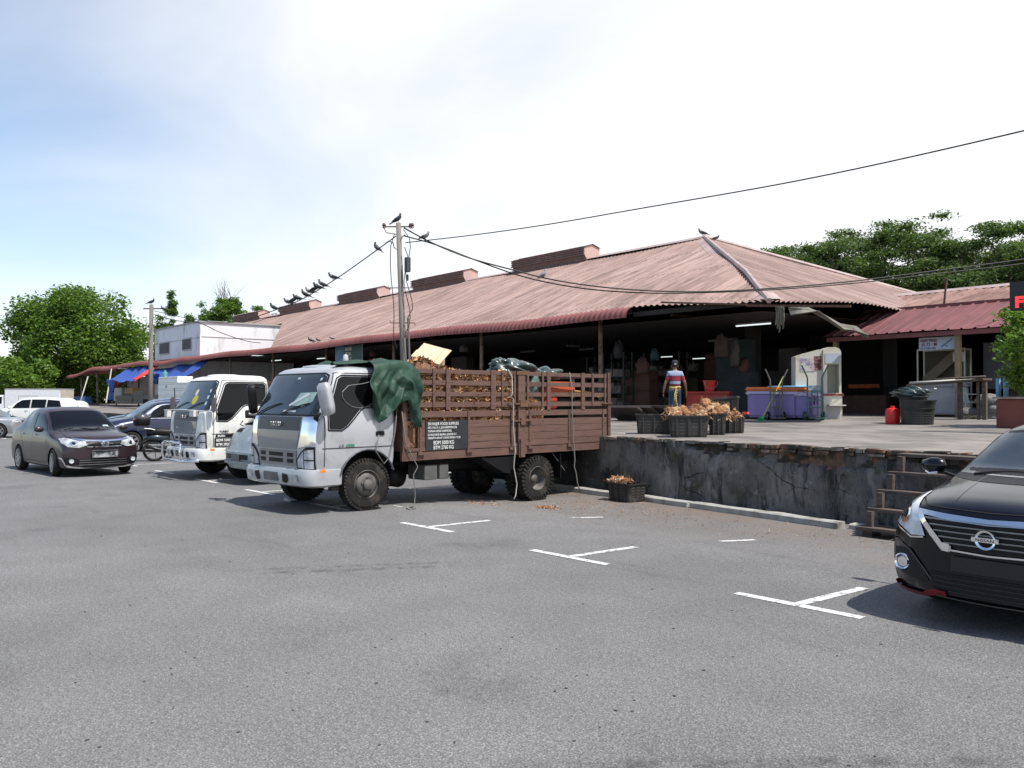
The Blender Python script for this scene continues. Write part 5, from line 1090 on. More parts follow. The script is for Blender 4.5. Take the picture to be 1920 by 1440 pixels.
rope('rope', [(1.04, .52, 1.55), (1.03, .50, 1.2), (1.05, .38, .8), (1.04, .28, .70), (1.05, .12, .9), (1.05, .18, 1.15)], .009, 'thin cord looping from the tarpaulin to the cab door', M('grey_rope', (0, 0, 0)))
rope('rope', [(1.04, .62, 1.5), (1.04, .70, 1.0), (1.05, .84, .75), (1.06, .92, .62), (1.08, .82, .5), (1.07, .86, .2), (1.08, .84, .03), (1.15, .7, .01), (1.35, .65, .01), (1.42, .5, .01), (1.25, .55, .01)], .009, 'grey cord trailing from the bed front to a curl on the asphalt', M('grey_rope', (0, 0, 0)))

# --- load of husks: a mound plus thousands of curled fibres and shells
husk_m = [M('husk_tan', (.54, .33, .18), .9, var=.3, vscale=6), M('husk_orange', (.36, .165, .065), .9, var=.3, vscale=6), M('husk_brown', (.17, .085, .05), .9, var=.3, vscale=6), M('husk_pale', (.55, .42, .29), .85, var=.2)]
def husks(name, fn, n, label, size=(.05, .13), group=None, cols=(4, 4, 3, 1), stuff=True, M4=None, fib=0):
    b = MB(); ch = [i for i, c in enumerate(cols) for _ in range(c)]
    for k in range(n):
        p, nrm = fn(); p = Vector(p); L_ = random.uniform(*size); W_ = L_ * random.uniform(.25, .5); curl = random.uniform(.2, .5) * L_
        q = Vector((random.gauss(0, 1), random.gauss(0, 1), random.gauss(0, .6))).normalized(); nn = (Vector(nrm) + Vector((random.gauss(0, .5), random.gauss(0, .5), random.gauss(0, .5)))).normalized()
        t = (q - nn * q.dot(nn)).normalized(); u = nn.cross(t)
        v = []
        for i in range(4):
            a = i / 3 - .5; ww = W_ * (1 - (2 * a) ** 2 * .8) * .5; c = p + t * (a * L_) + nn * (curl * (4 * a * a) * .6 + .015)
            v += [c - u * ww + nn * ww * .5, c - nn * .004, c + u * ww + nn * ww * .5]
        b.c = random.choice(ch); fs = []
        for i in range(3):
            for j in range(2): fs.append((i * 3 + j, i * 3 + j + 1, (i + 1) * 3 + j + 1, (i + 1) * 3 + j))
        b.add(v, fs)
    for k in range(fib):
        p, nrm = fn(); p = Vector(p); d = Vector((random.gauss(0, 1), random.gauss(0, 1), random.gauss(0, .5))).normalized() * random.uniform(.04, .1); b.c = random.choice((0, 1, 3)); b.bar(p, p + d, .004, .003)
    o = b.build(name, husk_m); 
    if M4 is not None: o.data.transform(M4)
    return setp(o, label, None, group, 'stuff' if stuff else None)
def hz(x, y): return 2.13 + .06 * math.sin(x * 5 + y * 3) + .05 * math.sin(y * 7.1) + (.10 * math.exp(-((y - 1.15) / .45) ** 2)) - (.06 if y > 1.9 else 0) + .02 * math.sin(x * 17)
def husk_fn():
    if random.random() < .45:
        x = random.uniform(-.9, .93); y = random.uniform(.76, 3.25); return (x, y, hz(x, y)), (0, 0, 1)
    y = random.uniform(.76, 3.9); z = random.uniform(1.28, 2.14 if y < 3.2 else 1.62 + (4 - y) * .2); return (.92 + random.uniform(-.035, .02), y, z), (1, 0, 0)
mb_ = MB(); g = 24; v = []
for i in range(g + 1):
    for j in range(10): y = .76 + 3.3 * i / g; x = -.92 + 1.84 * j / 9; v.append((x, y, (hz(x, y) - .03) if y < 3.3 else 1.6 + (3.3 - y) * .4))
f = [(i * 10 + j, i * 10 + j + 1, (i + 1) * 10 + j + 1, (i + 1) * 10 + j) for i in range(g) for j in range(9)]
base = len(v)
for i in range(g + 1): y = .76 + 3.3 * i / g; v += [(.92, y, .92), (-.92, y, .92)]
for i in range(g): f += [(i * 10 + 9, base + 2 * i, base + 2 * i + 2, (i + 1) * 10 + 9), (i * 10, (i + 1) * 10, base + 2 * i + 3, base + 2 * i + 1)]
f += [tuple([base + 2 * g, base + 2 * g + 1] + [g * 10 + j for j in range(10)])]
mound = obj('husk_load', v, f, M('husk_mound', (.17, .09, .052), .95, var=.5, vscale=12, bump=1, bscale=40), smooth=True); mound.data.transform(TM); setp(mound, 'heap of coconut husks filling the front of the lorry bed', None, None, 'stuff')
husks('husk_pieces', husk_fn, 6800, 'curled coconut husk pieces showing through the lorry slats and over the top', (.06, .14), M4=TM, fib=2500)
husks('husk_litter', lambda: ((random.gauss(3.9, .28), random.gauss(3.1, .12), 0.0), (0, 0, 1)), 0, None) if False else None
b = MB(); Mx = TM @ Matrix.Translation((.45, 1.62, 2.36)) @ Matrix.Rotation(R_(20), 4, 'Z') @ Matrix.Rotation(R_(32), 4, 'X') @ Matrix.Rotation(R_(18), 4, 'Y')
cb = root('cardboard_box', (0, 0, 0), 0, 'pale cardboard carton tipped on top of the coconut husks', 'box')
b.box((-.20, -.23, -.16), (.20, .23, .16), Mx); b.build('carton', M('cardboard', (.56, .43, .29), .85, var=.12, vscale=3), cb)
b = MB(); b.box((-.21, -.24, .161), (.21, -.02, .167), Mx); b.box((.201, -.24, .10), (.32, .24, .106), Mx @ Matrix.Translation((0, 0, .05))); b.build('flap', M('cardboard', (0, 0, 0)), cb)
b = MB()
for q in ((-.05), (.08)): p0 = Vector((.201, q, .02)); b.box(p0 - Vector((.002, .02, .012)), p0 + Vector((.004, .02, .012)), Mx)
b.build('hand_hole', m_black, cb)
# crumpled dark bags on the load
def crumple(name, c, s, m, label, cat, seed=0, n=24, k=.22, rz=0, group=None):
    rr = random.Random(seed); ph = [(rr.uniform(2, 6), rr.uniform(2, 6), rr.uniform(2, 6), rr.uniform(0, 6)) for _ in range(7)]; v = []; f = []
    for i in range(n + 1):
        th = math.pi * i / n
        for j in range(2 * n):
            a = math.pi * j / n; d = Vector((math.sin(th) * math.cos(a), math.sin(th) * math.sin(a), math.cos(th)))
            w = 1 + k * sum(abs(math.sin(d.x * p + d.y * q + d.z * r_ + o)) - .5 for p, q, r_, o in ph) / 2.2
            q = Vector((d.x * s[0] * w, d.y * s[1] * w, d.z * s[2] * w)); 
            if q.z < -s[2] * .6: q.z = -s[2] * .6
            v.append(q)
    for i in range(n):
        for j in range(2 * n): f.append((i * 2 * n + j, (i + 1) * 2 * n + j, (i + 1) * 2 * n + (j + 1) % (2 * n), i * 2 * n + (j + 1) % (2 * n)))
    o = obj(name, v, f, m, None, True, loc=c, rz=rz); return setp(o, label, cat, group)
m_bag = M('dark_green_plastic', (.045, .065, .06), .28, var=.3, spec=.7)
crumple('plastic_bag', tw(.55, 3.55, 2.24), (.30, .42, .16), m_bag, 'crumpled dark green plastic bag on top of the slats by the centre post', 'bag', 3, k=.4)
crumple('plastic_bag', tw(.5, 3.25, 2.36), (.12, .16, .08), m_bag, 'small knotted end of the dark green plastic on the lorry load', 'bag', 5, k=.4)
crumple('plastic_bag', tw(.45, 4.35, 2.16), (.30, .42, .13), m_bag, 'flatter dark green plastic bag lying toward the tail of the bed', 'bag', 8, k=.4)
crumple('plastic_bag', tw(.7, 3.75, 1.75), (.14, .22, .35), M('pale_green_plastic', (.12, .17, .15), .3), 'greyish plastic sheet hanging inside the slats behind the post', 'bag', 9, k=.4)
m_red = M('red_plastic', (.50, .045, .025), .45, var=.1)
for i in range(4):
    b = MB(); b.box((-.3, -.42, -.02), (.3, .42, .02)); b.box((-.3, -.42, .02), (-.28, .42, .05)); b.box((.28, -.42, .02), (.3, .42, .05)); setp(b.build('plastic_tray', M('orange_red_tray', (.50, .10, .04), .5), loc=tw(.5, 4.55, 1.80 + .06 * i), rz=TY + .03 * i), ['lowest', 'second lowest', 'third', 'topmost'][i] + ' orange red plastic tray stacked in the lorry bed', 'tray', 'trays in the lorry bed')
b = MB(); b.box((-.3, -.3, 0), (.3, .3, .8)); setp(b.build('plastic_crate', m_black, loc=tw(.45, 4.75, .92), rz=TY, bevel=.02), 'dark crate under the orange trays in the lorry bed', 'crate')
b = MB(); b.box((-.16, -.16, 0), (.16, .16, .26)); setp(b.build('orange_bucket', m_red, loc=tw(.72, 4.25, 1.5), rz=TY, bevel=.04), 'small bright red container behind the lorry slats', 'container')
for i, (z, y0) in enumerate(((1.84, 4.9), (1.88, 4.75), (1.80, 5.0))):
    b = MB(); b.bar(tw(.6 + .05 * i, y0 - .7, z + .06), tw(.8, y0 + .75, z - .06), .022); setp(b.build('bamboo_cane', M('yellow_cane', (.55, .38, .10), .6)), ['lower', 'longer upper', 'rearmost'][i] + ' yellow cane lying across the orange trays', 'cane')

# --- green tarpaulin thrown over the head board and the back of the cab
m_tarp = M('green_tarpaulin', (.014, .046, .029), .6, var=.18, vscale=5, bump=.6, bscale=4, spec=.35, bdist=.05)
def tarp():
    ns_, nt = 64, 84; v = []
    for i in range(ns_ + 1):
        s = i / ns_; y = .10 + .88 * s
        # hem height along the side, from the photograph: deep point, rising hem, tail at the rear
        zh = float(np.interp(s, [0, .08, .18, .45, .70, .76, .80, .9, 1.0], [1.62, 1.40, 1.33, 1.52, 1.68, 1.60, 1.38, 1.26, 1.24]))
        ztop = 2.255 + .06 * math.sin(math.pi * s) - .07 * (s > .85) * (s - .85) / .15
        for j in range(nt + 1):
            t = j / nt
            if t < .42:
                q = t / .42; x = -.95 + 1.88 * q; z = ztop + .018 * math.sin(9 * x + 5 * s) + .03 * math.sin(s * 14 + x * 3) * (1 - q * .5); yy = y
            else:
                q = (t - .42) / .58; a = min(1, q / .10) * math.pi / 2
                x = .93 + .115 * math.sin(a); z = ztop - .10 * (1 - math.cos(a)) - (ztop - .10 - zh) * max(0, (q - .06) / .94); yy = y
                A = min(1, q * 2.2)
                tri = lambda a_: 1 - 2 * abs((a_ / math.pi) % 2 - 1); fold = .050 * tri(s * 9 + q * 5.2) + .032 * tri(s * 17 - q * 9 + 1) + .028 * tri(q * 11 + s * 6 + 2) + .016 * tri(s * 31 + q * 13) + .02
                x += A * (fold + .035) ; x = max(x, 1.035 if q > .12 else x)
                yy += -.10 * math.sin(math.pi * q * .9) * (1 - s) * 1.2 + .02 * math.sin(q * 9 + s * 4) - .07 * q * (s < .7) * math.sin(math.pi * s)
            v.append((x, yy, z))
    f = [(i * (nt + 1) + j, i * (nt + 1) + j + 1, (i + 1) * (nt + 1) + j + 1, (i + 1) * (nt + 1) + j) for i in range(ns_) for j in range(nt)]
    o = obj('tarpaulin', v, f, m_tarp, None, True); o.location = TO; o.rotation_euler = (0, 0, TY)
    md = o.modifiers.new('t', 'SOLIDIFY'); md.thickness = .008
    setp(o, 'dark green tarpaulin draped over the lorry cab back and hanging down its side', 'tarpaulin')
    # long thin tongue running forward over the cab roof
    v = []; n = 30
    for i in range(n + 1):
        s = i / n; y = -.42 + .62 * s
        for j in range(9):
            t = j / 8; w = .10 + .80 * s ** 1.3; x = .72 - w * (1 - t) + .16 * s * t; z = 2.235 + .05 * s + .018 * math.sin(t * 14) * s + (.0 if 0 < j < 8 else -.03) - .06 * (1 - s) * 0 + .01
            v.append((x, y, z + .02 * math.sin(math.pi * t)))
    f = [(i * 9 + j, i * 9 + j + 1, (i + 1) * 9 + j + 1, (i + 1) * 9 + j) for i in range(n) for j in range(8)]
    q = obj('tarpaulin_fold', v, f, m_tarp, o, True); md = q.modifiers.new('t', 'SOLIDIFY'); md.thickness = .012
tarp()

# ------------------------------------------------------------------ white lorry
WO = (-18.70, 7.1, 0)
W, bvW, pmW = lorry(WO, R_(3.0), (0.74, 0.735, 0.70), (0.40, 0.40, 0.40), 'white lorry with a chrome bull bar parked between the motorcycle and the silver van', True)
for s in (-1, 1):
    lorry_wheel(W, s * .88, .02, .395, s); lorry_wheel(W, s * .91, 3.5, .395, s, dual=True)
b = MB()
for s in (-1, 1): b.tube([(s * .50, -1.05, .44), (s * .50, -1.22, .42), (s * .50, -1.25, .55), (s * .50, -1.24, .74), (s * .44, -1.22, .78)], .03, 8)
b.tube([(-.44, -1.22, .78), (.44, -1.22, .78)], .03, 8); b.tube([(-.9, -1.02, .42), (-.5, -1.22, .40), (.5, -1.22, .40), (.92, -1.02, .42)], .028, 8); b.build('bull_bar', m_chrome, W, smooth=True)
b = MB(); b.tube([(-1.15, -.97, 1.45), (-.3, -.99, 1.47), (.5, -.97, 1.46), (1.15, -.86, 1.44)], .012, 6); b.box((.40, -1.02, 1.33), (.62, -.93, 1.46)); b.box((-1.12, -.98, 1.30), (-.98, -.88, 1.44)); b.build('front_mirror_bar', M('white_plastic', (.6, .6, .58), .5), W)
b = MB(); line(b, [(-.70, .93), (.25, .93)], bvW, 'right', .055, .008); line(b, [(.30, .93), (.38, .93)], bvW, 'right', .055, .008); line(b, [(.42, .93), (.5, .93)], bvW, 'right', .055, .008); b.build('stripe', m_black, W)
text('stripe_lettering', 'ISUZU', .045, m_white, W, frame(cast(bvW, 'right', -.66, .914, .012), (0, 1, 0), (0, 0, 1)), .001, 'LEFT', 1.3, .002)
text('door_badge', 'TURBO', .06, m_black, W, frame(cast(bvW, 'right', -.62, 1.0, .010), (0, 1, 0), (0, 0, 1)), .001, 'LEFT', 1.0, .002)
for k, s_ in enumerate(('SIN HENG', 'NO.8 JLN RIA 30', '81100 JB', 'JOHOR')): text('door_lettering', s_, .055, M('grey_lettering', (.2, .2, .2), .6), W, frame(cast(bvW, 'right', .02, 1.46 - .075 * k, .010), (0, 1, 0), (0, 0, 1)), .001, 'LEFT', .8)
wp = patch('weight_plate', [(-.72, .71), (.0, .71), (.0, .89), (-.72, .89)], bvW, 'right', M('black_sign_board', (0, 0, 0)), W, .009)
text('weight_lettering', 'BDM 5000 KG', .075, m_white, W, frame(cast(bvW, 'right', -.69, .815, .016), (0, 1, 0), (0, 0, 1)), .001, 'LEFT', .95, .002)
text('weight_lettering', 'BTM 2820 KG', .075, m_white, W, frame(cast(bvW, 'right', -.69, .728, .016), (0, 1, 0), (0, 0, 1)), .001, 'LEFT', .95, .002)
for k in range(3): patch('road_tax_sticker', [(.74 - .05 * k * 0, 1.56 + .13 * k), (.80 - .02 * k, 1.58 + .13 * k), (.79 - .02 * k, 1.65 + .13 * k), (.72 - .02 * k, 1.63 + .13 * k)], bvW, 'front', M('pale_sticker', (0, 0, 0)), W, .011)
patch('yellow_toy', ring_poly(.18, 1.68, .13, .10), bvW, 'front', M('yellow_toy', (.5, .40, .02), .5), W, .010)
patch('white_toy', ring_poly(.12, 1.84, .07, .07), bvW, 'front', M('cream_toy', (.6, .55, .42), .5), W, .010)
b = MB(); b.box((-1.0, .72, .86), (1.0, 4.9, .92)); wb_ = b.build('timber_bed', m_bed, W)
for s in (-1, 1):
    b = MB()
    for z0, z1 in ((.72, .85), (.86, 1.0), (1.01, 1.15), (1.16, 1.3), (1.36, 1.46), (1.56, 1.66), (1.78, 1.88), (1.98, 2.10)): b.box((min(s * .96, s * .99), .72, z0), (max(s * .96, s * .99), 4.9, z1))
    for y in (.74, 1.8, 2.8, 3.8, 4.85): b.box((min(s * .99, s * 1.02), y, .72), (max(s * .99, s * 1.02), y + .09, 2.12))
    b.build('stake_side', m_bed, wb_)
b = MB(); b.box((-.96, .70, .9), (.96, .74, 1.95)); b.box((-1.0, .68, 1.98), (1.0, .76, 2.10)); b.build('head_board', m_bed, wb_)

# ------------------------------------------------------------------ old silver van nose between the lorries
def old_van():
    pm = M('chalky_silver_paint', (.27, .31, .34), .5, metal=.2, coat=.4, var=.15, vscale=5, dark=(.42, .45, .47), dthr=(.54, .64), dscale=6)
    r = root('van', (-16.72, 7.35, 0), R_(2), 'old silver van with chalky peeling paint squeezed between the two lorries', 'van')
    LVv = [(.30, -.72, 2.5, .62, .10, .1), (.42, -.80, 2.55, .68, .14, .12), (.62, -.80, 2.55, .70, .15, .12), (.72, -.74, 2.55, .70, .15, .12), (.95, -.66, 2.55, .70, .17, .12), (1.08, -.55, 2.55, .69, .18, .12), (1.15, -.42, 2.54, .68, .18, .12), (1.35, -.18, 2.5, .65, .16, .12), (1.62, .12, 2.45, .60, .16, .12), (1.70, .25, 2.4, .55, .2, .15), (1.73, .5, 2.3, .45, .2, .15)]
    v, f = cab_shell(LVv); bv = bvh_of(v, f)
    finish_body(v, f, pm, r, [(.0, .30, .34, .45, 1.0), (.0, .30, .34, -1.0, -.45)])
    patch('windscreen', [(-.58, 1.17), (.58, 1.17), (.50, 1.60), (-.50, 1.60)], bv, 'front', m_glass, r)
    for s in (-1, 1):
        P = lambda L: L if s > 0 else mirror_poly(L)
        patch('headlight', P([(.50, .66), (.64, .66), (.66, .86), (.52, .86)]), bv, 'front', M('yellowed_lens', (.45, .40, .26), .2, coat=.8), r, .012, .04)
        patch('side_window', [(0, 1.12), (.9, 1.12), (.9, 1.55), (.32, 1.55)], bv, 'right' if s > 0 else 'left', m_glass, r)
        car_wheel(r, s * .60, 0, .275, .15, 5, .16, s); car_wheel(r, s * .60, 1.9, .275, .15, 5, .16, s)
    patch('dark_grille', [(-.5, .50), (.5, .50), (.5, .60), (-.5, .60)], bv, 'front', m_black, r, .008)
    patch('plate', [(-.2, .46), (.2, .46), (.2, .60), (-.2, .60)], bv, 'front', M('blank_plate', (0, 0, 0)), r, .016)
    b = MB(); line(b, [(-.68, .655), (.68, .655)], bv, 'front', .05, .03); line(b, [(-.66, .44), (.66, .44)], bv, 'front', .05, .03); b.build('bumper', pm, r)
    patch('vent_patch', [(-.5, 1.03), (-.2, 1.03), (-.2, 1.10), (-.5, 1.10)], bv, 'front', m_black, r)
    b = MB(); b.tube([cast(bv, 'front', -.55 + .5 * t, 1.17 + .06 * t, .02) for t in (0, .5, 1)], .01, 5); b.build('wiper', m_black, r)
    b = MB(); b.tube([(-.66, -.35, 1.12), (-.78, -.42, 1.16), (-.74, -.38, 1.24)], .012, 6); b.build('mirror_stalk', m_black, r)
    b = MB(); b.lathe([(.10, -.075), (.13, -.08), (.135, -.07)], (0, 0, 0), 'x', 24)
old_van()

# ------------------------------------------------------------------ motorcycle
def motorcycle():
    r = root('motorcycle', (-24.15, 7.15, 0), R_(-14), 'black underbone motorcycle with a rear top box beside the white lorry', 'motorcycle')
    def wh(y, nm):
        b = MB(); b.lathe([(.245, -.035), (.27, -.04), (.295, -.02), (.30, 0), (.295, .02), (.27, .04), (.245, .035), (.24, 0), (.245, -.035)], (0, 0, 0), 'x', 36); o = b.build('wheel', m_rubber, r, smooth=True, loc=(0, y, .30))
        b = MB(); b.lathe([(.225, -.02), (.245, -.025), (.245, .025), (.225, .02), (.225, -.02)], (0, 0, 0), 'x', 30); b.cyl((-.06, 0, 0), (.06, 0, 0), .05, 12)
        for k in range(5): t = 2 * math.pi * k / 5 + .3; b.bar((0, .04 * math.sin(t), .04 * math.cos(t)), (0, .23 * math.sin(t + .15), .23 * math.cos(t + .15)), .03, .018)
        b.build('rim', m_rim if False else M('dark_alloy', (.12, .12, .12), .4, metal=.6), o)
    wh(0, 'rear'); wh(1.24, 'front')
    b = MB(); b.bar((-.09, 0, .30), (-.09, .5, .38), .035); b.bar((.09, 0, .30), (.09, .5, .38), .035); b.tube([(0, .45, .40), (0, .75, .55), (0, 1.0, .85), (0, 1.02, .98)], .04, 8); b.tube([(0, .5, .45), (0, .2, .68), (0, -.15, .76)], .03, 8); b.build('frame', m_black, r)
    b = MB(); b.box((-.11, .48, .26), (.11, .80, .50)); b.cyl((-.12, .62, .36), (.12, .62, .36), .10, 14); b.build('engine', m_steel, r, bevel=.02)
    b = MB(); b.tube([(.12, .62, .28), (.14, .3, .27), (.15, .05, .33), (.15, -.22, .42)], [.02, .022, .045, .048], 10); b.build('exhaust', M('dark_exhaust', (.05, .05, .05), .4, metal=.7), r, smooth=True)
    b = MB(); b.tube([(0, -.20, .76), (0, .1, .80), (0, .45, .77), (0, .66, .74)], [.10, .13, .12, .06], 12); o = b.build('seat', m_black, r, smooth=True)
    b = MB(); b.tube([(0, -.28, .62), (0, -.05, .66), (0, .35, .62)], [.05, .10, .11], 10); b.tube([(0, .75, .50), (0, .92, .72), (0, 1.04, .92)], [.07, .12, .10], 10); b.build('fairing', paint('dark_blue_grey_fairing', (.03, .05, .06)), r, smooth=True)
    b = MB(); b.tube([(0, -.36, .30), (0, -.30, .52), (0, -.15, .60)], .045, 8); b.build('mudguard', m_black, r, smooth=True)
    b = MB(); b.box((-.08, -.40, .33), (.08, -.385, .44)); b.build('number_plate', m_plate, r)
    b = MB(); b.bar((-.07, 1.24, .30), (-.07, 1.06, .85), .035); b.bar((.07, 1.24, .30), (.07, 1.06, .85), .035); b.build('fork', m_steel, r)
    b = MB(); b.tube([(-.34, .90, 1.02), (-.12, .98, 1.00), (.12, .98, 1.00), (.34, .90, 1.02)], .016, 8); b.build('handlebar', m_black, r)
    for s in (-1, 1):
        b = MB(); b.tube([(s * .24, .94, 1.02), (s * .30, .95, 1.18)], .007, 5); b.lathe([(0, -.01), (.05, -.008), (.055, .01), (0, .015)], (s * .30, .95, 1.20), 'y', 12); b.build('mirror', m_black, r)
    b = MB(); b.tube([(-.08, .10, .82), (-.10, -.1, .88), (-.10, -.42, .90), (.10, -.42, .90), (.10, -.1, .88), (.08, .10, .82)], .014, 6); b.build('luggage_rack', m_steel, r)
    b = MB(); b.lathe([(0, 0), (.17, .0), (.21, .04), (.22, .15), (.215, .17)], (0, 0, 0), 'z', 24); b.c = 1; b.lathe([(.217, .17), (.222, .19), (.21, .26), (.15, .32), (0, .34)], (0, 0, 0), 'z', 24)
    o = b.build('top_box', [m_black, M('dark_grey_lid', (.05, .05, .052), .35, coat=.5)], r, loc=(0, -.32, .97)); autosmooth(o, 40)
    b = MB(); b.tube([(-.15, -.16, .165), (-.07, -.205, .17), (.07, -.205, .17), (.15, -.16, .165)], .022, 6); b.build('reflector', M('red_lens', (.4, .01, .01), .2, coat=1), o)
    b = MB(); b.bar((-.12, .4, .3), (-.22, .3, .03), .02); b.build('stand', m_steel, r)
    r.rotation_euler = (0, R_(-7), R_(-14))
motorcycle()

# ------------------------------------------------------------------ white box lorry far left
def box_lorry():
    p = atz(128, 800, 0); r = root('box_lorry', (-71.4, 10.6, 0), R_(-40), 'white box lorry parked at the far left before the big tree', 'lorry')
    wmat = M('white_box_paint', (.70, .70, .72), .5, var=.05)
    LVb = [(.5, -.9, .5, .85, .1, .05), (1.2, -.95, .5, .87, .12, .05), (1.35, -.85, .5, .86, .14, .05), (1.9, -.5, .5, .80, .15, .05), (1.98, -.3, .45, .7, .15, .05)]
    v, f = cab_shell(LVb); bv = bvh_of(v, f); finish_body(v, f, wmat, r, [(0, .38, .42, .4, 1.2), (0, .38, .42, -1.2, -.4)], 'cab')
    patch('windscreen', [(-.7, 1.38), (.7, 1.38), (.66, 1.85), (-.66, 1.85)], bv, 'front', m_glass, r); patch('side_window', [(-.6, 1.35), (.35, 1.35), (.35, 1.85), (-.35, 1.85)], bv, 'right', m_glass, r); patch('side_window', [(-.6, 1.35), (.35, 1.35), (.35, 1.85), (-.35, 1.85)], bv, 'left', m_glass, r)
    b = MB(); b.box((-.95, .6, .8), (.95, 4.6, 2.40)); o = b.build('cargo_box', wmat, r, bevel=.03)
    b = MB(); b.box((-.96, .62, 2.37), (.96, 4.62, 2.44)); b.box((-.96, 1.9, 1.9), (.96, 1.92, 1.93)); b.build('box_trim', M('grey_trim', (.35, .34, .33), .5), o)
    b = MB(); b.box((.951, 1.6, 1.9), (.957, 3.0, 1.93)); b.box((.951, 1.6, 1.6), (.957, 1.63, 1.93)); b.box((.951, 2.97, 1.6), (.957, 3.0, 1.93)); b.build('side_frame', M('grey_trim', (0, 0, 0)), o)
    b = MB(); b.box((-.88, 4.601, .85), (.88, 4.63, 2.32)); b.build('rear_door', M('beige_door', (.50, .44, .36), .7, var=.15), o)
    b = MB(); b.box((-.3, -.5, .4), (.3, 4.5, .7)); b.build('chassis', m_black, r)
    for s in (-1, 1): lorry_wheel(r, s * .75, 0, .38, s, .38); lorry_wheel(r, s * .8, 3.3, .38, s, .38)
box_lorry()
# ------------------------------------------------------------------ things on the platform
m_crate = M('black_crate_plastic', (.022, .021, .020), .55, var=.3, vscale=6, dark=(.10, .085, .07), dthr=(.58, .72), dscale=5)
def basket(name, loc, rz, w, d, h, label, group=None, m=m_crate, taper=.9, slots=True, tilt=None):
    r = root(name, loc, rz, label, 'crate', group); b = MB()
    def ringv(ww, dd, z, rr=.05):
        p = []
        for sx, sy, a0 in ((1, 1, 0), (-1, 1, 90), (-1, -1, 180), (1, -1, 270)):
            for k in range(4): t = R_(a0 + 30 * k); p.append((sx * (ww / 2 - rr) + rr * math.cos(t), sy * (dd / 2 - rr) + rr * math.sin(t), z))
        return p
    lv = [(w * taper, d * taper, 0), (w * (taper + .02), d * (taper + .02), h * .1), (w, d, h * .93), (w + .04, d + .04, h * .93), (w + .045, d + .045, h), (w - .02, d - .02, h), (w * taper - .03, d * taper - .03, .03)]
    v = [p for a in lv for p in ringv(*a)]; n = 16
    f = [(i * n + j, i * n + (j + 1) % n, (i + 1) * n + (j + 1) % n, (i + 1) * n + j) for i in range(len(lv) - 1) for j in range(n)] + [tuple(range(n - 1, -1, -1)), tuple((len(lv) - 1) * n + k for k in range(n))]
    b.add(v, f)
    if slots:
        b.c = 1
        for s in (-1, 1):
            for iz in range(5):
                z = h * (.16 + .155 * iz); tt = taper + (1 - taper) * z / h
                nx_ = max(2, int(w / .14)); ny_ = max(2, int(d / .14))
                for k in range(nx_): x = (k + .5 - nx_ / 2) * (w * tt * .86) / nx_; b.box((x - .04, s * d * tt / 2 - .004, z - .012), (x + .04, s * d * tt / 2 + .006, z + .012))
                for k in range(ny_): y = (k + .5 - ny_ / 2) * (d * tt * .86) / ny_; b.box((s * w * tt / 2 - .004, y - .035, z - .012), (s * w * tt / 2 + .006, y + .035, z + .012))
            for q in (-.3, 0, .3): b.box((q * w - .008, s * d * .93 / 2 - .0, h * .08), (q * w + .008, s * (d / 2 + .016) if s > 0 else s * d * .93 / 2, h * .93)) if s > 0 else b.box((q * w - .008, s * (d / 2 + .012), h * .08), (q * w + .008, s * d * .92 / 2, h * .93))
    b.build('basket_shell', [m, M('basket_slot', (.050, .046, .042), .6)], r)
    if tilt: r.rotation_euler = tilt
    return r
# five black baskets at the platform edge
def bsk(px, py, w, d, h, lb, fwd=.28, up=0, yaw=-9, tilt=None):
    p = atplat(px, py) + _F0 * fwd; z = pz(p.y) + up
    return basket('basket', (p.x, p.y, z), R_(50.8 + yaw), w, d, h, lb, 'black baskets on the platform', tilt=tilt)
bsk(1231, 814, .74, .50, .40, 'black slotted basket at the left end of the row on the platform edge')
bsk(1296, 820, .74, .52, .40, 'black slotted basket nearest the platform edge heaped with husked coconuts', .26)
bsk(1351, 816, .30, .52, .42, 'narrow black basket between the coconut basket and the two stacked ones')
bsk(1385, 813, .38, .56, .40, 'lower black basket of the stack of two at the right of the row', .36)
bsk(1366, 812, .74, .52, .29, 'upper slanting black basket of the stack of two', .62, .42, -9, (R_(3), R_(-5), R_(50.8 - 9)))
m_coco = [M('coconut_husk_tan', (.33, .16, .07), .95, var=.45, vscale=9, bump=1, bscale=30, stretch=(1, 1, .3)), M('coconut_husk_brown', (.22, .10, .045), .95, var=.5, vscale=9, bump=1, bscale=30), M('coconut_husk_pale', (.42, .27, .15), .9, var=.4, vscale=9, bump=1, bscale=30)]
def coconut(loc, s, mi, label):
    rr = random.Random(int(loc[0] * 999) ^ int(loc[2] * 777)); v = []; f = []; n = 12
    for i in range(n + 1):
        th = math.pi * i / n
        for j in range(2 * n):
            a = math.pi * j / n; w = 1 + .10 * math.sin(3 * a + th * 4 + rr.random()) + rr.uniform(-.05, .05)
            v.append((s * w * math.sin(th) * math.cos(a), s * w * math.sin(th) * math.sin(a), s * 1.25 * math.cos(th) * (1 + .03 * rr.uniform(-1, 1))))
    for i in range(n):
        for j in range(2 * n): f.append((i * 2 * n + j, (i + 1) * 2 * n + j, (i + 1) * 2 * n + (j + 1) % (2 * n), i * 2 * n + (j + 1) % (2 * n)))
    b = MB(); b.add(v, f)
    for k in range(70):
        d = Vector((rr.gauss(0, 1), rr.gauss(0, 1), rr.gauss(0, 1))).normalized(); p = Vector((d.x * s, d.y * s, d.z * s * 1.25)) * .97; q = p + (d + Vector((rr.gauss(0, .7), rr.gauss(0, .7), rr.gauss(0, .7)))) * .035; b.bar(p, q, .005, .003)
    o = b.build('coconut', m_coco[mi], loc=loc); o.rotation_euler = (rr.uniform(0, 3), rr.uniform(0, 3), rr.uniform(0, 3)); setp(o, label, 'coconut', 'coconuts heaped in the baskets'); return o
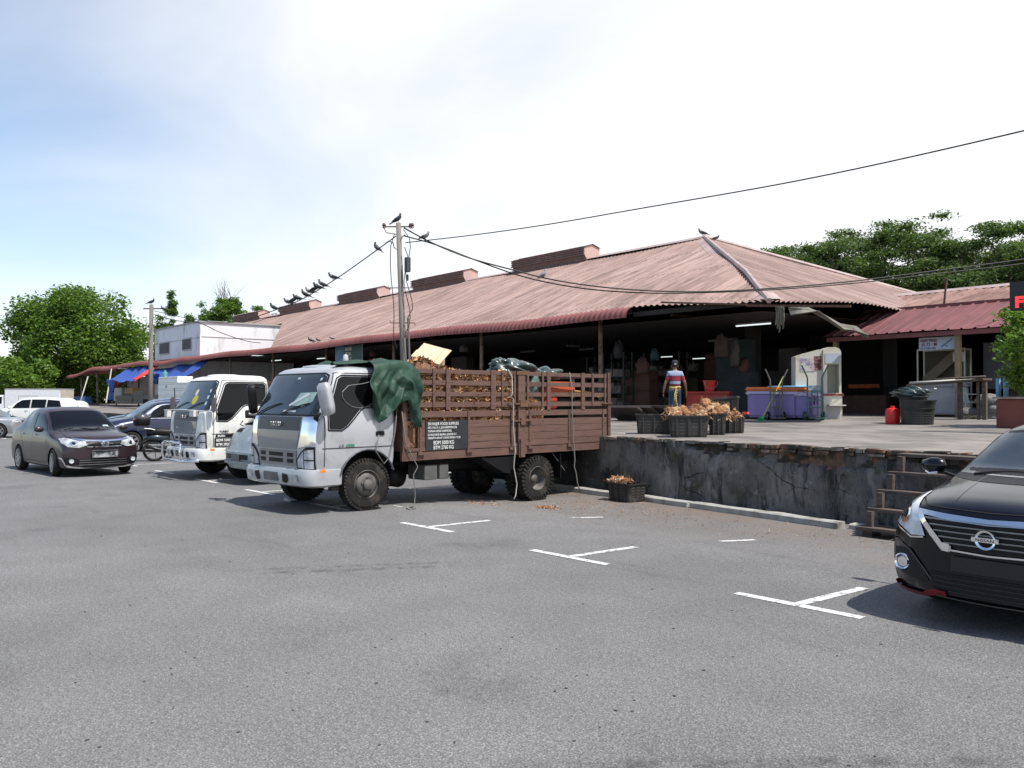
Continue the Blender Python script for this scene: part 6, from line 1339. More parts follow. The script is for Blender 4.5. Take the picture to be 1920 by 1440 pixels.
cxy = [(1268, 779), (1250, 774), (1262, 781), (1275, 771), (1296, 776), (1318, 779), (1336, 779), (1310, 771), (1330, 771), (1322, 761), (1288, 784), (1308, 785), (1345, 772), (1352, 780), (1262, 773), (1284, 779), (1300, 768), (1340, 765), (1270, 785), (1326, 786), (1357, 770)]
for i, (x, y) in enumerate(cxy):
    k = 16.95 + (786 - y) * .03; p = atd(x + 6 - (x - 1240) * .05, y - 1, k); coconut(p, .105 if y != 761 else .125, i % 3, 'brown fibrous husked coconut heaped in the black baskets' if y != 761 else 'biggest shaggy brown coconut on top of the heap')
for o in list(bpy.data.objects):
    if o.name.startswith('coconut') and 'biggest' in o.get('label', ''): o['group'] = ''; del o['group']
husks('husk_scraps', lambda: ((lambda t: (atd(1245 + 130 * t + random.uniform(-6, 6), 780 + random.gauss(0, 5), 16.9 + random.uniform(-.3, .3)), (0, 0, 1)))(random.random())), 130, 'loose husk scraps among the coconuts in the black baskets', (.05, .14), fib=160)
husks('husk_scraps', lambda: (atd(1374 + random.gauss(0, 9), 778 + random.gauss(0, 4), 16.9 + random.uniform(-.15, .15)), (0, 0, 1)), 60, 'pale husk pieces spilling over the narrow basket beside the stack', (.06, .12), cols=(3, 3, 2, 4), fib=40)
b = MB(); b.box((-.07, -.03, 0), (.07, .03, .05)); setp(b.build('red_clip', M('coral_plastic', (.7, .10, .10), .5), loc=atd(1398, 777, 17.0), bevel=.01), 'small coral red clip on the rim of the stacked basket', 'clip')
# lone basket on the asphalt
p = atz(1156, 942, -.15)
basket('basket', (p.x - .05, p.y + .32, gz(p.y + .3)), R_(-4), .60, .44, .335, 'lone black basket standing on the asphalt against the kerb with a tuft of fibre')
pc = Vector((p.x - .2, p.y + .32, gz(11) + .34))
husks('coconut_fibre_tuft', lambda: ((pc.x + random.gauss(0, .10), pc.y + random.gauss(0, .08), pc.z + random.uniform(-.02, .06)), (0, 0, 1)), 60, 'tuft of orange coconut fibre on the lone basket', (.05, .12), cols=(3, 5, 0, 1), fib=300)
# litter on the ground
def scatter(name, n, cx, cy, sx, sy, label, size, cols, fib=0):
    def fn():
        y = random.gauss(cy, sy); return ((random.gauss(cx, sx), y, gz(y) + .003), (0, 0, 1))
    husks(name, fn, n, label, size, cols=cols, fib=fib)
scatter('fibre_litter', 70, -10.75, 9.55, .10, .07, 'small orange fibre clump on the asphalt under the lorry rear wheel', (.03, .08), (1, 6, 0, 1), 120)
scatter('fibre_litter', 260, -10.2, 10.3, 1.6, .55, 'brown husk crumbs scattered before the kerb', (.012, .035), (3, 2, 6, 1), 120)
scatter('fibre_litter', 120, -6.6, 10.6, 1.3, .45, 'dry crumbs scattered along the kerb near the steps', (.010, .03), (3, 1, 6, 1), 40)
scatter('fibre_litter', 60, -11.6, 8.9, .25, .12, 'reddish fibre dust by the trailing rope', (.015, .04), (1, 5, 2, 0), 60)
b = MB(); random.seed(31)
for k in range(150):
    px_, py_ = random.uniform(100, 1900), 900 + 540 * random.random() ** 1.6; g_ = atz(px_, py_, 0)
    if g_.y > 8 or g_.y < 1: continue
    s_ = random.uniform(.004, .009); Mx = Matrix.Translation((g_.x, g_.y, gz(g_.y) + s_ * .3)) @ Matrix.Rotation(random.uniform(0, 3), 4, 'Z'); b.box((-s_, -s_ * .6, -s_ * .4), (s_, s_ * .6, s_ * .4), Mx)
setp(b.build('grit', M('dark_grit', (.06, .05, .04), .9)), 'small dark chips of grit lying about the asphalt', None, None, 'stuff')
b = MB(); p = atz(541, 940, 0); 
crumple('crushed_bag', p + Vector((0, 0, .02)), (.10, .06, .03), M('white_scrap', (.5, .5, .5), .6), 'small crushed white scrap on the asphalt before the silver lorry', 'litter', 2, 10)

# --- person walking away in a striped shirt and yellow apron
def skin_body(name, pts, edges, m, parent, sub=2, root_i=0):
    me = bpy.data.meshes.new(name); me.from_pydata([p[0] for p in pts], edges, []); me.update()
    o = bpy.data.objects.new(name, me); COL.objects.link(o)
    md = o.modifiers.new('s', 'SKIN'); md.use_smooth_shade = True
    sv = me.skin_vertices[0].data
    for i, p in enumerate(pts): r_ = p[1]; sv[i].radius = r_ if isinstance(r_, tuple) else (r_, r_)
    for i in range(len(pts)): sv[i].use_root = (i == root_i)
    o.modifiers.new('d', 'SUBSURF').levels = sub; o.modifiers['d'].render_levels = sub
    dg = bpy.context.evaluated_depsgraph_get(); me2 = bpy.data.meshes.new_from_object(o.evaluated_get(dg)); o.modifiers.clear(); o.data = me2
    for q in m if isinstance(m, (list, tuple)) else [m]: me2.materials.append(q)
    me2.polygons.foreach_set('use_smooth', [True] * len(me2.polygons)); o.parent = parent; return o
def person():
    p = atplat(1266, 791); r = root('person', (p.x, p.y, p.z), R_(50.8 - 4), 'person in a red striped shirt, dark cap and yellow apron walking into the market', 'person')
    # local: +Y away from the viewer (the way they face), +X to their right (image right)
    m_skin = M('brown_skin', (.20, .105, .065), .55, var=.08); m_jean = M('dark_jeans', (.020, .033, .075), .85, var=.3, vscale=5)
    P = []; E = []
    def add(c, rad, par=None): P.append((c, rad)); i = len(P) - 1; (E.append((par, i)) if par is not None else None); return i
    pel = add((0, 0, .95), (.145, .11)); ab = add((0, .01, 1.10), (.15, .11), pel); ch = add((0, 0, 1.30), (.175, .115), ab); nk0 = add((0, .0, 1.46), (.10, .08), ch); nk = add((0, .015, 1.53), .055, nk0)
    h1 = add((0, .03, 1.60), (.072, .085), nk); h2 = add((0, .035, 1.68), (.078, .095), h1); h3 = add((0, .03, 1.75), (.06, .075), h2)
    for s in (-1, 1):
        sh = add((s * .17, 0, 1.42), .065, nk0); el = add((s * .275, -.02, 1.17), .046, sh); el2 = add((s * .295, -.01, 1.11), .042, el); wr = add((s * .335, .05 + .03 * s, .91), .028, el2); hd = add((s * .345, .065 + .03 * s, .85), (.035, .022), wr)
        hp = add((s * .09, 0, .88), .095, pel); kn = add((s * .10, .01 + .03 * s, .50), .062, hp); cf = add((s * .10, -.02 + .02 * s, .34), .058, kn); an = add((s * .10, -.03 + .02 * s, .09), .04, cf); ft = add((s * .105, .02, .045), .042, an); toe = add((s * .115, .14, .035), .035, ft)
    body = skin_body('body', P, E, [m_skin], r)
    # fingers
    for s in (-1, 1):
        F = []; Eg = []; c0 = Vector((s * .345, .075 + .03 * s, .81))
        F.append((tuple(c0 + Vector((0, 0, .03))), (.032, .016)))
        for k in range(4):
            y = -.028 + .019 * k + .01; L_ = (.055, .07, .075, .065)[k]; i0 = len(F)
            F.append((tuple(c0 + Vector((0, y, -.005))), .010)); F.append((tuple(c0 + Vector((-s * .008, y + .004, -.02 - L_ * .5))), .009)); F.append((tuple(c0 + Vector((-s * .028, y + .006, -.02 - L_))), .008)); Eg += [(0, i0), (i0, i0 + 1), (i0 + 1, i0 + 2)]
        i0 = len(F); F.append((tuple(c0 + Vector((-s * .01, .045, .01))), .011)); F.append((tuple(c0 + Vector((-s * .022, .062, -.03))), .009)); Eg += [(0, i0), (i0, i0 + 1)]
        skin_body('hand', F, Eg, m_skin, r, 1)
    # shirt: tube following the torso, striped through the material by height
    ms_ = bpy.data.materials.new('striped_jersey'); ms_.use_nodes = True; t = ms_.node_tree; n = t.nodes; l = t.links; bs = n['Principled BSDF']; bs.inputs['Roughness'].default_value = .85
    tcn = n.new('ShaderNodeTexCoord'); sx = n.new('ShaderNodeSeparateXYZ'); l.new(tcn.outputs['Object'], sx.inputs[0]); mr_ = n.new('ShaderNodeMapRange'); l.new(sx.outputs[2], mr_.inputs[0]); mr_.inputs[1].default_value = .95; mr_.inputs[2].default_value = 1.55
    cr_ = n.new('ShaderNodeValToRGB'); l.new(mr_.outputs[0], cr_.inputs[0]); e = cr_.color_ramp; e.interpolation = 'CONSTANT'
    RED = (.24, .025, .04, 1); PB = (.26, .31, .42, 1); DK = (.03, .02, .04, 1)
    st_ = [(0, RED), (.26, DK), (.285, PB), (.42, DK), (.445, RED), (.66, DK), (.69, PB), (.88, PB), (.96, DK)]
    e.elements[0].position = 0; e.elements[0].color = st_[0][1]; e.elements[1].position = st_[1][0]; e.elements[1].color = st_[1][1]
    for pos, c in st_[2:]: q = e.elements.new(pos); q.color = c
    l.new(cr_.outputs[0], bs.inputs['Base Color'])
    P2 = []; E2 = []
    def add2(c, rad, par=None): P2.append((c, rad)); i = len(P2) - 1; (E2.append((par, i)) if par is not None else None); return i
    a = add2((0, .0, 1.0), (.168, .13)); b_ = add2((0, .0, 1.14), (.168, .128), a); c = add2((0, 0, 1.30), (.198, .134), b_); d = add2((0, .0, 1.44), (.15, .115), c); add2((0, .005, 1.515), (.078, .078), d); 
    for s in (-1, 1): s1 = add2((s * .165, 0, 1.425), .095, d); s2 = add2((s * .225, -.01, 1.27), .072, s1); s3 = add2((s * .238, -.015, 1.21), .068, s2)
    skin_body('striped_shirt', P2, E2, ms_, r)
    P3 = []; E3 = []
    def add3(c, rad, par=None): P3.append((c, rad)); i = len(P3) - 1; (E3.append((par, i)) if par is not None else None); return i
    a = add3((0, 0, 1.0), (.155, .12)); b_ = add3((0, 0, .92), (.16, .125), a)
    for s in (-1, 1): hp = add3((s * .09, 0, .84), .105, b_); kn = add3((s * .10, .01 + .03 * s, .50), .078, hp); cf = add3((s * .10, -.02 + .02 * s, .30), .072, kn); an = add3((s * .10, -.03 + .02 * s, .08), .062, cf)
    skin_body('jeans', P3, E3, m_jean, r)
    m_ap = M('yellow_apron', (.50, .42, .13), .8, var=.2, vscale=9)
    b = MB()
    n_ = 24
    for k in range(n_):
        def ap(t): a_ = 2 * math.pi * t; return Vector((.172 * math.sin(a_), -.138 * math.cos(a_), 1.02 + .012 * math.sin(3 * a_)))
        b.add([ap(k / n_) + Vector((0, 0, -.022)), ap((k + 1) / n_) + Vector((0, 0, -.022)), ap((k + 1) / n_) + Vector((0, 0, .022)), ap(k / n_) + Vector((0, 0, .022))], [(0, 1, 2, 3)])
    for x0, x1, zl in ((.0, -.05, .62), (.02, .03, .40), (-.01, .0, .50)):
        for k in range(8):
            t0, t1 = k / 8, (k + 1) / 8; f_ = lambda t: Vector((x0 + (x1 - x0) * t + .012 * math.sin(t * 9), -.150 - .02 * math.sin(t * 3), 1.03 - (1.03 - zl) * t)); w_ = .010
            b.add([f_(t0) - Vector((w_, 0, 0)), f_(t0) + Vector((w_, 0, 0)), f_(t1) + Vector((w_, 0, 0)), f_(t1) - Vector((w_, 0, 0))], [(0, 1, 2, 3)])
    b.add([(x_, .155 - .03 * abs(x_) / .17, z_) for z_ in (1.03, .7, .38) for x_ in (-.17, -.08, 0, .08, .17)], [(k_, k_ + 1, k_ + 6, k_ + 5) for k_ in (0, 1, 2, 3, 5, 6, 7, 8)])
    o = b.build('apron', m_ap, r, smooth=True); md = o.modifiers.new('s', 'SOLIDIFY'); md.thickness = .005
    b = MB(); b.lathe([(.096, 0), (.103, .03), (.092, .09), (.06, .125), (0, .14)], (0, 0, 0), 'z', 20); b.tube([(-.07, .08, .01), (0, .17, .0), (.07, .08, .01)], [.02, .03, .02], 8)
    o = b.build('cap', M('black_cap', (.015, .015, .018), .8), r, smooth=True, loc=(0, .03, 1.70)); b = MB(); b.box((-.03, -.108, .0), (.03, -.100, .02)); b.build('cap_strap', m_white, o)
    b = MB(); b.lathe([(.080, -.09), (.094, -.03), (.096, .02), (.09, .06)], (0, 0, 0), 'z', 20); o = b.build('hair', M('black_hair', (.012, .010, .009), .7), r, smooth=True, loc=(0, .025, 1.69)); o.scale = (.98, 1.05, .85)
    for s in (-1, 1):
        b = MB(); b.lathe([(0, -.008), (.018, -.006), (.024, .004), (0, .01)], (0, 0, 0), 'x', 10); o = b.build('ear', m_skin, r, smooth=True, loc=(s * .092, .035, 1.64)); o.scale = (1, .7, 1.2)
        b = MB(); b.lathe([(0, -.015), (.012, -.012), (.012, .006), (0, .01)], (0, 0, 0), 'y', 10); b.build('eye', M('eye_white', (.6, .58, .55), .3), r, smooth=True, loc=(s * .032, .115, 1.655))
        b = MB(); b.box((-.045, -.10, 0), (.045, .16, .07)); b.build('shoe', m_black, r, loc=(s * .105, .03, .0), bevel=.02)
    b = MB(); b.lathe([(0, .03), (.014, .0), (.018, -.02), (0, -.03)], (0, 0, 0), 'z', 10); b.build('nose', m_skin, r, smooth=True, loc=(0, .128, 1.625)); b = MB(); b.box((-.022, -.004, -.004), (.022, .006, .004)); b.build('mouth', M('lips', (.16, .06, .05), .5), r, loc=(0, .118, 1.585))
person(); bpy.data.objects['person'].scale = (.93, .93, .93)

# --- objects in front of and under the market roof
def tub(name, px0, px1, py0, py1, d_, m, label, cat, group=None, rz=0.0, lid=None, Y=None):
    p0 = atplat((px0 + px1) / 2, py1); return p0
m_purple = M('lilac_plastic', (.24, .19, .42), .5, var=.12, vscale=2, dark=(.20, .16, .32), dthr=(.55, .75), dscale=2)
m_orange = M('orange_lid_plastic', (.52, .17, .045), .55, var=.15)
def ice_tub(px, py, w, d, h, label, rz, lid_m, lid_over=.05):
    p = atplat(px, py); r = root('ice_box', (p.x, p.y, p.z), rz, label, 'ice box', 'lilac ice boxes under the roof edge')
    b = MB(); b.box((-w / 2, -d / 2, .06), (w / 2, d / 2, h)); b.build('tub_body', m_purple, r, bevel=.06)
    b = MB(); b.box((-w / 2 - .03, -d / 2 - .03, h - .10), (w / 2 + .03, d / 2 + .03, h)); b.build('rim', M('pale_lilac', (.50, .45, .66), .5), r, bevel=.03)
    b = MB(); b.box((w / 2 - .0, -.13, h - .32), (w / 2 + .03, -.09, h - .10)); b.box((w / 2, .09, h - .32), (w / 2 + .03, .13, h - .10)); b.box((w / 2, -.13, h - .20), (w / 2 + .035, .13, h - .15)); b.build('catch', M('dark_purple', (.09, .06, .20), .5), r)
    b = MB(); b.box((-w / 2 + .1, -d / 2 + .1, 0), (w / 2 - .1, d / 2 - .1, .06)); b.build('skid', m_black, r)
    if lid_m: b = MB(); b.box((-w / 2 - lid_over, -d / 2 - lid_over, h), (w / 2 + lid_over, d / 2 + lid_over, h + .12)); b.build('lid', lid_m, r, bevel=.045)
    return r
ice_tub(1441, 786, .92, .85, .80, 'big lilac ice box with an orange lid, left of the pair', R_(8), m_orange)
ice_tub(1483, 786.5, .66, .75, .78, 'middle lilac ice box with an orange lid behind the grey trolley', R_(8), m_orange)
ice_tub(1513, 787, .50, .6, .74, 'narrow open lilac ice box behind the green trolley', R_(8), None)
p = atplat(1490, 778); q = Vector((p.x, p.y, p.z + 1.02)); b = MB(); b.lathe([(0, 0), (.42, 0), (.46, .03), (.45, .05), (0, .03)], (0, 0, 0), 'z', 24); o = setp(b.build('blue_tray', M('sky_blue_plastic', (.16, .42, .75), .5), loc=atd(1478, 727, 24.6)), 'round sky blue tray resting on the orange lids', 'tray'); autosmooth(o, 30); o.scale = (1.35, 1, 1)
crumple('cloth_bundle', atd(1499, 739, 24.2), (.30, .22, .12), M('pale_pink_cloth', (.48, .36, .38), .8), 'pale pinkish cloth bundle on the middle ice box', 'cloth', 12, 16)
crumple('plastic_sack', atd(1524, 735, 24.6), (.26, .2, .14), M('pale_blue_grey_sack', (.36, .40, .46), .6), 'pale blue grey plastic sack on the narrow ice box', 'sack', 14, 16)
# white ice cream cabinet
p = atplat(1524, 781)
def kiosk():
    dK = 25.2; bl = atplat(1484, 779); br = atplat(1562, 784)
    P0 = atplat(1536, 786)
    r = root('drinks_cabinet', (P0.x, P0.y, P0.z), R_(50.8 - 8), 'tall white vending cabinet with a curved top, faded poster side and open hatch', 'cabinet')
    m_w = M('yellowed_white_enamel', (.60, .58, .50), .5, var=.1, vscale=2, dark=(.32, .30, .24), dthr=(.58, .75), dscale=2.5); H = 2.02
    # local +X image right, +Y away. side panel from x=-.62 to .22 (big poster), front part x .22..  .60
    b = MB(); b.prism([(-.62, 0), (.12, 0), (.12, H - .06), (.0, H - .05), (-.3, H - .13), (-.62, H - .24)], -.05, .62, lambda u, w, t: (u, t + .12 + (u < .0) * .0, w)); b.build('side_panel', m_w, r)
    b = MB(); b.prism([(.12, .0), (.62, .0), (.62, .62), (.12, .62)], -.02, .7, lambda u, w, t: (u, t, w)); b.prism([(.12, .62), (.62, .62), (.62, .74), (.12, .74)], -.03, .7, lambda u, w, t: (u, t, w)); b.prism([(.12, .74), (.22, .74), (.22, 1.55), (.12, 1.55)], -.02, .7, lambda u, w, t: (u, t, w)); b.prism([(.54, .74), (.60, .74), (.60, 1.55), (.54, 1.55)], -.02, .7, lambda u, w, t: (u, t, w)); b.prism([(.22, .74), (.54, .74), (.54, 1.55), (.22, 1.55)], .45, .7, lambda u, w, t: (u, t, w)); b.prism([(.12, 1.55), (.60, 1.55), (.60, 1.90), (.56, 1.98), (.45, 2.03), (.25, 2.03), (.12, 1.97)], -.02, .7, lambda u, w, t: (u, t, w)); b.build('front_housing', m_w, r)
    b = MB(); b.box((.17, -.035, 1.58), (.56, -.02, 1.86)); b.build('display_panel', M('pale_blue_panel', (.45, .50, .58), .4), r)
    b = MB(); b.box((.20, -.30, .38), (.66, -.02, .41)); b.build('hatch_flap', m_w, r); b = MB(); b.box((.20, -.03, .05), (.56, -.02, .36)); b.build('lower_panel', M('grey_white_panel', (.42, .42, .42), .4), r)
    b = MB(); b.box((.10, -.045, .66), (.66, .0, .72)); b.build('red_band', M('faded_red_band', (.26, .06, .04), .6), r)
    b = MB(); b.box((-.55, .062, .62), (.08, .070, .95)); po = b.build('poster', M('blue_poster', (.10, .24, .34), .6, dark=(.45, .47, .45), dthr=(.45, .6), dscale=4, var=.4, vscale=6), r)
    b = MB(); b.box((-.50, .062, 1.35), (-.10, .070, 1.72)); b.build('poster', M('faded_purple_poster', (.28, .22, .38), .6, dark=(.55, .52, .47), dthr=(.42, .55), dscale=7, var=.4, vscale=9), r)
    b = MB(); b.box((-.12, .060, 1.38), (.09, .068, 1.78)); b.build('poster', M('dark_red_poster', (.10, .02, .03), .6, dark=(.40, .25, .24), dthr=(.5, .6), dscale=8), r)
    return r
kiosk()
def hand_truck(px, py, h, w, m, label, wheel_m, bent=.12):
    p = atplat(px, py); r = root('hand_truck', (p.x, p.y, p.z), R_(50.8), label, 'hand truck'); b = MB()
    for s in (-1, 1): b.tube([(s * w / 2, 0, .12), (s * w / 2, .0, h * .78), (s * w / 2 + (.0 if s < 0 else bent) - (bent if s < 0 else 0), -.02, h)], .022, 8)
    for z in (.35, .55, .8): b.bar((-w / 2, 0, z), (w / 2, 0, z), .03)
    b.tube([(-w * .2, 0, .12), (-w * .2, 0, .8), (w * .2, 0, .8), (w * .2, 0, .12)], .014, 6); b.build('frame', m, r)
    b = MB(); b.box((-w / 2 - .02, -.22, .05), (w / 2 + .02, .02, .08)); b.build('toe_plate', m, r)
    for s in (-1, 1):
        b = MB(); b.lathe([(.05, -.02), (.11, -.03), (.125, 0), (.11, .03), (.05, .02)], (0, 0, 0), 'x', 20); o = b.build('wheel', wheel_m, r, smooth=True, loc=(s * (w / 2 + .05), .06, .125)); b = MB(); b.lathe([(0, -.02), (.05, -.02), (.05, .02), (0, .02)], (0, 0, 0), 'x', 12); b.build('hub', M('pale_hub', (.3, .3, .29), .5), o)
    return r
hand_truck(1456, 788, 1.42, .34, M('worn_grey_tube', (.14, .125, .12), .6, metal=.4, var=.3), 'rusty grey two wheeled hand truck leaning by the lilac ice boxes', m_black, .14)
hand_truck(1528, 788, 1.50, .40, M('green_tube', (.05, .13, .12), .5, var=.2), 'dark green two wheeled hand truck in front of the white cabinet', M('green_wheel', (.02, .06, .05), .6), .16)
a = atplat(1426, 790); t_ = atd(1469, 706, 24.3); br = root('broom', tuple(a), 0, 'green bristled broom with a yellow handle leaning on the ice boxes', 'broom'); a0 = Vector((0, 0, 0)); dv = Vector(t_) - a
b = MB(); b.tube([dv * .10, dv], .016, 8); b.build('handle', M('yellow_green_handle', (.36, .38, .08), .6), br); b = MB(); b.tube([dv * .10, dv * .05, Vector((0, 0, .02))], [.03, .06, .10], 10); b.build('bristles', M('green_bristle', (.04, .38, .12), .7, bump=.6, bscale=50), br)
# red table box with bucket
p = atplat(1306, 786); rb = root('red_box', (p.x, p.y + .6, pz(p.y)), R_(30), 'dull red plastic fish box behind the walking person', 'box'); b = MB(); b.box((-.62, -.45, 0), (.62, .45, .78)); b.build('box_body', M('dull_red_plastic', (.36, .035, .02), .5, var=.2), rb, bevel=.05); b = MB(); b.box((-.66, -.49, .74), (.66, .49, .82)); b.build('lid', M('dull_red_plastic', (0, 0, 0)), rb, bevel=.03)
bb = root('bucket', (p.x + .05, p.y + .55, pz(p.y) + .82), 0, 'red bucket with a wire handle on the red fish box', 'bucket'); b = MB(); b.lathe([(.13, 0), (.19, .30), (.205, .30), (.205, .33), (.18, .33), (.12, .02)], (0, 0, 0), 'z', 24); autosmooth(b.build('pail', M('bright_red_plastic', (.60, .03, .02), .45), bb), 40); b = MB(); b.tube([_R * (.2 * math.cos(R_(a_))) + Vector((0, 0, .30 - .22 * math.sin(R_(a_)))) - _F0 * .21 for a_ in range(0, 181, 15)], .008, 6); b.build('wire_handle', m_steel, bb)
# black bins and red jerrycan right
p = atplat(1706, 797)
def round_bin(loc, r1, r2, h, label, m, nm='bin', rib=True):
    r = root(nm, loc, 0, label, 'bin'); b = MB(); b.lathe([(r1, 0), (r1 + (r2 - r1) * .6, h * .62), (r1 + (r2 - r1) * .62 + .02, h * .63), (r1 + (r2 - r1) * .64 + .02, h * .67), (r1 + (r2 - r1) * .7, h * .68), (r2, h * .95), (r2 + .03, h * .95), (r2 + .03, h), (r2 - .02, h), (r1 - .03, .04), (0, .04)], (0, 0, 0), 'z', 32); autosmooth(b.build('bin_wall', m, r), 40)
    if rib:
        b = MB()
        for k in range(10):
            for j in range(5): t = R_(-100 + 9 * k); z = h * (.12 + .09 * j); rr = r1 + (r2 - r1) * z / h + .003; b.box((-.02, -.004, -.012), (.02, .006, .012), Matrix.Translation((rr * math.cos(t), rr * math.sin(t), z)) @ Matrix.Rotation(t - math.pi / 2, 4, 'Z'))
        b.build('vent_slots', M('basket_slot', (0, 0, 0)), r)
    return r
m_bb = M('black_tub_plastic', (.016, .018, .018), .4, var=.2)
round_bin((p.x, p.y + .4, pz(p.y)), .33, .38, .58, 'big round black plastic tub with a moulded waist beside the red can', m_bb)
round_bin((p.x - .45, p.y + 1.1, pz(p.y)), .27, .31, .66, 'taller black bin behind the big round tub', m_bb, rib=False)
crumple('bin_bag', Vector((p.x - .42, p.y + .9, pz(p.y) + .74)), (.34, .24, .12), m_bag, 'shiny black bin liner bunched over the tall black bin', 'bag', 21, k=.5)
b = MB(); b.lathe([(0, 0), (.15, 0), (.165, .06), (.165, .32), (.14, .37), (.05, .39), (.05, .44), (0, .44)], (0, 0, 0), 'z', 24); o = setp(b.build('red_can', M('bright_red_can', (.62, .02, .025), .4), loc=(p.x - .62, p.y + .42, pz(p.y))), 'bright red plastic can standing left of the round black tub', 'can'); autosmooth(o, 35)
# freezer, glass case, sign, grinder table
z25 = pz(25)
P1 = atplat(1755, 781); fr = root('chest_freezer', (P1.x, P1.y, P1.z), R_(4), 'dusty white chest freezer under the knife sharpening sign', 'freezer'); b = MB(); b.box((-.68, 0, .06), (.68, .65, .86)); b.build('freezer_body', M('dusty_grey_enamel', (.34, .34, .36), .5, var=.15), fr, bevel=.03); b = MB(); b.box((-.70, -.02, .865), (.70, .67, .95)); b.build('freezer_lid', M('grey_enamel', (.30, .30, .32), .5), fr, bevel=.02); b = MB(); b.box((-.04, -.03, .80), (.04, -.01, .84)); b.build('lock', m_chrome, fr)
gc = root('glass_case', (P1.x - .12, P1.y + .72, P1.z), R_(4), 'tall aluminium framed glass case with a leaning panel behind the freezer', 'display case'); b = MB()
for x in (-.72, .62):
    for y in (0, .5): b.bar((x, y, 0), (x, y, 2.0), .04)
for z in (1.0, 2.0): b.bar((-.74, 0, z), (.64, 0, z), .05); b.bar((-.74, .5, z), (.64, .5, z), .05)
b.build('case_frame', M('aluminium', (.42, .40, .38), .4, metal=.5), gc); b = MB(); b.bar((-.60, .25, 1.05), (.35, .25, 1.9), .02, .28, up=(0, 0, 1)); b.build('leaning_board', M('beige_board', (.17, .14, .10), .8), gc); b = MB(); b.box((.30, -.03, 1.62), (.60, -.02, 1.90)); b.build('price_card', M('pale_card', (.42, .46, .50), .6), gc); b = MB(); b.box((-.7, .48, 1.0), (.6, .5, 1.98)); b.build('case_back', M('olive_back', (.07, .065, .04), .8), gc)
sp = [aty(1722, 635, 25.35), aty(1791, 628, 25.35)]
S0 = aty(1723, 657, 25.35); S1 = aty(1791, 652, 25.35); sw = S1.x - S0.x; sh_ = aty(1723, 634, 25.35).z - S0.z
sgn = MB().box((0, 0, 0), (sw, .03, sh_)).build('shop_sign', M('pale_blue_sign', (.42, .47, .56), .6, var=.08)); sgn.location = S0; setp(sgn, 'pale blue knife sharpening sign hanging under the red canopy', 'sign')
m_mar = M('maroon_lettering', (.18, .02, .04), .6); m_navy = M('navy_lettering', (.03, .05, .16), .6)
text('sign_text', 'ASAH PISAU', sh_ * .30, m_mar, sgn, frame((.04, -.004, sh_ * .66), (1, 0, 0), (0, 0, 1)), .002, 'LEFT', .85, .004)
text('sign_text', '\u78e8 \u5200 - \u526a', sh_ * .30, m_mar, sgn, frame((.08, -.004, sh_ * .33), (1, 0, 0), (0, 0, 1)), .002, 'LEFT', 1.0, .004)
text('sign_text', '016-771 8336 3382', sh_ * .17, m_navy, sgn, frame((.05, -.004, sh_ * .08), (1, 0, 0), (0, 0, 1)), .002, 'LEFT', .9, .002)
b = MB(); b.bar((sw * .62, -.006, sh_ * .2), (sw * .92, -.006, sh_ * .8), .008, sh_ * .12); b.bar((sw * .72, -.006, sh_ * .35), (sw * .80, -.006, sh_ * .22), .008, .03); b.build('knife_picture', M('steel_blue', (.12, .20, .33), .5), sgn)
def at_pl(x, y, Y): return aty(x, y, Y)
gt = root('pipe_rack', (0, 0, 0), 0, 'rough workbench of dark planks piled with pale pipes and rods', 'workbench')
b = MB(); b.bar(at_pl(1712, 722, 23.6), at_pl(1852, 711, 23.6), .55, .05); b.build('bench_top', m_oldwood, gt)
for k, (x0, y0, x1, y1, rr, mm) in enumerate(((1706, 719, 1790, 714, .045, 'p'), (1740, 712, 1848, 706, .03, 'd'), (1760, 716, 1836, 712, .035, 'p'), (1712, 723, 1728, 724, .05, 'p'), (1700, 724, 1712, 722, .04, 'd'))):
    b = MB(); b.cyl(at_pl(x0, y0, 23.4 + .1 * k), at_pl(x1, y1, 23.4 + .1 * k), rr, 10); b.build('pipe', M('pale_pipe', (.50, .48, .42), .6) if mm == 'p' else m_oldwood, gt, smooth=True)
for x in (1846, 1834, 1800):
    tp = at_pl(x, 714, 23.6); b = MB(); b.bar((tp.x, tp.y, pz(23.6)), tp, .10 if x != 1834 else .07); b.build('bench_leg', m_oldwood, gt)
def plastic_chair():
    p = atplat(1812, 784); r = root('garden_chair', (p.x, p.y + .6, p.z), R_(100), 'pale green plastic armchair beside the workbench', 'chair'); m = M('pale_green_plastic_chair', (.36, .44, .40), .5)
    b = MB(); b.box((-.22, -.22, .42), (.22, .22, .45)); b.build('seat', m, r, bevel=.01); b = MB(); b.bar((-.22, .22, .44), (-.2, .32, .85), .04); b.bar((.22, .22, .44), (.2, .32, .85), .04); b.bar((-.2, .32, .83), (.2, .32, .83), .05)
    for k in range(4): x = -.13 + .09 * k; b.bar((x, .24, .46), (x, .31, .82), .025, .01)
    b.build('backrest', m, r)
    for sx in (-1, 1):
        for sy in (-1, 1): b = MB(); b.bar((sx * .20, sy * .20, .43), (sx * .25, sy * .25, 0), .04); b.build('leg', m, r)
        b = MB(); b.bar((sx * .26, -.22, .65), (sx * .24, .28, .67), .04, .02); b.bar((sx * .25, -.2, .43), (sx * .26, -.22, .65), .03); b.build('armrest', m, r)
plastic_chair()
m_sack = M('grey_sacking', (.15, .145, .14), .9, var=.3, vscale=4, bump=.4)
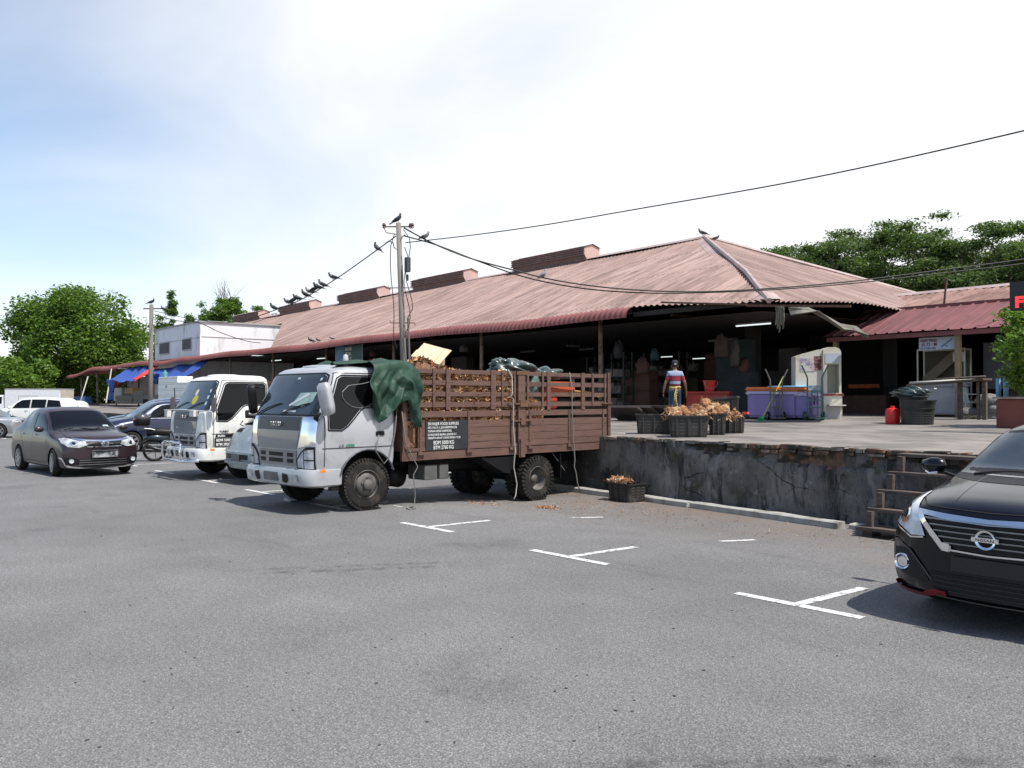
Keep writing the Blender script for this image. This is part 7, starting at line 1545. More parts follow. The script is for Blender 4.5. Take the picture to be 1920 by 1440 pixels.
for i, (x, y, s_, lb) in enumerate(((1855, 752, .34, 'uppermost grey filled sack of the pile behind the bench'), (1862, 768, .36, 'middle grey sack of the pile next to the planter'), (1838, 778, .34, 'lowest left grey sack under the workbench'), (1862, 783, .34, 'lowest right grey sack against the planter'), (1818, 776, .30, 'small grey sack under the chair side of the bench'))):
    crumple('filled_sack', aty(x, y, 24.4), (s_, .3, s_ * .55), m_sack, lb, 'sack', 40 + i, 18, .12, group='grey sacks by the workbench')
b = MB(); random.seed(5)
for k in range(9): p_ = atplat(1795 + k * 5, 786); b.bar(p_ + Vector((random.uniform(-.2, .2), .1, .03)), p_ + Vector((random.uniform(-.2, .3), .2, .08)), .05, .04)
setp(b.build('scrap_heap', M('scrap_brown', (.10, .08, .06), .8, var=.5, vscale=9)), 'small heap of scrap offcuts on the platform before the bench', None, None, 'stuff')
b = MB(); p_ = aty(1700, 764, 26.8); b.box((p_.x - .0, 26.8, pz(26)), (p_.x + .1, 27.3, pz(26) + .9)); b.box((aty(1565, 764, 26.6).x, 26.6, pz(26)), (aty(1660, 764, 26.6).x, 27.2, pz(26) + .62)); setp(b.build('low_counter', M('dark_brown_counter', (.07, .028, .02), .7, var=.3)), 'low dark brown counter in the shade under the canopy', 'counter')
b = MB(); b.box((aty(1590, 725, 27.3).x, 27.3, pz(27) + .85), (aty(1648, 725, 27.3).x, 27.35, pz(27) + .98)); setp(b.build('orange_banner_strip', M('dim_orange_cloth', (.30, .06, .015), .8, var=.5, vscale=6)), 'dim orange cloth strip glowing faintly in the shaded stall', 'cloth')
# planter with its small tree
PL = aty(1867, 745, 19.3)
plz = pz(19.3); b = MB(); b.box((PL.x, 19.3, plz), (PL.x + 4.2, 21.6, aty(1867, 748, 19.3).z)); pl_ = setp(b.build('brick_planter', M('terracotta_paint', (.17, .05, .035), .75, var=.25, vscale=1.5, bump=.3), bevel=.02), 'dark terracotta raised planter at the right edge', 'planter')
b = MB(); b.box((PL.x - .05, 19.25, aty(1867, 748, 19.3).z), (PL.x + 4.25, 21.65, aty(1867, 744, 19.3).z)); b.build('planter_coping', M('pale_coping', (.35, .26, .20), .8, var=.3, vscale=6), pl_)
# LED board
L0 = aty(1893, 582, 17.5); ld = root('display_board', (L0.x, 17.5, L0.z), R_(3), 'black electronic message board with red glowing letters at the right edge', 'sign'); lh = aty(1893, 529, 17.5).z - L0.z
b = MB(); b.box((0, 0, 0), (3.0, .25, lh)); b.build('board_case', M('black_case', (.010, .010, .016), .4), ld, bevel=.01); b = MB(); b.box((1.4, .08, pz(17.5) - L0.z), (1.55, .2, 0)); b.build('board_post', m_steel, ld)
m_led = M('red_led', (.3, .01, .01), .5, emit=(1, .03, .03), estr=2.2)
text('led_letters', 'FRESH', lh * .52, m_led, ld, frame((.09, -.006, lh * .10), (1, 0, 0), (0, 0, 1)), .003, 'LEFT', 1.15, .012)
b = MB()
for k in range(7): z = lh * (.10 + .055 * k); b.box((.05, -.0125, z + .018), (1.6, -.0105, z + .024))
b.build('led_lines', M('black_case', (0, 0, 0)), ld)

# --- fluorescent tubes
def lamp(px, py, Y, L_=1.2, axis='x', e=3.0, label='', dark=False):
    p = aty(px, py, Y); r = root('tube_lamp', tuple(p), 0, label, 'lamp', 'tube lamps under the market roof'); a = Vector((L_ / 2, 0, 0)) if axis == 'x' else Vector((0, L_ / 2, 0))
    b = MB(); b.cyl(-a, a, .022, 8); b.build('tube', M('lit_tube', (.8, .85, .85), .5, emit=(.9, 1, 1), estr=.8) if not dark else M('unlit_tube', (.35, .36, .36), .4), r); b = MB(); b.bar(-a + Vector((0, 0, .05)), a + Vector((0, 0, .05)), .07, .05); b.bar((0, 0, .05), (0, 0, .5), .015); b.build('fitting', M('lamp_fitting', (.25, .25, .25), .6), r)
for i, (x, y, Y, L_, ax, dk) in enumerate(((488, 667, 22.5, 1.2, 'y', 0), (518, 676, 23, 1.5, 'x', 0), (604, 672, 23, 1.3, 'x', 0), (233, 691, 22.5, 1.2, 'y', 0), (303, 683, 22, 1.0, 'y', 0), (268, 706, 26, 1.3, 'x', 0), (805, 662, 27, 1.3, 'x', 0), (748, 667, 30, 1.0, 'x', 0), (1412, 609, 23.2, 1.3, 'x', 0), (1250, 611, 24, 2.0, 'x', 1), (1310, 604, 24.2, 1.4, 'x', 1), (1355, 639, 28, 1.4, 'x', 1), (1316, 672, 36, 1.2, 'x', 0), (1250, 669, 36, .8, 'x', 0), (990, 660, 30, 1.2, 'x', 1), (1100, 656, 30, 1.0, 'x', 1), (145, 705, 24, 1.2, 'y', 0), (1075, 650, 27, .8, 'y', 1), (835, 648, 24, 1.4, 'x', 1), (930, 630, 22.6, .3, 'x', 0))):
    lamp(x, y, Y, L_, ax, label=['tube lamp over the dark trading floor seen at ' + w for w in ('the eave left of the silver lorry cab', 'the post left of the silver lorry cab', 'the left side of the green and blue banner', 'the right end of the first blue tarpaulin', 'the top of the second blue tarpaulin', 'the gap between the blue tarpaulins', 'the left of the cardboard box', 'the leaning pole', 'the broken roof corner', 'the left of the long unlit pair', 'the right of the long unlit pair', 'the middle of the dark hall above the red box', 'the right of the person in the striped shirt', 'the left of the person in the striped shirt', 'the slats of the bed above the centre post', 'the rusty post by the bed tail', 'the far left end of the canopy', 'the beam above the dark green bags', 'the upper left of the cardboard box', 'the post above the husk heap')][i] if False else '', dark=bool(dk))
for o, w in zip([o for o in bpy.data.objects if o.name.startswith('tube_lamp')], ['lit tube lamp under the eave left of the silver lorry cab', 'lit tube lamp crossing the post left of the silver lorry cab', 'lit tube lamp left of the coconut milk banner', 'lit tube lamp at the left blue tarpaulin top', 'lit tube lamp above the right blue tarpaulin', 'lit tube lamp seen between the two blue tarpaulins', 'lit tube lamp just left of the tipped cardboard box', 'lit tube lamp just left of the leaning utility pole', 'bright lit tube lamp below the broken roof corner', 'long unlit tube lamp, the left of the end to end pair', 'unlit tube lamp, the right of the end to end pair', 'dim unlit tube lamp above the red fish box', 'distant lit tube lamp right of the person', 'distant lit tube lamp left of the person', 'unlit tube lamp above the dark green bags', 'unlit tube lamp beside the rusty post at the lorry tail', 'lit tube lamp at the far left end of the canopy', 'short unlit tube lamp above the lorry tail half', 'unlit tube lamp right of the tipped cardboard box', 'small lamp fixed beside the post above the husks']): o['label'] = w

# --- dim clutter inside the hall
def clutter():
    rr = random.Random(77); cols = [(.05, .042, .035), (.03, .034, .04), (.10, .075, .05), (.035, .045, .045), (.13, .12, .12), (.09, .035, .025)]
    names = [('carton_stack', 'stack of dim cartons'), ('shelf_rack', 'dark shelf rack'), ('storage_chest', 'dim storage chest')]
    marks = ['behind the rusty post at the lorry tail', 'left of the walking person', 'right of the red fish box', 'behind the stacked baskets', 'behind the lilac ice boxes', 'above the lorry tail slats', 'behind the cardboard box', 'by the leaning pole', 'under the banner', 'beside the white lorry roof', 'left of the banner', 'behind the ice box trolley', 'beside the inner pillar', 'deep in the hall centre']
    marks += ['under the eave left of the person', 'beside the trestle behind the striped shirt', 'under the eave by the rusty post', 'in front of the inner pillar', 'behind the lorry tail corner', 'right of the leaning pole under the eave', 'at the right of the hall opening', 'left end of the opening above the bed']
    pos = [(1165, 30), (1215, 27), (1345, 26), (1372, 24.5), (1425, 28), (1100, 26), (860, 25), (735, 25), (650, 24), (480, 25), (575, 24.5), (1480, 29), (1395, 25.5), (1290, 33), (1190, 23), (1240, 24), (1150, 22.5), (1385, 24), (1130, 24.5), (800, 23), (1465, 31), (940, 23.5)]
    for (px_, Y), mk_ in zip(pos, marks):
        p = aty(px_, 740, Y); k = rr.choice(names); col = rr.choice(cols); w = rr.uniform(.8, 1.8); h = rr.uniform(1.0, 2.4)
        o = root(k[0], (p.x, Y, pz(Y) + .05), 0, k[1] + ' ' + mk_, 'shelf' if k[0] == 'shelf_rack' else 'carton stack' if k[0] == 'carton_stack' else 'chest')
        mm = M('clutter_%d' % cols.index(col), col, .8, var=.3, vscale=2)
        if k[0] == 'shelf_rack':
            for z in (.1, .7, 1.3, 1.9): b = MB(); b.box((-w / 2, 0, z), (w / 2, .45, z + .04)); b.build('shelf', mm, o)
            for s in (-1, 1):
                for y in (0, .45): MB().bar((s * w / 2, y, 0), (s * w / 2, y, 2.2), .05).build('upright', mm, o)
            for z in (.14, .74, 1.34): 
                x = -w / 2 + .05
                while x < w / 2 - .3: ww = rr.uniform(.15, .4); MB().box((x, .05, z), (x + ww * .9, .4, z + rr.uniform(.15, .45))).build('carton', M('dim_goods', (.12, .10, .085), .7, var=.8, vscale=5), o); x += ww
            b.build('goods', M('dim_goods', (.12, .10, .085), .7, var=.8, vscale=5), o)
        elif k[0] == 'carton_stack':
            z = 0
            while z < h: hh = rr.uniform(.25, .45); b = MB(); b.box((-w * .4 + rr.uniform(-.05, .05), 0, z), (w * .4, .5, z + hh)); b.build('carton', mm, o, bevel=.01); z += hh + .004
        else:
            b = MB(); b.box((-w / 2, 0, 0), (w / 2, .7, .8)); b.build('chest_body', mm, o, bevel=.02); b = MB(); b.box((-w / 2 - .02, -.02, .805), (w / 2 + .02, .72, .88)); b.build('lid', mm, o)
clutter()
b = MB()
for k in range(5): q = atplat(1160 + k * 22, 790); b.box((-.7, -.03, 0), (.7, .03, .9), Matrix.Translation(q + Vector((0, .8 + k * .05, 0))) @ Matrix.Rotation(R_(62), 4, 'X'))
setp(b.build('board_pile', M('dark_boards', (.06, .045, .04), .8, var=.3)), 'pile of dark boards lying on the platform left of the person', 'boards')
pb_ = atplat(1165, 806); b = MB()
for k in range(4): b.box((-1.2, -.25, .03 * k), (.5, .25, .03 * k + .02), Matrix.Translation((pb_.x + .1 * k, 12.25 + .05 * k, pz(12.3))) @ Matrix.Rotation(R_(8 * k - 10), 4, 'Z'))
setp(b.build('plank_ramp', M('reddish_plank', (.16, .085, .065), .8, var=.3, vscale=3)), 'loose reddish planks on the platform edge behind the lorry tail', 'planks')
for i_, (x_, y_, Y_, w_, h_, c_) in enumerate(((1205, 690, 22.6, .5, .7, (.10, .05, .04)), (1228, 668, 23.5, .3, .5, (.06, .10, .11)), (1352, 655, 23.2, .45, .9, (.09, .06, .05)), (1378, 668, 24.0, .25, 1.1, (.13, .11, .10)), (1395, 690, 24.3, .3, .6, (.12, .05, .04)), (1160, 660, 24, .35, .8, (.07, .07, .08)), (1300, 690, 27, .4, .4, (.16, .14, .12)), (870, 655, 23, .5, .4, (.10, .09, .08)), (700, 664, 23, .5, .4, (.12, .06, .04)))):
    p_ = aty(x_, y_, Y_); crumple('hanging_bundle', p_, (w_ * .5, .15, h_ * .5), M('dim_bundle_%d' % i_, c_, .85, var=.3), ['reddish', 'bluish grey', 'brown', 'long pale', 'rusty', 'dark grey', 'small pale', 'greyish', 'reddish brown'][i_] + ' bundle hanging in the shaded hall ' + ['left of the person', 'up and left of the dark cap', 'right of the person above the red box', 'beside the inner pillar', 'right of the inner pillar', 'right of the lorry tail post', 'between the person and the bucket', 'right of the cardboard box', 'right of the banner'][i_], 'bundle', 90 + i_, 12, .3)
# banner
B0 = aty(630, 682, 20.3); B1 = aty(679, 682, 20.3); bw = B1.x - B0.x; bh = aty(630, 650, 20.3).z - B0.z
ban = MB().box((0, 0, 0), (bw, .02, bh)).build('banner', M('dark_green_banner', (.018, .055, .045), .6, var=.3, vscale=2)); ban.location = B0; setp(ban, 'dark green and blue coconut milk banner hanging under the eave', 'banner')
b = MB(); b.box((0, -.006, 0), (bw * .33, -.002, bh)); b.build('banner_picture', M('blue_sea_print', (.04, .12, .22), .6, dark=(.12, .22, .30), dthr=(.45, .6), dscale=2), ban)
m_cream = M('cream_lettering', (.50, .50, .36), .6)
text('banner_text', 'SANTAN', bh * .27, m_cream, ban, frame((bw * .36, -.006, bh * .70), (1, 0, 0), (0, 0, 1)), .002, 'LEFT', .72, .01)
text('banner_text', 'KELAPA', bh * .27, m_cream, ban, frame((bw * .36, -.006, bh * .42), (1, 0, 0), (0, 0, 1)), .002, 'LEFT', .74, .01)
text('banner_text', '\u6930 \u6d46', bh * .30, m_cream, ban, frame((bw * .42, -.006, bh * .08), (1, 0, 0), (0, 0, 1)), .002, 'LEFT', .9, .006)
b = MB(); b.bar((-.02, 0, -.02), (-.02, 0, bh + .02), .03); b.bar((bw + .02, 0, -.02), (bw + .02, 0, bh + .02), .03); b.build('banner_frame', M('pale_frame', (.3, .33, .33), .6), ban)

# --- left stalls: tarpaulins, poles, boxes
m_blue = M('blue_tarpaulin', (.018, .065, .30), .5, var=.12, vscale=2, spec=.6)
def drape(name, quad, label, m=m_blue, sag=.5, n=16, folds=5):
    a, b_, c, d = [Vector(q) for q in quad]; v = []
    for i in range(n + 1):
        for j in range(n + 1):
            s, t = i / n, j / n; p = a.lerp(b_, s).lerp(d.lerp(c, s), t); p.z -= sag * math.sin(math.pi * s) * math.sin(math.pi * t * .8); p.z += .05 * math.sin(s * folds * 3 + t * 4); p.y += .10 * math.sin(s * folds * 4 + t * 3); v.append(p)
    f = [(i * (n + 1) + j, i * (n + 1) + j + 1, (i + 1) * (n + 1) + j + 1, (i + 1) * (n + 1) + j) for i in range(n) for j in range(n)]
    o = obj(name, v, f, m, None, True); md = o.modifiers.new('s', 'SOLIDIFY'); md.thickness = .02; setp(o, label, 'tarpaulin', 'blue tarpaulins on the left stalls' if m is m_blue else None); return o
drape('tarpaulin', [aty(240, 690, 20.0), aty(283, 684, 20.2), aty(253, 712, 18.2), aty(205, 712, 17.8)], 'blue tarpaulin slung under the eave left of the far pole', sag=.25)
drape('tarpaulin', [aty(284, 694, 20.0), aty(390, 676, 20.2), aty(345, 708, 18.4), aty(286, 708, 17.9)], 'bigger blue tarpaulin slung under the eave right of the far pole', sag=.35)
drape('tarpaulin', [aty(280, 700, 18.0), aty(296, 702, 18.0), aty(295, 719, 18.3), aty(288, 716, 18.3)], 'narrow end of blue tarpaulin hanging by the far pole', sag=.1)
drape('tarpaulin', [aty(199, 712, 17.8), aty(212, 713, 17.8), aty(212, 735, 17.9), aty(206, 732, 17.9)], 'twisted blue tarpaulin end tied to the leaning stick', sag=.05)
drape('tarpaulin', [aty(203, 714, 20.8), aty(212, 712, 20.8), aty(213, 750, 20.8), aty(202, 750, 20.8)], 'dark blue sheet hanging down behind the leaning stick', sag=.0)
m_redcloth = M('red_cloth_edge', (.50, .03, .03), .7)
drape('red_awning_edge', [aty(247, 711, 18.1), aty(297, 682, 20.0), aty(299, 686, 20.0), aty(250, 715, 18.1)], 'narrow red awning edge crossing behind the far pole', m_redcloth, .1, folds=2)
drape('red_awning_edge', [aty(213, 714, 19.0), aty(238, 714, 19.4), aty(226, 722, 19.4), aty(214, 728, 19.0)], 'dark red cloth hanging below the left blue tarpaulin', M('dark_red_cloth', (.12, .015, .02), .8), .05)
for nm, x0, y0, x1, y1, Y0, Y1, r_, lb in (('stick', 199, 755, 209, 692, 17.0, 18.6, .05, 'pale stick leaning up to the left blue tarpaulin'), ('stick', 151, 752, 165, 706, 18.0, 19.0, .05, 'pale stick leaning between the two left posts'), ('post', 153, 765, 152, 704, 20.3, 20.3, .08, 'brown timber post, left one at the far stall'), ('post', 183, 765, 182, 694, 20.3, 20.3, .08, 'brown timber post, right one at the far stall')):
    b = MB(); b.cyl(aty(x0, y0, Y0), aty(x1, y1, Y1), r_, 8); setp(b.build('stall_post' if nm == 'post' else 'leaning_stick', m_post if nm == 'post' else M('pale_stick', (.45, .42, .38), .7), smooth=True), lb, nm)
def bx(name, x0, y0, x1, y1, Y, dp, m, label, cat='box', group=None, lid=False):
    a = aty(x0, y1, Y); c = aty(x1, y0, Y); b = MB(); b.box((a.x, Y, a.z), (c.x, Y + dp, c.z)); o = b.build(name, m, bevel=.015); setp(o, label, cat, group); return o
m_sty = M('white_polystyrene', (.84, .84, .80), .8, var=.06, vscale=3, dark=(.5, .48, .42), dthr=(.58, .75), dscale=4)
YS = 13.3
sty = []
def sbox(xc, z0, w, d, h, label, X, Y):
    r = root('foam_box', (X, Y, z0), R_(2), label, 'foam box', 'white foam boxes stacked by the white lorry'); b = MB(); b.box((-w / 2, -d / 2, 0), (w / 2, d / 2, h * .72)); b.build('box_base', m_sty, r, bevel=.02); b = MB(); b.box((-w / 2 - .005, -d / 2 - .005, h * .735), (w / 2 + .005, d / 2 + .005, h)); b.build('box_lid', m_sty, r, bevel=.02); return r
pA = aty(316, 760, YS); zt_ = aty(316, 706, YS).z; x0 = aty(297, 740, YS).x; hS = .45
x2 = aty(330, 740, YS).x; x3 = aty(352, 740, YS).x
zz = zt_ - 6 * (zt_ - pz(YS)) / 6; nS = 6; hh = (zt_ - pz(YS)) / nS
for k in range(nS): 
    s_ = sbox(0, pz(YS) + hh * k, (x2 - x0) * .97 if k == nS - 1 else (x2 - x0), .75, hh - .004, ['lowest', 'second lowest', 'third', 'fourth', 'fifth', 'topmost'][k] + ' foam box of the taller left stack', (x0 + x2) / 2, YS + .4)
    if k == 4: text('box_marking', 'DN', hh * .5, M('grey_marker', (.2, .2, .22), .6), s_, frame((-.3, -.386, hh * .2), (1, 0, 0), (0, 0, 1)), .002, 'LEFT')
for k in range(nS - 1): sbox(0, pz(YS) + hh * k, (x3 - x2) * .97, .75, hh - .004, ['lowest', 'second', 'middle', 'fourth', 'topmost'][k] + ' foam box of the shorter right stack', (x3 + x2) / 2 + .01, YS + .42)
b = MB(); p = aty(300, 706, YS + .1); b.lathe([(0, 0), (.13, 0), (.14, .2), (.06, .28), (.05, .36), (0, .36)], (0, 0, 0), 'z', 14); setp(b.build('water_bottle', M('teal_bottle', (.08, .25, .27), .2, coat=.5), loc=(p.x, YS + .35, zt_)), 'teal plastic bottle standing on the topmost foam box', 'bottle')
bx('orange_carton', 234, 727, 248, 738, 19, .6, M('tan_carton', (.42, .26, .12), .8), 'tan carton on the dark crates left of the far pole')
bx('white_carton', 280, 748, 296, 762, 14.5, .6, M('white_carton', (.6, .62, .62), .7, var=.1), 'white carton standing at the foot of the foam box stack')
bx('grey_drum', 213, 727, 228, 752, 19.5, .7, M('grey_paint', (.33, .32, .30), .8), 'pale grey cabinet behind the left crates', 'cabinet')
bx('blue_drum', 132, 743, 152, 758, 19, .9, M('blue_drum_plastic', (.03, .08, .22), .5, var=.4, vscale=1.5), 'blue tub group at the far left stall edge', 'tub')
bx('white_wall_panel', 131, 703, 139, 740, 21.5, .3, M('white_panel', (.45, .45, .46), .8, var=.2), 'white wall panel at the far left end of the canopy', 'panel')
bx('brown_partition', 138, 716, 151, 742, 24, .3, M('brown_partition', (.16, .10, .06), .8, var=.4, vscale=1), 'brown partition at the far left stall', 'partition')
for i, (x0_, y0_, x1_, y1_, lb) in enumerate(((216, 741, 246, 757, 'wide black crate stack left of the far pole'), (250, 733, 268, 757, 'tall stack of black slatted crates beside the far pole'), (269, 740, 294, 748, 'low black crate with bundles left of the foam boxes'))):
    a = aty(x0_, y1_, 16.5); c = aty(x1_, y0_, 16.5); nL = max(1, int((c.z - a.z) / .22)); r = root('crate_stack', (a.x, 16.5, a.z), 0, lb, 'crate'); hL = (c.z - a.z) / nL
    for k in range(nL): b = MB(); b.box((0, 0, k * hL), (c.x - a.x, .6, (k + .75) * hL)); b.box((.03, .03, (k + .75) * hL), (c.x - a.x - .03, .57, (k + 1) * hL - .002)); b.build('crate', m_crate, r)
# heaps of green produce glimpsed through the stall
def leafmass(name, c, s, n, size, cols, label, seed=0):
    rg = np.random.default_rng(seed); d = rg.normal(size=(n, 3)); d /= np.linalg.norm(d, axis=1)[:, None]; r_ = rg.uniform(.6, 1, (n, 1)) ** .5; P = d * r_ * np.array(s) + np.array(c); return P
# ------------------------------------------------------------------ birds
m_bird = [M('dark_pigeon', (.035, .036, .042), .6, var=.3, vscale=20), M('grey_pigeon', (.11, .11, .12), .6, var=.3, vscale=20), M('pale_pigeon', (.24, .23, .22), .6, var=.3, vscale=20)]
def bird(p, yaw, mi, label, s=1.0, lean=0):
    s *= .76
    r = root('pigeon', tuple(p), R_(yaw), label, 'bird', 'pigeons resting on the cables and roof')
    b = MB(); b.tube([(0, .15, .055), (0, .10, .07), (0, .03, .09), (0, -.04, .115), (0, -.09, .15), (0, -.105, .185), (0, -.11, .215), (0, -.105, .24)], [.022, .045, .06, .062, .045, .030, .032, .014], 12); b.tube([(0, -.13, .215), (0, -.165, .207)], [.010, .002], 6)
    b.build('body', m_bird[mi], r, smooth=True)
    b = MB(); b.add([(-.035, .13, .05), (.035, .13, .05), (.045, .28, .015), (-.045, .28, .015), (-.03, .13, .062), (.03, .13, .062), (.04, .28, .022), (-.04, .28, .022)], [(3, 2, 1, 0), (4, 5, 6, 7), (0, 1, 5, 4), (1, 2, 6, 5), (2, 3, 7, 6), (3, 0, 4, 7)]); b.build('tail', m_bird[mi], r)
    for sd in (-1, 1):
        b = MB(); b.tube([(sd * .05, -.05, .12), (sd * .062, .03, .10), (sd * .045, .14, .065), (sd * .02, .20, .05)], [.02, .032, .022, .004], 8); o = b.build('wing', m_bird[0 if mi == 0 else mi - 1], r, smooth=True)
        b = MB(); b.tube([(sd * .025, 0, .05), (sd * .02, -.01, 0)], .006, 5); b.build('leg', M('pink_leg', (.3, .1, .08), .6), r)
    r.scale = (s, s, s); r.rotation_euler = (R_(lean), 0, R_(yaw)); return r
yv = 50.8
bird(ptA + Vector((0, 0, .02)), yv + 75 + 0, 0, 'dark pigeon perched on the very top of the near pole', 1.15, -14)
bird(c_left(705), yv - 120, 0, 'dark pigeon alone on the left cable nearest the near pole', 1.15, -20)
bird(c_r(797), yv + 70, 2, 'pale pigeon on the right hand cable nearest the near pole', 1.1)
bird(c_r(1020), yv + 100, 2, 'pale pigeon on the cable in front of the big roof', 1.15, -20)
for i, (x, y_, mi, lb) in enumerate(((625, -60, 1, 'grey pigeon sitting apart right of the cluster on the left cable'), (604, -75, 1, 'rightmost pigeon of the cluster on the left cable'), (596, -50, 0, 'second pigeon from the right in the left cable cluster'), (590, 60, 0, 'third pigeon from the right in the left cable cluster'), (582, -80, 2, 'palest pigeon in the middle of the left cable cluster'), (572, -60, 0, 'pigeon just left of the palest one in the cluster'), (558, -90, 0, 'upright dark pigeon toward the left of the cluster'), (551, 70, 0, 'second pigeon from the left in the left cable cluster'), (541, -80, 1, 'leftmost pigeon of the cluster on the left cable'), (513, -70, 0, 'dark pigeon low on the left cable beyond the cluster'))):
    bird(c_left(x) + Vector((0, 0, .012)), yv + y_, mi, lb, 1.25, -5 if i % 2 else 6)
bird(ptB + Vector((0, 0, .02)), yv + 80, 0, 'dark pigeon on top of the far pole', 1.35)
bird(ptB + Vector((0, 0, -.28)) + _R * .55, yv - 80, 0, 'dark pigeon on the crossarm of the far pole', 1.2)
ap = Vector((AX, RY, RZ + .14)); bird(ap + Vector((-.1, 0, 0)), yv - 85, 1, 'large grey pigeon on the peak of the big roof', 1.7)
bird(ap + Vector((.55, .1, -.28)), yv + 60, 0, 'small dark pigeon just right of the big roof peak', 1.2, 10)
for x, y_, sc, lb, mi in ((583, 648, 1.5, 'dark pigeon standing on the eave above the silver lorry', 0), (596, 647, 1.1, 'small pigeon on the eave right of the dark one', 0), (622, 643, 1.2, 'pale pigeon lying low on the eave by the banner', 2)):
    p = aty(x, y_, 20.05); p.z = EZ + .05; bird(p, yv - 75, mi, lb, sc)

# ------------------------------------------------------------------ trees
def leaf_obj(name, P, size, mats, parent, seed=0, asp=.55, lbl=None):
    rg = np.random.default_rng(seed); n = len(P)
    a = rg.normal(size=(n, 3)); a[:, 2] *= .5; a /= np.linalg.norm(a, axis=1)[:, None]; nn = rg.normal(size=(n, 3)) * .8 + np.array([0, 0, .7]); b_ = np.cross(nn, a); b_ /= np.linalg.norm(b_, axis=1)[:, None] + 1e-9
    s = (size * rg.uniform(.6, 1.3, n))[:, None]; nv = np.cross(a, b_)
    V = np.stack([P - a * s * .5, P + b_ * s * asp * .5 + nv * s * .06, P + a * s * .5, P - b_ * s * asp * .5 + nv * s * .06], 1).reshape(-1, 3)
    me = bpy.data.meshes.new(name); me.vertices.add(4 * n); me.vertices.foreach_set('co', V.astype(np.float32).ravel()); me.loops.add(4 * n); me.loops.foreach_set('vertex_index', np.arange(4 * n, dtype=np.int32)); me.polygons.add(n); me.polygons.foreach_set('loop_start', np.arange(0, 4 * n, 4, dtype=np.int32)); me.polygons.foreach_set('loop_total', np.full(n, 4, dtype=np.int32))
    for m in mats: me.materials.append(m)
    me.polygons.foreach_set('material_index', rg.integers(0, len(mats), n).astype(np.int32)); me.update(calc_edges=True); me.validate()
    o = bpy.data.objects.new(name, me); COL.objects.link(o); o.parent = parent; return o
def leafm(name, c, tr=.35):
    m = M(name, c, .5, spec=.35)
    b = m.node_tree.nodes['Principled BSDF']; t = m.node_tree; tn = t.nodes.new('ShaderNodeBsdfTranslucent'); tn.inputs[0].default_value = (c[0] * 1.6, c[1] * 1.7, c[2] * .8, 1); mx = t.nodes.new('ShaderNodeMixShader'); mx.inputs[0].default_value = tr
    t.links.new(b.outputs[0], mx.inputs[1]); t.links.new(tn.outputs[0], mx.inputs[2]); t.links.new(mx.outputs[0], t.nodes['Material Output'].inputs[0]); return m
LG = [leafm('leaf_green', (.085, .160, .024)), leafm('leaf_light', (.145, .235, .04)), leafm('leaf_dark', (.048, .095, .018))]
LR = [leafm('rain_leaf_green', (.075, .122, .036)), leafm('rain_leaf_light', (.125, .180, .055)), leafm('rain_leaf_dark', (.040, .074, .026))]
m_bark = M('bark', (.09, .07, .055), .9, var=.3, vscale=4, bump=.5)
def clumps(rg, centers, radii, n, flat=1.0, shell=.55):
    k = rg.integers(0, len(centers), n) if True else None
    w = np.array(radii) ** 2; w = w / w.sum(); k = rg.choice(len(centers), n, p=w)
    d = rg.normal(size=(n, 3)); d /= np.linalg.norm(d, axis=1)[:, None]; r_ = (shell + (1 - shell) * rg.random((n, 1))) * np.array(radii)[k][:, None] * (1 + .12 * rg.normal(size=(n, 1)))
    P = np.array(centers)[k] + d * r_ * np.array([1, 1, flat]); return P
def tree(name, base, h, label, cat='tree', group=None, crown=None, trunk_r=.3, mats=LG, n=9000, size=.4, seed=1, nc=40, flat=.7, cr=(4, 4, 3), cz=.65, clump_r=(1.0, 1.8), lean=(0, 0), dome=True, limbs=9, shell=.5, asp=.55):
    rg = np.random.default_rng(seed); r = root(name, base, 0, label, cat, group); C0 = np.array([lean[0], lean[1], h * cz])
    cs = []; rs = []
    while len(cs) < nc:
        d = rg.normal(size=3); d /= np.linalg.norm(d); 
        if dome and d[2] < -.45: continue
        q = rg.uniform(.55, 1.0); c = C0 + d * q * np.array(cr); cs.append(c); rs.append(rg.uniform(*clump_r))
    b = MB(); top = Vector(C0) * 1.0; b.tube([(0, 0, -.2), (lean[0] * .2, lean[1] * .2, h * .2), (lean[0] * .6, lean[1] * .6, h * (cz - .12))], [trunk_r, trunk_r * .8, trunk_r * .55], 10); b.build('trunk', m_bark, r, smooth=True)
    b = MB(); st0 = Vector((lean[0] * .6, lean[1] * .6, h * (cz - .14)))
    for k in range(limbs):
        e = Vector(cs[k]); e = st0.lerp(e, .85); mid = st0.lerp(e, .5) + Vector((rg.normal() * .3, rg.normal() * .3, -.12 * abs(e.x - st0.x))); b.tube([st0, mid, e], [trunk_r * .45, trunk_r * .28, trunk_r * .08], 7)
        for j in range(3): e2 = e + Vector(rg.normal(size=3) * clump_r[1] * .45) - Vector((0, 0, .2)); b.tube([mid.lerp(e, .5), e2], [trunk_r * .14, trunk_r * .04], 5)
    b.build('limbs', m_bark, r, smooth=True)
    P = clumps(rg, cs, rs, n, flat, shell); leaf_obj('crown', P, size, mats, r, seed, asp); return r
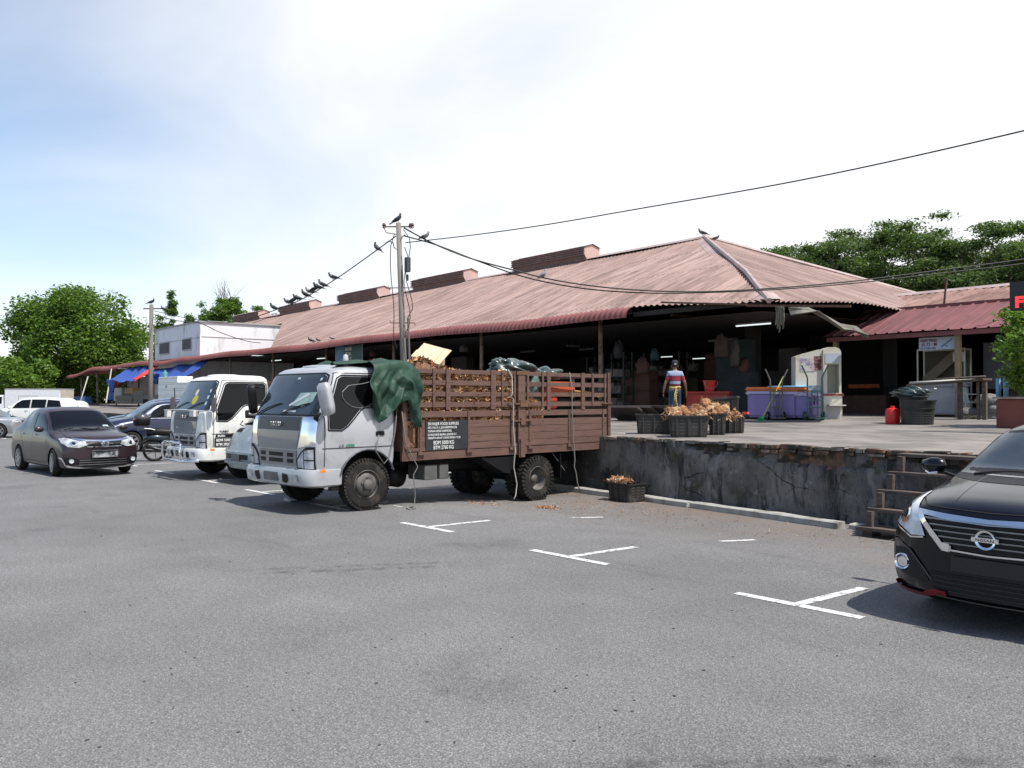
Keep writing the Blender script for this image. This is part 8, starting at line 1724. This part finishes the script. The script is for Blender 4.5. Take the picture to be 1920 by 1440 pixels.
# big round tree at left
dT = 92.0; b0 = atd(140, 748, dT); b0.z = 0
tree('leafy_tree', b0, 15.2, 'big round leafy tree towering over the far left stalls', crown=None, trunk_r=.5, n=52000, size=.38, seed=4, nc=84, flat=.9, cr=(6.5, 6.5, 5.4), cz=.52, clump_r=(1.3, 2.3), dome=False, shell=.4)
b1 = atd(40, 748, 84); b1.z = 0
tree('leafy_tree', b1, 6.5, 'lower lighter leafed tree at the left foot of the big round tree', trunk_r=.2, n=8000, size=.4, seed=9, nc=26, cr=(2.8, 2.8, 2.6), cz=.52, clump_r=(.7, 1.2), mats=[LG[0], LG[1]], dome=False)
b1 = atd(95, 748, 99); b1.z = 0
tree('leafy_tree', b1, 7.0, 'dark undergrowth tree beneath the middle of the big round tree', trunk_r=.2, n=9000, size=.45, seed=19, nc=30, cr=(6.5, 6.5, 2.8), cz=.45, clump_r=(1.2, 1.8), mats=[LG[0], LG[2]], dome=False)
b1 = atd(215, 748, 104); b1.z = 0
tree('leafy_tree', b1, 9.0, 'dark leafy tree behind the far end of the red canopy', trunk_r=.25, n=12000, size=.45, seed=29, nc=36, cr=(5.0, 5.0, 3.4), cz=.5, clump_r=(1.2, 1.9), mats=[LG[0], LG[2]], dome=False)
# slender trees behind the white block
for i, (x, ytop, w, dd, lb, nn) in enumerate(((320, 546, 9, 105, 'tall narrow mast tree with drooping leaves beside the far pole', 2600), (297, 590, 10, 105, 'shorter mast tree at the left of the narrow ones', 1300), (355, 575, 9, 108, 'slender tree left of the twiggy one behind the white block', 1500), (378, 562, 11, 108, 'slender taller tree next to the twiggy one behind the white block', 1900), (483, 558, 10, 112, 'lone small tree top above the ridge left of the middle vents', 1200), (517, 573, 11, 112, 'small tree top between two ridge vents', 1100), (607, 565, 12, 112, 'small round tree top just right of a ridge vent', 1100))):
    bs_ = atd(x, 748, dd); bs_.z = 0; tp = atd(x, ytop, dd).z; r_ = w * 1.6 * dd / 1600; tree('slender_tree', bs_, tp, lb, trunk_r=.09, n=nn * 3, size=.36, seed=60 + i, nc=34, cr=(r_ * .5, r_ * .5, tp * .36), cz=.64, clump_r=(r_ * .45, r_ * .8), group='slender trees behind the roof', limbs=5, dome=False, asp=.35, shell=.2)
bs_ = atd(425, 748, 106); bs_.z = 0; tp = atd(425, 528, 106).z
tw_ = tree('twiggy_tree', bs_, tp, 'wider tree with bare twigs at its top behind the white block', trunk_r=.16, n=9000, size=.34, seed=81, nc=44, cr=(2.1, 2.1, 2.9), cz=.72, clump_r=(.6, 1.1), limbs=10, dome=False, shell=.2)
b = MB(); rg = np.random.default_rng(5)
for k in range(26): s0 = Vector((rg.normal() * .6 - .5, rg.normal() * .6, tp * .86)); e = s0 + Vector((rg.normal() * 1.0 - .3, rg.normal() * .8, rg.uniform(1.2, 3.0))); b.tube([s0, s0.lerp(e, .5) + Vector((.1, 0, .1)), e], [.035, .022, .008], 4)
b.build('bare_twigs', m_bark, tw_)
# rain trees at right
RT = [(1480, 462, 84, 5.2, 2.6, 4, 'leftmost low spreading rain tree beside the hip roof edge'), (1545, 452, 78, 6.0, 3.0, 5, 'left lower spreading rain tree behind the roof corner'), (1655, 418, 80, 6.8, 4.6, 6, 'tall rain tree behind the meeting of the two roofs'), (1775, 396, 74, 6.0, 4.8, 7, 'highest airy rain tree right of centre of the grove'), (1895, 402, 68, 6.0, 4.4, 8, 'rain tree at the right edge with branches against the sky'), (2030, 400, 64, 5.5, 4, 9, 'rain tree mostly beyond the right edge')]
for x, ytop, dd, rx, rz_, sd, lb in RT:
    bs_ = atd(x, 748, dd); bs_.z = 0; tp = atd(x, ytop, dd).z; tree('rain_tree', bs_, tp, lb, trunk_r=.38, mats=LR, n=26000, size=.30, seed=sd, nc=70, flat=.32, cr=(rx * 1.15, rx * 1.15, rz_), cz=1 - rz_ * 1.0 / tp, clump_r=(1.1, 2.1), group='rain trees behind the market', limbs=16, shell=.1, asp=.45, dome=False)
for x, yc, dd, sd, lb in ((1500, 520, 84, 91, 'understorey tree filling behind the hip roof'), (1620, 530, 86, 92, 'understorey tree filling below the tall rain tree'), (1740, 515, 80, 93, 'understorey tree filling above the pale roof'), (1860, 500, 84, 94, 'understorey tree filling behind the branches at right')):
    bs_ = atd(x, 748, dd); bs_.z = 0; tp = atd(x, yc - 52, dd).z; tree('understorey_tree', bs_, tp, lb, trunk_r=.3, mats=[LR[0], LR[2]], n=14000, size=.42, seed=sd, nc=40, flat=.6, cr=(5.6, 5.6, 4.2), cz=.68, clump_r=(1.1, 1.9), group='understorey trees behind the market', limbs=6, shell=.2, dome=False)
# shrub in the planter
ps = Vector((PL.x + .62, 20.2, aty(1867, 746, 19.3).z))
tree('planter_shrub', ps, 2.15, 'bright green bushy shrub growing in the terracotta planter', 'shrub', n=6800, size=.11, seed=33, nc=60, cr=(1.0, .9, 1.02), cz=.50, clump_r=(.18, .34), mats=[LG[0], LG[1], LG[1]], trunk_r=.04, dome=False, limbs=14, flat=.8, shell=.2)
for k, (x, y, lb) in enumerate(((1872, 735, 'left'), (1886, 737, 'right'))):
    q = aty(x, y, 20.6); b = MB(); b.cyl((q.x, 20.6, ps.z), (q.x, 20.6, ps.z + .45), .05, 10); setp(b.build('blue_pipe', M('light_blue_pipe', (.18, .38, .55), .5), smooth=True), lb + ' light blue pipe stub behind the planter shrub', 'pipe')
# weeds seen beneath the lorry
wp_ = [Vector((-13.8 + rng.normal() * .45, 11.75 + rng.normal() * .10, -.12 + rng.uniform(0, .16))) for _ in range(500)]
setp(leaf_obj('weeds', np.array([tuple(q) for q in wp_]), .07, [LG[0], LG[1]], None, 3, .3), 'strip of weeds along the kerb behind the brown lorry', None, None, 'stuff')
# distant house edge far left
fh = root('far_house', tuple(atz(0, 760, 0) * 0 + Vector((atd(2, 748, 110).x, atd(2, 748, 110).y, 0))), R_(50), 'orange roofed house glimpsed at the far left edge', 'house'); b = MB(); b.box((-4, 0, 0), (1.0, 6, 3.4)); b.build('wall', M('cream_wall', (.5, .42, .33), .8), fh); b = MB(); b.prism([(-.6, 3.4), (6.6, 3.4), (3, 5.6)], -4.5, 1.4, lambda u, w, t: (t, u, w)); b.build('roof', M('orange_tiles', (.42, .14, .05), .8, var=.2), fh)
# low hedge closing the horizon at the left and behind
hg = [(-140 + rng.uniform(0, 60), 14 + rng.uniform(-40, 10)) for _ in range(1)]
b1 = atd(-60, 748, 120); b1.z = 0
tree('leafy_tree', b1, 9, 'distant tree beyond the orange roofed house', trunk_r=.3, n=6000, size=.6, seed=39, nc=26, cr=(9, 9, 3), cz=.5, clump_r=(1.6, 2.4), mats=[LG[0], LG[2]], dome=False)
